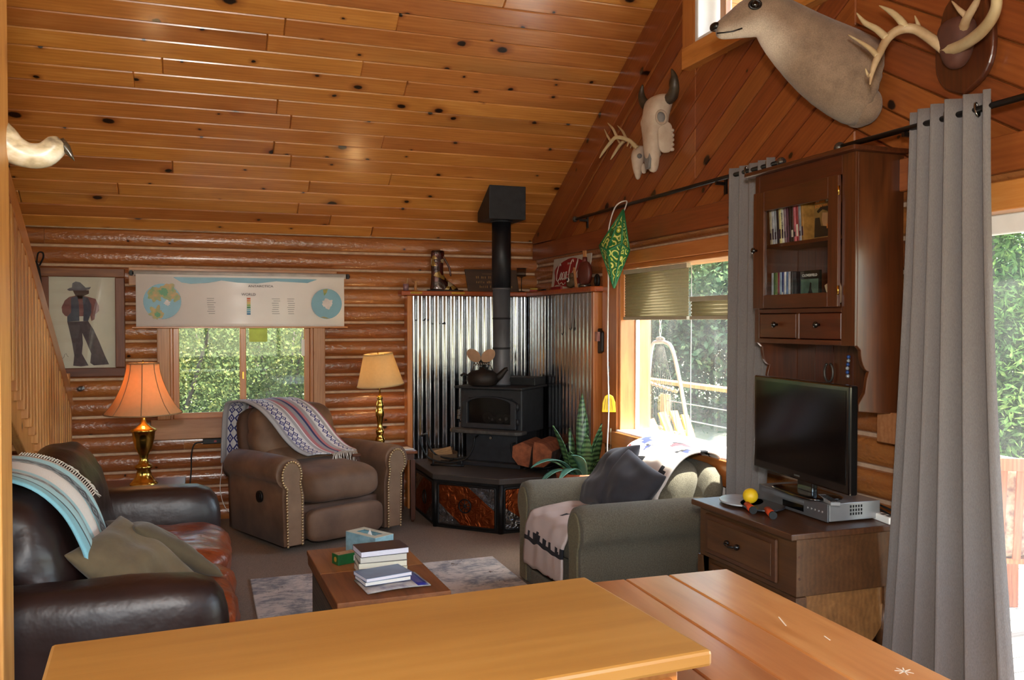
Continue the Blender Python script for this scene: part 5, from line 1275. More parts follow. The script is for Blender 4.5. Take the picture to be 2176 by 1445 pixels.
# ================================================================ trophies and things on the walls
BONE = plain('old_bone', 'c9b8a4', .7, vs=8, col2='a8907a', bump=.2, bs=30); BONE_SHADE = plain('bone_hollow_shade', '8a8582', .85, vs=10, col2='5c5854')  # dark grey paints the shade inside eye sockets and nasal opening
HORNB = plain('dark_horn', '4c4030', .45, vs=10, col2='2c241a', stretch=(1, 1, 3)); ANT = plain('antler', '9a7a54', .55, vs=9, col2='c8ae88', bump=.2, bs=60)
TINE = plain('antler_tip', 'c8b48c', .45, vs=9, col2='b09468')
def ell(c, ux, uz, rx, rz, n=18, e=1.):
    c = Vector(c); return [c + ux*rx*math.copysign(abs(math.cos(2*math.pi*i/n))**e, math.cos(2*math.pi*i/n)) + uz*rz*math.copysign(abs(math.sin(2*math.pi*i/n))**e, math.sin(2*math.pi*i/n)) for i in range(n)]
# ---- deer head on the gable: rings from the wall out to the nose (world coordinates relative to the mount)
dh = thing('mounted_doe', 'mounted doe head looking left on the gable wall', 'deer head', (2.86, 3.22, 2.68))
cen = [(2.88, 3.215, 2.69), (2.84, 3.235, 2.695), (2.74, 3.28, 2.765), (2.63, 3.335, 2.855), (2.54, 3.385, 2.948), (2.475, 3.415, 3.012), (2.42, 3.44, 3.022), (2.375, 3.462, 2.998), (2.335, 3.482, 2.980), (2.30, 3.498, 2.965), (2.272, 3.512, 2.956), (2.255, 3.52, 2.954)]
rad = [(.13, .215), (.145, .21), (.145, .20), (.125, .165), (.105, .135), (.092, .110), (.085, .100), (.072, .086), (.058, .066), (.049, .053), (.041, .043), (.022, .026)]
C_ = [Vector(c)-Vector((2.86, 3.22, 2.68)) for c in cen]; m = MB(); rings = []
for i in range(len(C_)):
    d = (C_[min(i+1, len(C_)-1)]-C_[max(i-1, 0)]).normalized()
    if i < 2: d = Vector((-1, .15, .25)).normalized()
    side = d.cross(Vector((0, 0, 1))).normalized(); upv = side.cross(d).normalized()
    rings.append(ell(C_[i], side, upv, rad[i][0], rad[i][1], 20))
o0 = m.loft(rings); n = 20
for i in range(len(rings)):
    for j in range(n):
        s_ = math.sin(2*math.pi*j/n); k = 0
        if i in (4, 5): k = max(0, -s_-.1)*1.2
        if i in (6, 7, 8): k = max(0, -s_-.1)*1.2
        if i in (9, 10): k = max(0, -s_+.1)*.9
        if i <= 1: k = max(0, -s_-.6)*.5
        m.mask[o0+i*n+j] = min(1, k)
t = NT('deer_fur'); nz = t.noise(t.coord('Object'), 11, 5, .65); fine = t.noise(t.coord('Object', (1, 1, 1)), 190, 3)
at = t.n('ShaderNodeAttribute', {'attribute_name': 'mask'}); c = t.mix(nz, srgb('54402f'), srgb('a3886f')); c = t.mix(at.outputs['Fac'], c, srgb('d2c0aa')); c = t.mix(.45, c, t.n('ShaderNodeCombineColor', _0=fine, _1=fine, _2=fine).outputs[0], 'OVERLAY')
t.set(Base_Color=c, Roughness=.9); t.b.inputs['Sheen Weight'].default_value = .2; t.bump(fine, .5, .004); FUR = t.mat
m.build('head_and_neck', FUR, dh, subs=1)
DB = Vector((2.86, 3.22, 2.68))
def rel(p): return Vector(p)-DB
NOSE = plain('deer_nose', '14100e', .3)
m = MB(); m.sup(rel((2.256, 3.518, 2.972)), (.046, .060, .04), 2.5, 6); m.build('nose', NOSE, dh)
m = MB(); pts = [(2.250, 3.497, 2.936), (2.27, 3.468, 2.932), (2.30, 3.445, 2.934), (2.335, 3.420, 2.944)]; m.tube([rel(p) for p in pts], .0035, 5); m.build('mouth', NOSE, dh)
eye = plain('glass_eye', '0b0806', .05, coat=1.)
for sgn in (1, -1):
    dd = Vector((-.89, .42, 0)); sdv = Vector((-.42, -.89, 0))*sgn
    pe = Vector((2.405, 3.447, 3.040)) + sdv*.078; m = MB(); m.ball(rel(pe), .020, 10); m.build('eye', eye, dh); m = MB(); m.tube([rel(pe+sdv*.006+dd*.026*math.cos(R(q))+Vector((0, 0, .019*math.sin(R(q))))) for q in range(0, 360, 24)], .006, 6, closed=True); m.build('eyelid', NOSE, dh)
    pb = Vector((2.51, 3.395, 3.085)) + sdv*.07
    k = MB(); tip = pb + Vector((.04, -.02, .10)) + sdv*.12
    mid = (pb+tip)/2; ax = (tip-pb).normalized(); wv_ = ax.cross(Vector((-.9, .4, .1))).normalized()
    k.loft([ell(pb-DB, wv_, ax.cross(wv_), .02, .015, 12), ell(mid-DB-ax*.02, wv_, ax.cross(wv_), .045, .012, 12), ell(mid-DB+ax*.03, wv_, ax.cross(wv_), .04, .010, 12), ell(tip-DB, wv_, ax.cross(wv_), .006, .004, 12)]); k.build('ear', FUR, dh)
m = MB(); m.sup(rel((2.835, 3.225, 2.585)), (.11, .22, .19), 2.2, 10, .012, 8, 3); m.build('brisket_fur', FUR, dh)
# ---- bison skull, local front = -y
bs = thing('bison_skull', 'white bison skull with dark horns on the gable boards', 'skull', (2.875, 5.02, 2.57), -90)
X_, Z_ = Vector((1, 0, 0)), Vector((0, 1, 0))
m = MB(); prof = [(.50, .085, .05, -.06), (.475, .115, .075, -.075), (.43, .112, .08, -.085), (.39, .095, .08, -.095), (.345, .10, .078, -.105), (.30, .105, .074, -.11), (.26, .085, .068, -.115), (.21, .070, .06, -.12), (.15, .062, .05, -.125), (.09, .055, .042, -.125), (.04, .044, .034, -.12), (.0, .022, .018, -.115)]
m.loft([ell((0, y, z), X_, Z_, rx, ry, 22, .8) for z, rx, ry, y in prof][::-1]); m.build('cranium', BONE, bs, subs=1, fix=True)
for sg in (-1, 1):
    m = MB(); m.tube([(sg*.098+.0*math.cos(R(q)), -.115+.036*math.cos(R(q)), .335+.042*math.sin(R(q))) for q in range(0, 360, 24)], .008, 7, closed=True); so_ = m.build('eye_ridge', BONE, bs)
    m = MB(); m.sup((sg*.092, -.115, .335), (.028, .06, .07), 2.2, 6); m.build('eye_socket', BONE_SHADE, so_)
    m = MB(); m.sup((sg*.082, -.075, .215), (.035, .11, .20), 2.6, 8, .005, 16, 2); ck = m.build('cheek_bone', BONE, bs)
    for i in range(5): k = MB(); k.sup((sg*.085, -.030, .14+i*.030), (.026, .03, .024), 3, 3); k.build('tooth', BONE, ck)
    m = MB(); pth_ = smooth_path([(sg*.095, -.06, .455), (sg*.15, -.065, .465), (sg*.20, -.08, .50), (sg*.215, -.09, .56), (sg*.19, -.095, .615)], 4); m.tube(pth_, lerps([.036, .036, .032, .022, .005], 4), 12); m.build('horn', HORNB, bs)
m = MB(); m.prism([(-.035, .15), (.0, .19), (.035, .15), (.04, .08), (.02, .02), (-.02, .02), (-.04, .08)], -.165, -.145, 'y'); m.build('nasal_hollow', BONE_SHADE, bs, bevel=.006, fix=True)
# ---- small deer skull with antlers
ds = thing('deer_skull', 'small deer skull with branching antlers beside the bison skull', 'skull', (2.875, 5.34, 2.575), -90)
m = MB(); prof = [(.235, .03, .03, -.04), (.21, .045, .045, -.05), (.17, .05, .05, -.06), (.13, .045, .045, -.06), (.08, .03, .035, -.065), (.03, .02, .022, -.06), (0, .012, .012, -.06)]
m.loft([ell((0, y, z), X_, Z_, rx, ry, 16) for z, rx, ry, y in prof][::-1]); m.build('cranium', BONE, ds, subs=1, fix=True)
for sg in (-1, 1):
    m = MB(); m.sup((sg*.042, -.07, .155), (.03, .035, .035), 2, 6); m.build('eye_socket', BONE_SHADE, ds)
    m = MB(); m.sup((sg*.03, -.03, .075), (.02, .04, .07), 2.4, 5, .003, 30); m.build('tooth_row', BONE, ds)
def antler(par, paths, mats=(ANT, TINE)):
    for i, (pts, rr) in enumerate(paths):
        k = MB(); k.tube(smooth_path(pts, 5), lerps(rr, 5), 9); k.build('beam' if i == 0 else 'tine', mats[0] if i == 0 else mats[1], par)
for off, dep in ((0, 0), (.05, -.10)):
    antler(ds, [([(-.02+off, -.06+dep*.2, .21), (-.07+off, -.07+dep*.5, .27), (-.14+off, -.075+dep, .30), (-.22+off, -.08+dep, .285), (-.31+off*.5, -.085+dep, .235), (-.36+off*.5, -.09+dep, .20)], [.016, .014, .014, .013, .010, .003]),
                ([(-.14+off, -.075+dep, .30), (-.20+off, -.075+dep, .37), (-.285+off, -.075+dep, .43)], [.011, .009, .002]),
                ([(-.22+off, -.08+dep, .285), (-.27+off, -.08+dep, .33), (-.33+off, -.08+dep, .395)], [.010, .008, .002]),
                ([(-.06+off, -.07+dep*.5, .265), (-.085+off, -.075+dep*.5, .23)], [.008, .003])], (TINE, TINE))
# ---- antler plaque above the near curtain
aq = thing('antler_plaque', 'whitetail antlers mounted on a dark shield plaque at the upper right', 'antler mount', (2.868, 2.665, 2.50), -90)
sh_p = [(0, 0), (.09, .045), (.135, .12), (.14, .22), (.12, .30), (.09, .38), (.0, .43), (-.09, .38), (-.12, .30), (-.14, .22), (-.135, .12), (-.09, .045)]
shp = [(p.x, p.y) for p in smooth_path([(a, b, 0) for a, b in sh_p + [sh_p[0]]], 3)[:-1]]
m = MB(); m.prism(shp, -.028, 0, 'y'); m.build('shield', CABW, aq, bevel=.01, seg=3, fix=True)
LEA = plain('red_brown_leather', '5c3426', .75, vs=12, col2='4a2a1e')
m = MB(); m.sup((0, -.06, .20), (.14, .10, .20), (2.6, 2.4, 3), 10, fn=lambda q: (q.x*(1+.6*q.z/.2), q.y*(1+.3*q.z/.2), q.z)); m.build('skull_cap', LEA, aq)
# local: x to the viewer's right (world -y), y out of the wall negative
antler(aq, [([(-0.039, -0.078, 0.186), (-0.089, -0.108, 0.244), (-0.132, -0.138, 0.288), (-0.166, -0.178, 0.294), (-0.192, -0.218, 0.264), (-0.2, -0.258, 0.195), (-0.201, -0.288, 0.129), (-0.194, -0.308, 0.065)], [.024, .021, .020, .020, .018, .016, .011, .003]),
            ([(-0.151, -0.168, 0.294), (-0.174, -0.178, 0.335), (-0.213, -0.188, 0.379), (-0.268, -0.198, 0.422)], [.017, .015, .012, .002]), ([(-0.189, -0.228, 0.258), (-0.239, -0.238, 0.311), (-0.294, -0.248, 0.354), (-0.333, -0.258, 0.407)], [.016, .014, .011, .002]), ([(-0.197, -0.268, 0.183), (-0.24, -0.278, 0.233), (-0.336, -0.298, 0.311)], [.013, .010, .002]), ([(-0.118, -0.128, 0.277), (-0.13, -0.128, 0.311), (-0.146, -0.128, 0.348)], [.012, .008, .002]), ([(-0.197, -0.298, 0.104), (-0.216, -0.298, 0.109), (-0.221, -0.308, 0.137)], [.010, .007, .002])])
antler(aq, [([(-0.039, -0.078, 0.18), (0.062, -0.108, 0.165), (0.194, -0.158, 0.166), (0.295, -0.208, 0.186), (0.349, -0.248, 0.225), (0.341, -0.268, 0.274)], [.024, .023, .023, .021, .018, .013]), ([(0.035, -0.068, 0.219), (0.078, -0.098, 0.257), (0.148, -0.128, 0.292), (0.193, -0.148, 0.326)], [.021, .018, .014, .005]), ([(0.094, -0.108, 0.268), (0.07, -0.118, 0.298), (0.039, -0.128, 0.344)], [.014, .010, .002])], (TINE, ANT))

# ---- framed cowboy print on the back wall (paper y is the drawing plane)
fp = thing('framed_picture', 'barn wood framed print of a standing cowboy beside the stairs', 'picture', (-.865, 7.425, 1.60))
W_, H_ = .30, .42
for nm, b in (('frame_rail', (-W_, W_, H_-.07, H_)), ('frame_rail', (-W_, W_, -H_, -H_+.07)), ('frame_stile', (-W_, -W_+.07, -H_+.07, H_-.07)), ('frame_stile', (W_-.07, W_, -H_+.07, H_-.07))):
    k = MB(); L_ = (b[1]-b[0], b[3]-b[2]); k.bx(-max(L_)/2, max(L_)/2, -.018, .012, -min(L_)/2, min(L_)/2); k.build(nm, FRAMEW, fp, bevel=.006, loc=((b[0]+b[1])/2, 0, (b[2]+b[3])/2), rot=(0, 0 if L_[0] > L_[1] else R(90), 0))
k = MB(); k.bx(-W_+.065, W_-.065, 0, .006, -H_+.065, H_-.065); paper = k.build('print_paper', plain('print_paper', 'ccc6ba', .6, var=.03), fp)
PJ = plain('print_jeans', '5a4f58', .7, vs=40, col2='443c46'); PV = plain('print_vest', '4c5468', .7, vs=40, col2='3c4254'); PS = plain('print_shirt', '8c5c5c', .7, vs=40, col2='74484a'); PH = plain('print_hat', '74727e', .7, vs=40, col2='5c5a66'); PF = plain('print_face', '4c3a38', .7)
def fig(pts, mat, nm, d): patch(paper, [(x*.38-.015, .335-y*.66-.02) for x, y in pts], mat, -.0004-d*.0003, nm)
# figure coordinates: x across (-.5..+.5), y down 0..1
fig([(-.14, .10), (.16, .10), (.16, .14), (.06, .17), (.05, .2), (-.06, .2), (-.10, .15)], PF, 'print_face', 1)
fig([(-.24, .095), (-.19, .075), (-.15, .07), (-.14, .02), (-.08, .0), (.0, .01), (.06, .045), (.10, .07), (.17, .065), (.20, .06), (.17, .09), (.06, .105), (-.1, .105), (-.2, .11)], PH, 'print_hat', 2)
fig([(-.2, .18), (-.06, .16), (.1, .17), (.28, .20), (.34, .28), (.34, .34), (.28, .38), (.26, .44), (.2, .46), (.18, .40), (-.22, .41), (-.28, .40), (-.33, .36), (-.34, .30), (-.28, .22)], PS, 'print_shirt', 1)
fig([(-.17, .19), (-.06, .17), (-.03, .24), (-.02, .36), (-.02, .46), (-.24, .47), (-.24, .41), (-.17, .36)], PV, 'print_vest', 2)
fig([(.04, .17), (.14, .19), (.2, .27), (.2, .36), (.14, .46), (.05, .46), (.06, .34)], PV, 'print_vest', 2)
fig([(-.24, .47), (.14, .46), (.24, .56), (.34, .70), (.44, .86), (.52, .97), (.24, .98), (.17, .95), (.19, .84), (.1, .70), (.03, .60), (.04, .72), (.02, .84), (.14, .98), (.0, .99), (-.14, .98), (-.12, .86), (-.16, .70), (-.2, .58)], PJ, 'print_jeans', 1)
k = MB(); k.tube([(-.165+i*.008, -.0008, -.27+.018*math.sin(i*1.4)+.003*i) for i in range(9)], .0012, 4); k.build('signature', PF, paper)
k = MB(); k.bx(-W_+.066, W_-.066, -.0065, -.0045, -H_+.066, H_-.066); k.build('picture_glass', CASEG, fp)
# ---- black bag hanging by the stairs behind the picture
bg = thing('hanging_bag', 'black bag hanging on the log wall between stairs and picture', 'bag', (-1.20, 7.38, 1.42))
BAG = plain('black_nylon', '0c0b0c', .8, bump=.3, bs=30)
m = MB(); m.sup((0, 0, .30), (.13, .08, .70), (3, 3, 4), 8, .01, 8, 1); m.build('body', BAG, bg)
m = MB(); m.tube(smooth_path([(.03, 0, .62), (.045, -.02, .70), (.075, -.02, .705), (.08, -.02, .67), (.05, 0, .61)], 4), .006, 6); m.build('strap_loop', BAG, bg)
# ---- roll-down wall map over the back window
mp = thing('wall_map', 'rolled school wall map pulled down over the back window', 'map', (.32, 7.345, 0))
k = MB(); k.cyl((-.815, 0, 1.985), (.815, 0, 1.985), .022, n=16); k.build('roller', plain('map_roller', 'b8b4b0', .4), mp)
for sg in (-1, 1):
    k = MB(); k.cyl((sg*.815, 0, 1.985), (sg*.85, 0, 1.985), .012, n=10); k.bx(sg*.835-.01, sg*.835+.01, -.012, .03, 1.965, 2.005); k.build('end_bracket', BLACKI, mp)
k = MB(); k.grid(lambda u, v: (-.80+1.6*u, -.020+.004*math.sin(v*9), 1.985-.42*v), 1, 14); k.uv = {}; pap = k.build('sheet', plain('map_paper', 'f0ecea', .35, var=.03, vs=3), mp, solid=.001)
k = MB(); k.bx(-.83, .83, -.028, -.012, 1.555, 1.568); k.build('bottom_slat', RAIL, mp, bevel=.003)
SEA = plain('map_sea', '6fa3b8', .4, var=.05); LAND = plain('map_land', 'b98a3a', .4, vs=24, col2='4c8a3c'); ICE = plain('map_ice', 'cfcac8', .4)
yq = -.0265
def disc(cx, cz, r, mat, d=0, wob=0, nm='map_print', n=36, seed=0):
    return patch(pap, [(cx+r*(1+wob*mnoise.noise(Vector((math.cos(2*math.pi*i/n)*2+seed, math.sin(2*math.pi*i/n)*2, seed))))*math.cos(2*math.pi*i/n), cz+r*(1+wob*mnoise.noise(Vector((math.cos(2*math.pi*i/n)*2+seed, math.sin(2*math.pi*i/n)*2, seed))))*math.sin(2*math.pi*i/n)) for i in range(n)], mat, yq-d*.0006, nm)
disc(-.61, 1.765, .138, SEA, 0); disc(-.57, 1.84, .062, LAND, 1, .6, seed=1); disc(-.66, 1.82, .055, LAND, 2, .6, seed=4); disc(-.65, 1.675, .05, LAND, 1, .7, seed=7); disc(-.575, 1.755, .022, ICE, 2, .5, seed=2); disc(-.51, 1.80, .035, LAND, 3, .6, seed=9); disc(-.60, 1.84, .03, plain('map_forest', '3c8a44', .4), 4, .6, seed=12); disc(-.645, 1.66, .02, MATS['map_forest'], 4, .6, seed=14)
disc(.655, 1.755, .125, SEA, 0); disc(.66, 1.755, .042, ICE, 1, .6, seed=3); patch(pap, [(.625, 1.872), (.665, 1.878), (.655, 1.845), (.635, 1.82)], LAND, yq-.0006, 'map_print'); patch(pap, [(.60, 1.645), (.65, 1.633), (.68, 1.634), (.63, 1.648)], LAND, yq-.0006, 'map_print')
patch(pap, [(-.53, 1.955), (-.2, 1.958), (.2, 1.958), (.58, 1.955), (.50, 1.925), (.38, 1.93), (.25, 1.935), (.1, 1.915), (-.05, 1.92), (-.17, 1.935), (-.27, 1.915), (-.40, 1.905), (-.47, 1.915)], SEA, yq, 'map_print')
INK = plain('map_ink', '3a3a40', .6)
text('map_title', 'ANTARCTICA', .024, INK, pap, (.13, yq-.002, 1.892), (R(90), 0, 0), sx=1.3); text('map_title', 'WORLD', .030, INK, pap, (.035, yq-.002, 1.825), (R(90), 0, 0))
for i, c_ in enumerate(('c8643c', 'd08a3c', 'c8a83c', '8aa83c', '3c8a4c', '8ac0c8', '5ca0c0', '3c80b0')):
    k = MB(); k.bx(.022, .050, yq-.0012, yq, 1.785-i*.0175, 1.799-i*.0175); k.build('scale_swatch', plain('swatch_'+c_, c_, .5), pap)
for cx, rows_ in ((-.25, 8), (.25, 8), (.37, 8)):
    k = MB()
    for i in range(rows_): k.bx(cx-.035*random.uniform(.5, 1), cx+.035*random.uniform(.5, 1), yq-.001, yq, 1.79-i*.017, 1.793-i*.017)
    ob = k.build('fine_print', plain('fine_ink', '7a7a80', .6), pap); ob['kind'] = 'stuff'
# ---- power strip with violet light and cords on the back wall
pw = thing('power_strip', 'black power strip with violet light on the logs left of the recliner', 'power strip', (.10, 7.405, .645))
k = MB(); k.bx(-.10, .10, -.02, .02, -.02, .022); k.build('body', BLACKI, pw, bevel=.004)
k = MB(); k.cyl((.085, -.021, 0), (.085, -.026, 0), .012, n=12); k.build('indicator', plain('violet_light', '5a4cff', .4, var=0, emit=3), pw)
k = MB(); k.bx(-.015, .005, -.022, -.02, -.008, .008); k.build('switch', plain('red_switch', '8a1c18', .4), pw)
m = MB(); m.tube(smooth_path([(.0, 7.40, .64), (-.06, 7.39, .63), (-.085, 7.39, .55), (-.09, 7.39, .40), (-.12, 7.35, .2), (-.2, 7.2, .02)], 6), .006, 6); o = m.build('power_cable', MATS['black_cable'], None); tag(o, 'black cable hanging from the power strip on the back wall', 'cable')
m = MB(); m.tube(smooth_path([(.14, 7.38, .63), (.145, 7.375, .45), (.13, 7.37, .25), (.18, 7.3, .10), (.30, 7.25, .05)], 6), .003, 6); o = m.build('charger_cord', WHITE, None); tag(o, 'thin white cord hanging from the power strip', 'cord')

# ================================================================ ledge over the heat shield
ZL = 1.8725
bt = thing('boot_sculpture', 'glossy brown and gold cowboy boot sculpture on the ledge', 'sculpture', (1.945, 7.375, ZL), 0); bt.scale = (1.2, 1, 1.0)
t = NT('bronze_patchwork'); v = t.coord('Object'); vo = t.n('ShaderNodeTexVoronoi', Vector=v, Scale=26.)
c = t.ramp(t.n('ShaderNodeSeparateColor', Color=vo.outputs['Color']).outputs[0], [(.0, '2a0f0a'), (.35, '4a1a12'), (.6, '241a12'), (.8, '8a6a2c'), (.92, 'b0a080')], 'CONSTANT'); t.set(Base_Color=c, Roughness=.25, Metallic=.3); t.b.inputs['Coat Weight'].default_value = 1.; t.bump(t.noise(v, 40, 3), .6, .01)
m = MB(); sec = [(.36, -.005, .050, .035), (.34, -.005, .052, .036), (.26, -.008, .050, .035), (.17, -.01, .044, .034), (.12, -.005, .050, .036), (.085, .015, .072, .040), (.05, .035, .095, .044), (.02, .045, .11, .046), (.0, .045, .112, .046)]
m.loft([ell((x, 0, z), Vector((1, 0, 0)), Vector((0, 1, 0)), rx, ry, 18) for z, x, rx, ry in sec][::-1]); m.build('boot', t.mat, bt, subs=1, fix=True)
m = MB(); m.prism([(-.09, -.04), (.15, -.045), (.19, 0), (.15, .045), (-.09, .04)], 0, .012); m.build('base', BLACKI, bt)
m = MB(); m.tube(smooth_path([(.03, -.03, .30), (.06, -.03, .24), (.075, -.035, .20), (.085, -.035, .13)], 4), [.008]*12+[.003], 6); m.build('strap', CABW, bt)
sg_ = thing('wood_sign', 'dark brown wooden sign leaning on the ledge behind the pipe', 'sign', (2.44, 7.37, ZL), 0, rot=(R(-9), 0, 0))
k = MB(); k.prism([(-.225, 0), (.25, 0), (.235, .20), (-.25, .20)], -.01, .01, 'y'); k.build('board', plain('dark_sign_wood', '4c3424', .6, vs=12, col2='38261a', stretch=(.2, 1, 1)), sg_, bevel=.003, fix=True)
GLD = plain('faded_gold_letters', '94703c', .6)
random.seed(5)
for i, (xa, xb) in enumerate(((-.15, .17), (-.15, .16), (-.12, .18))):
    k = MB(); x = xa
    while x < xb:
        if random.random() > .15:
            w_ = random.uniform(.004, .009); k.bx(x, x+w_, -.0112, -.0098, .118-i*.042, .118-i*.042+random.uniform(.014, .022))
        x += .0165
    ob = k.build('worn_lettering', GLD, sg_); ob['kind'] = 'stuff'
k = MB(); k.bx(-.09, .12, -.0112, -.0098, .158, .160); k.build('rule_line', GLD, sg_)
pc = thing('pencil_cup', 'small mauve cup with a pencil at the left end of the ledge', 'cup', (1.655, 7.37, ZL))
m = MB(); m.lathe([(.022, 0), (.026, .06), (.024, .06), (.02, .004)], 16); m.build('cup', plain('mauve_ceramic', '8c6a70', .5), pc)
m = MB(); m.cyl((0, 0, .01), (.018, 0, .11), .004, n=6); m.build('pencil', plain('pencil_wood', 'b89a70', .6), pc)
m = MB(); m.lathe([(.026, 0), (.026, .004), (.013, .008), (.011, .075), (.03, .082), (.03, .087), (0, .088)], 14, (0, 0, 0)); o = m.build('wood_pedestal', TRIMZ, None, loc=(1.74, 7.37, ZL)); tag(o, 'tiny wooden pedestal stool on the ledge left of the boot', 'pedestal')
for i, (x_, y_, r_, lab) in enumerate(((1.80, 7.36, .018, 'long pale feather-like shard lying beside the boot sculpture'), (1.855, 7.35, .013, 'white pebble close to the boot sculpture heel'))):
    k = MB(); k.sup((0, 0, r_*.5), (r_*(5 if i == 0 else 2), r_*1.6, r_), 2.4, 6, .003, 20, i); o = k.build('pale_stone', BONE, None, loc=(x_, y_, ZL)); tag(o, lab, 'stone')
for i, (x_, w_) in enumerate(((1.73, .05), (2.10, .06))):
    k = MB(); k.bx(-w_, w_, -.004, .004, 0, .018); o = k.build('ornate_clip', BRASS, sh, loc=(x_, 7.296, 1.846))
# wire candle stand
cs = thing('wire_stand', 'clear glass cup on a thin metal stand behind the stove pipe', 'candle stand', (2.70, 7.33, ZL))
k = MB(); k.lathe([(.035, 0), (.034, .006), (.004, .012), (.0035, .13), (.02, .135)], 16); k.build('stem', DKMETAL, cs)
CLEAR = glassmat('clear_glass', (.85, .87, .88))
k = MB(); k.lathe([(.012, .135), (.038, .14), (.042, .215)], 20, cap=False); k.build('glass_cup', CLEAR, cs, solid=.003)
for z_ in (.15, .21): k = MB(); k.tube([(.044*math.cos(R(a)), .044*math.sin(R(a)), z_) for a in range(0, 360, 20)], .0022, 5, closed=True); k.build('wire_ring', DKMETAL, cs)
o = boxo('match_box', (-.035, .035, -.02, .02, 0, .016), plain('red_matchbox', '9a2018', .5), loc=(2.775, 7.22, ZL), rot=(0, 0, R(-30))); tag(o, 'small red box on the ledge corner', 'box')
o = boxo('yellow_box', (-.035, .035, -.02, .02, 0, .016), plain('yellow_card', 'a88a28', .6), loc=(2.778, 7.222, ZL+.0165), rot=(0, 0, R(-20))); tag(o, 'small yellow box lying on the red box', 'box')
m = MB(); m.cyl((0, -.07, .009), (0, .07, .009), .009, n=10); o = m.build('torch', BLACKI, None, loc=(2.795, 7.06, ZL)); tag(o, 'black pen torch lying on the ledge', 'torch')
# soda sign on the right-hand ledge; local front = -y -> -x
cc = thing('soda_sign', 'white and red soda sign with script lettering leaning on the corner ledge', 'sign', (2.855, 6.615, ZL), 0, rot=(R(-6), 0, R(-90))); cc.scale = (1.33, 1, 1.06)
SW = plain('sign_cream', 'b8b0a4', .45, var=.04); SR = plain('sign_red', '8e1a1e', .4, var=.08)
k = MB(); k.bx(-.29, .29, -.004, .004, 0, .26); k.build('panel', SW, cc, bevel=.002)
ft = [(-.25, .02), (-.20, .045), (0, .02), (.20, .045), (.26, .02), (.235, .10), (.255, .165), (.17, .215), (0, .248), (-.17, .215), (-.255, .165), (-.235, .10)]
k = MB(); k.prism([(p.x, p.y) for p in smooth_path([(a, b, 0) for a, b in ft+[ft[0]]], 3)[:-1]], -.0056, -.004, 'y'); k.build('red_field', SR, cc, fix=True)
k = MB(); k.bx(-.27, -.10, -.02, -.0045, 0, .03); k.build('red_foot', SR, cc, bevel=.004)
text('lettering', 'DRINK', .022, SW, cc, (-.02, -.006, .205), (R(90), 0, 0))
def script(strokes, sx, sy, ox, oz, r):
    k = MB()
    for s_ in strokes:
        p = smooth_path([(ox+x*sx, -.0068, oz+y*sy) for x, y in s_], 5); n_ = len(p)
        k.tube(p, [r*(.55+.6*abs(math.sin(i*.55))) for i in range(n_)], 5, flat=None)
    o = k.build('script_lettering', SW, cc); return o
script([[(.9, 1.5), (.75, 1.75), (.35, 1.5), (.05, .8), (.1, .15), (.5, .0), (.95, .35)], [(1.45, .75), (1.2, .8), (1.05, .4), (1.15, .1), (1.4, .2), (1.5, .6), (1.35, .8)], [(2.1, .75), (1.85, .8), (1.65, .45), (1.75, .1), (2.05, .2)], [(2.65, .7), (2.4, .8), (2.2, .4), (2.3, .1), (2.55, .35), (2.75, .85), (2.65, .3), (2.8, .1), (3.0, .25)],
        [(3.05, .5), (3.3, .55)], [(4.3, 1.7), (4.1, 2.0), (3.7, 1.7), (3.4, .9), (3.45, .2), (3.8, .0), (4.2, .35)], [(4.65, .75), (4.4, .8), (4.25, .4), (4.35, .1), (4.6, .2), (4.7, .6), (4.55, .8)], [(4.85, .2), (5.0, .9), (5.25, 1.6), (5.45, 1.95), (5.4, 1.6), (5.05, .6), (5.1, .1), (5.3, .25)], [(5.85, .7), (5.6, .8), (5.4, .4), (5.5, .1), (5.75, .35), (5.95, .85), (5.85, .3), (6.0, .1), (6.2, .3)],
        [(.5, .0), (1.0, -.35), (1.6, -.2), (2.1, -.42), (2.6, -.25)]], .058, .080, -.212, .075, .0042)
# things in front of the sign
fk = thing('flask', 'flat red brown leather flask standing on the ledge end', 'flask', (2.80, 6.18, ZL), -75)
k = MB(); k.sup((0, 0, .11), (.15, .07, .19), (2.3, 2.2, 2.4), 10); k.build('body', plain('red_leather', '6a2a1c', .5, vs=8, col2='4c1c12'), fk)
k = MB(); k.cyl((0, 0, .19), (0, 0, .235), .022, .018, 12); k.build('neck', MATS['red_leather'], fk)
k = MB(); k.lathe([(.05, 0), (.05, .018), (.04, .022)], 16); k.build('foot', plain('pewter', '6a6864', .3, .9), fk)
for i in range(3): k = MB(); k.bar((-.012+i*.012, 0, .23), (-.02+i*.016, 0, .285), .008, .008); k.build('cork_peg', TRIMZ, fk)
ow = thing('carved_owl', 'small carved animal figure with white crescent eye on the ledge', 'figurine', (2.78, 6.40, ZL), -80); ow.scale = (.78, .78, .78)
k = MB(); k.sup((0, 0, .06), (.15, .07, .11), (2.2, 2.2, 2.3), 8, .006, 20, 2); k.build('body', plain('mottled_brown', '3a2c1e', .6, vs=30, col2='5c4a30', bump=.4, bs=40), ow)
k = MB(); k.sup((.01, .0, .13), (.07, .05, .06), 2.2, 6); k.build('head', plain('mottled_tan', '6a4c2a', .6, vs=30, col2='4a341e'), ow)
k = MB(); k.cyl((.0, -.036, .085), (.0, -.041, .085), .022, n=16); e_ = k.build('eye', PRW, ow); k = MB(); k.cyl((-.009, -.0415, .09), (-.009, -.043, .09), .016, n=14); k.build('pupil', BLACKI, e_)
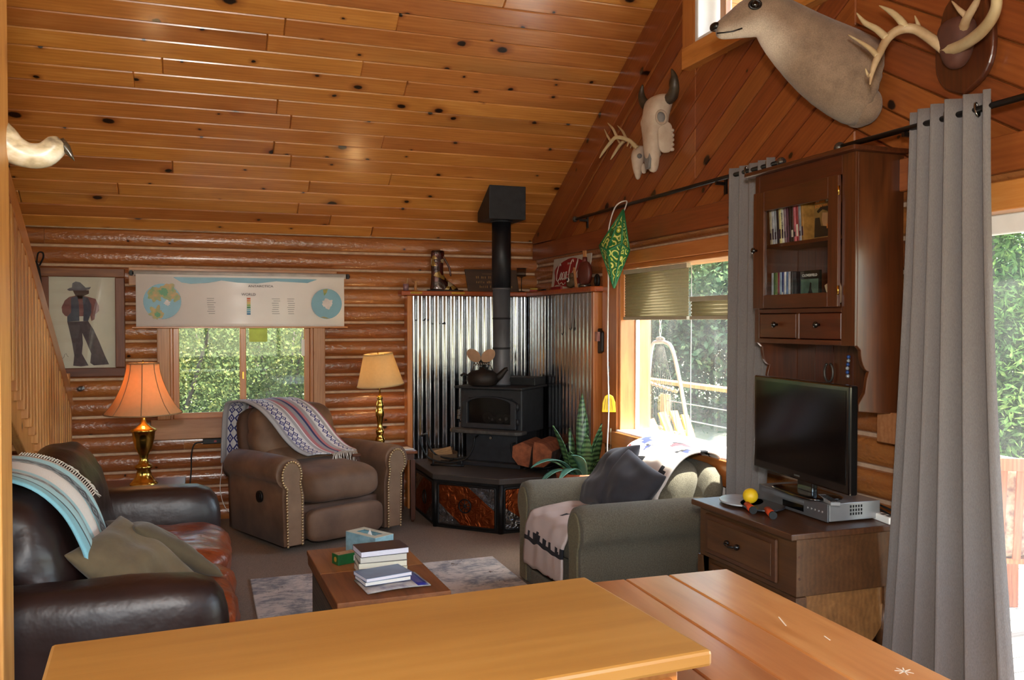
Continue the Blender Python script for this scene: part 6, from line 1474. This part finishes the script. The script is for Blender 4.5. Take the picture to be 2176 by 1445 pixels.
for i, (y_, tl) in enumerate(((6.30, 14), (6.27, 18))):
    o = boxo('paint_stirrer', (-.004, .004, -.009, .009, 0, .17), TRIMZ, loc=(2.775, y_, ZL), rot=(R(-tl), 0, 0)); tag(o, ('front', 'back')[i]+' of the two thin wooden slats leaning beside the flask', 'slat', 'slats on the ledge')
m = MB(); m.tube([(0, .03*math.cos(R(a)), .045+.04*math.sin(R(a))) for a in range(0, 360, 20)], .012, 7, closed=True); o = m.build('dark_ring', BLACKI, None, loc=(2.82, 6.0, ZL)); o.location.z += -.0 ; tag(o, 'dark coiled ring at the front end of the ledge', 'ring')
# match holder on the log wall, string, yellow scraper, star lantern
mh = thing('match_holder', 'black iron match holder with striped box on the logs by the window', 'match holder', (2.855, 5.94, 1.36), -90)
k = MB(); k.prism([(-.05, .0), (.05, .02), (.055, .17), (-.02, .20), (-.055, .13)], -.05, 0, 'y'); k.build('bracket', BLACKI, mh, bevel=.01, fix=True)
k = MB(); k.bx(-.02, .025, -.075, -.05, .10, .17); k.build('match_box', plain('striped_box', 'b89a8c', .6, vs=60, col2='7a2c28', stretch=(6, 1, .2)), mh)
k = MB(); k.tube(smooth_path([(-.035, -.055, .10), (-.04, -.06, -.05), (-.038, -.055, -.30)], 4), .006, 6); k.build('yellow_strap', plain('yellow_leather', 'b8842c', .6), mh)
ys = thing('yellow_scraper', 'yellow plastic scraper hanging by twisted wire beside the window', 'scraper', (2.755, 5.66, .955), 62)
k = MB(); k.prism([(-.05, .0), (.05, .0), (.046, .07), (.03, .115), (.0, .13), (-.03, .115), (-.046, .07)], -.006, .006, 'x'); k.build('blade', plain('yellow_plastic', 'd8b010', .4, var=.05), ys, bevel=.004, fix=True)
for i in range(4): k = MB(); k.bar((-.0075, -.03+i*.02, .015), (-.0075, -.018+i*.012, .10), .003, .003); k.build('rib', plain('yellow_rib', 'b08c08', .4), ys)
k = MB(); k.tube([(0, .006*math.sin(i*.9), .125+i*.0095) for i in range(26)], .0022, 5); k.build('twisted_wire', DKMETAL, ys)
st_ = thing('star_lantern', 'green and yellow patterned paper star lantern hanging from the curtain rod', 'lantern', (2.70, 5.44, 2.115), 0)
t = NT('batik_paper'); v = t.coord('Object'); vo = t.n('ShaderNodeTexVoronoi', {'feature': 'F1'}, Vector=v, Scale=17.); w_ = t.n('ShaderNodeTexWave', {'wave_type': 'RINGS'}, Vector=v, Scale=9., Distortion=5.)
c = t.ramp(t.math('FRACT', t.math('MULTIPLY', vo.outputs['Distance'], 3.2)), [(0, '1f6a2c'), (.35, 'c8c43c'), (.5, 'd8d8b0'), (.6, 'a8b020'), (.78, '14502a')], 'CONSTANT'); t.set(Base_Color=c, Roughness=.6); BATIK = t.mat
EDG = plain('lantern_green_edge', '1a6a3a', .5)
top, bot = Vector((0, -.11, .25)), Vector((0, .03, -.275)); ring5 = []
for i in range(6):
    a = R(60*i+20); rr = .125 if i % 2 == 0 else .10
    ring5.append(Vector((rr*math.cos(a)*.9, rr*math.sin(a), .02*(-1)**i)))
for i in range(6):
    a, b = ring5[i], ring5[(i+1) % 6]
    for apex in (top, bot):
        k = MB(); c_ = (a+b+apex)/3
        if apex is top and i == 3: pass
        k.add([a, b, apex], [(0, 1, 2)]); k.build('paper_facet', BATIK, st_, solid=.0012)
for i in range(6):
    k = MB(); k.tube([ring5[i], ring5[(i+1) % 6]], .008, 6); k.build('edge', EDG, st_)
    k = MB(); k.tube([ring5[i], top], .0075, 6); k.build('edge', EDG, st_); k = MB(); k.tube([ring5[i], bot], .0075, 6); k.build('edge', EDG, st_)
m = MB(); m.tube(smooth_path([(2.72, 5.36, 2.36), (2.77, 5.42, 2.44), (2.72, 5.50, 2.40), (2.705, 5.58, 2.20), (2.72, 5.60, 1.9), (2.715, 5.60, 1.4), (2.72, 5.59, 1.0), (2.715, 5.60, .75), (2.72, 5.62, .60), (2.72, 5.70, .40)], 6), .005, 6); o = m.build('lantern_cord', plain('white_cord', 'd8d2cc', .6), None); tag(o, 'white electric cord hanging from the star lantern down past the window', 'cord')
# ---- plant group behind the armchair
pb_ = thing('plant_bench', 'low wooden bench behind the armchair carrying the plant pot', 'bench', (2.63, 5.66, 0))
m = MB(); m.bx(-.20, .24, -.37, .42, .24, .27); m.build('top', RAIL, pb_, bevel=.004)
for x in (-.17, .21):
    for y in (-.33, .38): k = MB(); k.bx(x-.02, x+.02, y-.02, y+.02, 0, .24); k.build('leg', STAIR, pb_)
sp = thing('snake_plant', 'snake plant in a terracotta pot by the sunny window', 'potted plant', (2.63, 5.86, .2705))
k = MB(); k.lathe([(.12, 0), (.165, .18), (.185, .185), (.19, .235), (.172, .235), (.165, .19), (.15, .05)], 32, cap=False); k.build('pot', plain('terracotta', 'a8542c', .75, vs=9, col2='8c4424'), sp)
k = MB(); k.lathe([(0.001, .19), (.165, .19)], 24); k.build('soil', plain('potting_soil', '2a1d14', .95), sp)
t = NT('snake_leaf'); v = t.coord('Object', (1, 1, 1)); w_ = t.n('ShaderNodeTexWave', {'bands_direction': 'Z'}, Vector=v, Scale=9., Distortion=6., Detail=3.); t.set(Base_Color=t.mix(w_.outputs[1], srgb('16321c'), srgb('5a7a4c')), Roughness=.35); LEAFM = t.mat
LEAF2 = plain('pale_leaf', '5c8a78', .35, vs=9, col2='3c6a58')
random.seed(11)
leaves = [(0, .0, .62, 5, 60, LEAFM), (.06, -.03, .42, 14, -60, LEAFM), (-.09, .02, .42, 20, 190, LEAFM), (.09, -.02, .36, 14, -70, LEAFM), (-.03, .06, .36, 8, 120, LEAFM), (.03, .05, .47, 7, -80, LEAFM), (-.06, -.06, .26, 30, 220, LEAFM), (.07, .04, .26, 20, -60, LEAFM),
          (-.08, -.03, .40, 55, 195, LEAF2), (-.05, -.10, .30, 62, 215, LEAF2), (.07, -.05, .42, 44, -62, LEAFM), (-.10, .0, .22, 40, 160, LEAFM), (-.02, -.10, .34, 38, 225, LEAF2), (.07, -.02, .40, 52, -72, LEAFM), (-.09, -.06, .30, 72, 190, LEAF2), (.02, -.04, .34, 12, 250, LEAFM)]
for i, (x, y, L_, tl, az, mt) in enumerate(leaves):
    k = MB(); w0 = .034 if tl < 30 else .032
    dirh = Vector((math.cos(R(az)), math.sin(R(az)), 0)); sdv = Vector((-dirh.y, dirh.x, 0))
    def lf(u, v, L_=L_, tl=tl):
        s = v*L_; bend = R(tl)*(.35+1.1*v)
        if tl > 35: bend = R(tl)*(.3+1.6*v)
        h = s*math.cos(bend*.7); o_ = s*math.sin(bend*.7)
        wd = w0*(.55+.75*math.sin(min(1, v*1.25)*math.pi*.62))*(1-v**5)
        q = dirh*o_+Vector((0, 0, h)) + sdv*(2*u-1)*wd + dirh*(-.010*(1-(2*u-1)**2))
        return (x+q.x, y+q.y, .185+q.z)
    k.grid(lf, 4, 14); k.uv = {}; k.build('leaf', mt, sp, solid=.004)
for i, (x, y, r_, h_, lab, b_) in enumerate(((2.68, 5.49, .042, .13, 'glass jar with white lid nearest the terracotta pot', 'c8c0b0'), (2.72, 5.36, .042, .115, 'clear jar with blue rim behind the dark pillows', 'b8b4ac'))):
    j = thing('glass_jar', lab, 'jar', (x, y, .2705), 0, 'jars on the plant bench')
    k = MB(); k.lathe([(r_*.9, 0), (r_, .01), (r_, h_*1.0+.16), (r_*.95, h_+.17)], 20, cap=False); k.build('glass', CLEAR, j, solid=.004)
    k = MB(); k.lathe([(.001, .004), (r_*.86, .004), (r_*.86, h_+.1), (.001, h_+.1)], 18, cap=False); k.build('contents', plain('jar_contents_'+b_, b_, .8), j)
    k = MB(); k.tube([(r_*math.cos(R(a)), r_*math.sin(R(a)), h_+.165) for a in range(0, 360, 20)], .005, 6, closed=True); k.build('rim', WHITE if i == 0 else plain('blue_rim', '5a6aa0', .4), j)
m = MB(); m.tube([(2.80, 5.72, 1.02-.2), (2.80, 5.72, .66)], .0018, 5); m.cyl((2.80, 5.72, .80), (2.80, 5.72, .83), .006, n=8); o = m.build('pull_string', plain('beige_string', 'b8a888', .8), None); tag(o, 'short beige pull string hanging at the window corner', 'cord')
# ================================================================ outside: deck, furniture, shrubs and trees
import numpy as np
GZ = -.55
m = MB(); m.bx(-500, 500, -500, 500, GZ-.2, GZ)
t = NT('dry_meadow'); v = t.coord('Object'); c = t.mix(t.noise(v, 1.1, 6, .7), srgb('6a6a48'), srgb('a8a07c')); t.set(Base_Color=c, Roughness=1.); t.bump(t.noise(v, 30, 4), .8, .05)
struct(m.build('ground', t.mat), 'dry grassy ground outside the cabin')
dk = thing('deck', 'grey board deck outside the gable wall', 'deck'); del dk['category']; struct(dk)
DECKW = wood('weathered_deck', '4c4842', '686460', '807a72', 0, fine=40, rough=.8, coat=0, rnd=5)
y = -1.2
while y < 9.0:
    plank('deck_board', 1.9, .138, .03, DECKW, dk, (4.05, y, -.165), bevel=0); y += .145
for y in (-1.1, 1.5, 4.1, 6.7, 8.9): plank('joist', 1.9, .05, .2, STANDW, dk, (4.05, y, -.29), bevel=0)
PORCH = wood('porch_post_wood', 'a86a30', 'cf9350', 'e0ac6c', 2, rough=.6, coat=0)
m = MB(); m.bx(-.075, .075, -.075, .075, -.15, 2.6); o = m.build('porch_post', PORCH, None, bevel=.006, loc=(3.40, 6.43, 0)); tag(o, 'orange stained porch post just outside the window', 'post')
rl = thing('deck_railing', 'deck railing with steel cables and wooden cap beyond the window', 'railing', (5.0, 5.2, -.15))
for y_ in (-5.8, -4.0, -2.2, -.4, 3.6):
    m = MB(); m.bx(-.045, .045, y_-.045, y_+.045, 0, .93 if y_ != -.4 else 1.1); m.build('post', PORCH, rl, bevel=.004)
m = MB(); m.bx(-.08, .08, -.2, 2.6, -.02, .02); m.build('cap_rail', PORCH, rl, bevel=.006, loc=(0, 1.9, 1.07)); m = MB(); m.bx(-.08, .08, -1.9, 1.9, -.02, .02); m.build('cap_rail', PORCH, rl, bevel=.006, loc=(0, -4.1, 1.08))
for z_ in (.15, .32, .50, .68, .86):
    k = MB(); k.cyl((0, -6, z_), (0, 3.6, z_), .007, n=6); k.build('cable', plain('steel_cable', 'b8bcc4', .35, .6), rl)
# rope hanging chair
hc = thing('hanging_chair', 'metal framed rope hanging chair seen through the window', 'hanging chair', (3.95, 7.05, 0))
FRM = plain('pale_metal_pipe', 'b8b2b0', .4, .3)
hpts = smooth_path([(.02, .28, .45), (.0, .25, .80), (-.01, .18, 1.20), (-.01, .12, 1.395), (0, .03, 1.42), (0, -.10, 1.42), (.01, -.20, 1.36), (.03, -.29, 1.10), (.05, -.40, .70), (.07, -.46, .38)], 5)
k = MB(); k.tube(hpts, .018, 8); k.build('frame', FRM, hc)
k = MB(); k.tube([(0, .0+.07*math.cos(R(a)), 1.45+.012*math.sin(R(a))) for a in range(0, 360, 20)], .010, 6, closed=True); k.build('top_ring', FRM, hc)
for i in range(8):
    k = MB(); ax = i % 2; k.tube([((.010 if ax else 0)*math.cos(R(a)), (0 if ax else .010)*math.cos(R(a)), 1.47+i*.052+.032*math.sin(R(a))) for a in range(0, 360, 30)], .0045, 5, closed=True); k.build('chain_link', plain('bright_chain', 'c8c8cc', .25, 1.), hc)
for z_, y0, y1 in ((1.04, .26, -.30), (.66, .28, -.40)):
    k = MB(); k.tube([(.0, y0+(y1-y0)*i/40, z_-.05*i/40+.007*math.sin(i*1.2)) for i in range(41)], .013, 6); k.build('rope_bar', plain('twisted_rope', 'a89880', .9, vs=30), hc)
for i in range(11):
    f_ = i/10; k = MB(); k.tube([(0, .06-.12*f_, 1.40), (0, .20-.42*f_, 1.02), (0, .24-.55*f_, .64), (.02, .24-.58*f_, .42)], .0025, 4); k.build('cord_strand', plain('dark_cord', '4a463e', .8), hc)
k = MB(); k.sup((.03, -.05, .38), (.5, .62, .16), 4, 8, .02, 6, 2); k.build('seat_cushion', plain('white_canvas', 'd8d4cc', .9), hc)
k = MB(); k.tube([(0, 0, 1.86), (0, 0, 2.62)], .004, 5); k.build('upper_rope', MATS['twisted_rope'], hc)
m = MB(); m.bx(2.95, 4.6, 6.95, 7.10, 2.62, 2.80); o = m.build('porch_beam', PORCH, None); tag(o, 'porch roof beam above the hanging chair', 'beam')
# slatted deck chair
ad = thing('deck_chair', 'orange stained slat back deck chair beyond the window', 'chair', (4.10, 6.45, -.15), 25)
YEL = wood('yellow_cedar', 'b06a20', 'd8963c', 'e8b060', 2, rough=.6, coat=0)
for i in range(4):
    k = MB(); x = -.21+i*.14; k.bar((x*.8, .12, .22), (x*1.25, .44, .98-.05*abs(i-1.5)), .11, .02, up=(0, -1, .4)); k.build('back_slat', YEL, ad, bevel=.004)
for i in range(5): k = MB(); k.bx(-.26, .26, -.42+i*.11, -.33+i*.11, .32-i*.018, .34-i*.018); k.build('seat_slat', YEL, ad)
for sg in (-1, 1):
    k = MB(); k.bx(sg*.33-.06, sg*.33+.06, -.42, .36, .54, .565); k.build('arm', YEL, ad, bevel=.004)
    k = MB(); k.bx(sg*.30-.02, sg*.30+.02, -.42, -.34, 0, .54); k.build('leg', YEL, ad); k = MB(); k.bar((sg*.30, -.35, .3), (sg*.30, .45, .03), .03, .10); k.build('rear_rail', YEL, ad)
    k = MB(); k.bx(sg*.30-.02, sg*.30+.02, .26, .34, .1, .54); k.build('leg', YEL, ad)
for z_, y_ in ((.45, .22), (.75, .345)): k = MB(); k.bx(-.30, .30, y_+.02, y_+.045, z_-.03, z_+.03); k.build('back_batten', YEL, ad)
# patio chair with floral cushion outside the sliding door
pcx = thing('patio_chair', 'red brown wooden patio chair with floral cushion outside the sliding door', 'chair', (4.38, 3.92, -.15), 150)
RBW = wood('red_brown_patio', '6a3420', '9a5636', 'b87450', 2, rough=.6, coat=0)
for x in (-.24, .24):
    k = MB(); k.bx(x-.025, x+.025, -.25, -.20, 0, .62); k.build('leg', RBW, pcx); k = MB(); k.bar((x, .22, 0), (x, .32, 1.0), .05, .05, up=(0, 1, 0)); k.build('leg', RBW, pcx); k = MB(); k.bx(x-.035, x+.035, -.28, .27, .62, .645); k.build('arm', RBW, pcx, bevel=.004)
k = MB(); k.bx(-.24, .24, -.24, .24, .38, .41); k.build('seat', RBW, pcx); k = MB(); k.bx(-.24, .24, .29, .315, .92, .99); k.build('top_rail', RBW, pcx)
for i in range(5): k = MB(); x = -.18+i*.09; k.bar((x, .245, .41), (x, .30, .94), .04, .018, up=(0, 1, 0)); k.build('back_slat', RBW, pcx)
k = MB(); k.sup((0, .21, .68), (.46, .10, .52), 4, 8, .01, 6, 3); k.build('back_cushion', plain('floral_print', '6a3a34', .9, vs=26, col2='a89a80'), pcx)
k = MB(); k.sup((0, -.02, .445), (.46, .44, .07), 5, 8); k.build('seat_cushion', MATS['floral_print'], pcx)

# ---- plants
def leafmat(name, c1, c2, c3):
    t = NT(name); t.t.nodes.remove(t.b); n = t.noise(t.coord('Object'), 1.3, 5, .7); n2 = t.noise(t.coord('Object'), 9, 2)
    c = t.ramp(t.math('ADD', t.math('MULTIPLY', n, .6), t.math('MULTIPLY', n2, .4)), [(.36, c1), (.52, c2), (.66, c3)])
    d = t.n('ShaderNodeBsdfDiffuse', Color=c); tr = t.n('ShaderNodeBsdfTranslucent', Color=c); mx = t.n('ShaderNodeMixShader', _0=.45, _1=d.outputs[0], _2=tr.outputs[0]); t.t.links.new(mx.outputs[0], t.out.inputs[0]); return t.mat
LF1 = leafmat('shrub_leaves', '3c4a2c', '5c6a40', 'a09c58'); LF2 = leafmat('forest_leaves', '40583a', '647c54', 'a0ac7c'); LF3 = leafmat('conifer_needles', '3c5a2c', '647f44', 'a0ac64')
TWIG = plain('grey_bark', '5a5046', .9, vs=12, col2='3a332c')
def leaf_cloud(name, n, rx, ry, h, size, mat, seed, cone=False, asp=.55, shell=.45):
    rng = np.random.default_rng(seed)
    if cone:
        z = h*(1-np.sqrt(rng.random(n)))*.98+.02; a = rng.random(n)*2*np.pi
        lay = np.floor(z/h*14)/14; r = rx*(1-z/h)*(.35+.65*rng.random(n)**.5)*(.75+.35*np.sin(a*5+lay*40)**2)
        P = np.stack([r*np.cos(a), r*np.sin(a)*ry/rx, z-.18*r], 1)
    else:
        d = rng.normal(size=(n, 3)); d /= np.linalg.norm(d, axis=1)[:, None]; q = shell+(1-shell)*rng.random(n)**.6
        bump = 1+.25*np.sin(d[:, 0]*5+seed)*np.sin(d[:, 2]*6+seed*2)+.12*np.sin(d[:, 1]*11)
        P = d*(q*bump)[:, None]*np.array([rx, ry, h/2])+np.array([0, 0, h/2])
        P[:, 2] = np.maximum(P[:, 2], .02)
    u = rng.normal(size=(n, 3)); u /= np.linalg.norm(u, axis=1)[:, None]; w = np.cross(u, rng.normal(size=(n, 3))); w /= np.linalg.norm(w, axis=1)[:, None]
    s = (size*(.6+.8*rng.random(n)))[:, None]
    V4 = np.stack([P-u*s, P+w*s*asp, P+u*s, P-w*s*asp], 1).reshape(-1, 3)
    me = bpy.data.meshes.new(name); me.vertices.add(4*n); me.loops.add(4*n); me.polygons.add(n)
    me.vertices.foreach_set('co', V4.astype('f').ravel()); me.loops.foreach_set('vertex_index', np.arange(4*n, dtype='i')); me.polygons.foreach_set('loop_start', np.arange(0, 4*n, 4, dtype='i'))
    me.materials.append(mat); me.update(calc_edges=True); me.validate(); return me
def plant(name, label, cat, group, loc, me, stems, sc=1, rz=0):
    p = thing(name, label, cat, loc, rz, group); p.scale = (sc, sc, sc)
    o = bpy.data.objects.new('foliage', me); COL.objects.link(o); o.parent = p; o['kind'] = 'stuff'
    for s_ in stems:
        k = MB(); k.tube(s_[0], s_[1], 7); k.build('stem' if len(stems) > 1 else 'trunk', TWIG, p)
    return p
sh1 = [leaf_cloud('foliage', 22000, 1.3, 1.1, 3.6, .024, LF1, 1), leaf_cloud('foliage', 22000, 1.2, 1.2, 3.2, .023, LF1, 2)]
stems = [([(0, 0, 0), (.1*math.cos(a), .1*math.sin(a), .8), (.5*math.cos(a), .5*math.sin(a), 1.9), (.8*math.cos(a), .8*math.sin(a), 2.8)], [.03, .025, .015, .006]) for a in (0, 1.3, 2.6, 3.9, 5.2)]
random.seed(21)
for i, (x, y) in enumerate(((-1.9, 11.2), (-.35, 10.9), (1.0, 11.3), (2.3, 11.0), (-1.1, 12.8), (.4, 12.6), (1.8, 13.0), (3.4, 12.6))):
    plant('shrub', 'leafy yellow green shrub outside the back window', 'shrub', 'shrubs outside the back window', (x, y, GZ), sh1[i % 2], stems, random.uniform(.9, 1.15), random.uniform(0, 360))
fo1 = [leaf_cloud('foliage', 24000, 2.3, 2.3, 7.0, .06, LF2, 5, shell=.3), leaf_cloud('foliage', 24000, 2.6, 2.2, 6.0, .055, LF2, 6, shell=.3)]
tstem = [([(0, 0, 0), (.05, 0, 1.5), (0, .05, 4.5)], [.14, .11, .05])]
for i, (x, y) in enumerate(((8.5, 17.5), (10.8, 16.2), (13.2, 15.5), (9.6, 20.5), (12.2, 20.0), (14.8, 18.6), (6.2, 19.0), (16.5, 15.5), (-4, 18), (-.8, 19), (2.4, 18.4), (5.0, 21.5))):
    plant('forest_tree', 'dark leafy forest tree beyond the deck railing' if i < 8 else 'dark leafy forest tree behind the shrubs of the back window', 'tree', 'forest trees beyond the deck' if i < 8 else 'forest trees behind the shrubs', (x, y, GZ-.3), fo1[i % 2], tstem, random.uniform(.9, 1.2), random.uniform(0, 360))
co1 = leaf_cloud('foliage', 45000, 2.4, 2.4, 11., .055, LF3, 9, cone=True, asp=.3)
cst = [([(0, 0, 0), (0, 0, 5), (0, 0, 10.5)], [.2, .14, .03])]
for i, (x, y) in enumerate(((10.6, 9.6), (13.4, 9.4), (12.4, 12.6), (16.0, 11.0), (18.5, 13.5), (17.5, 8.0), (20, 9.5))):
    plant('conifer_tree', 'tall sunlit conifer outside the sliding door', 'tree', 'conifers outside the sliding door', (x, y, GZ), co1, cst, random.uniform(.85, 1.2), random.uniform(0, 360))
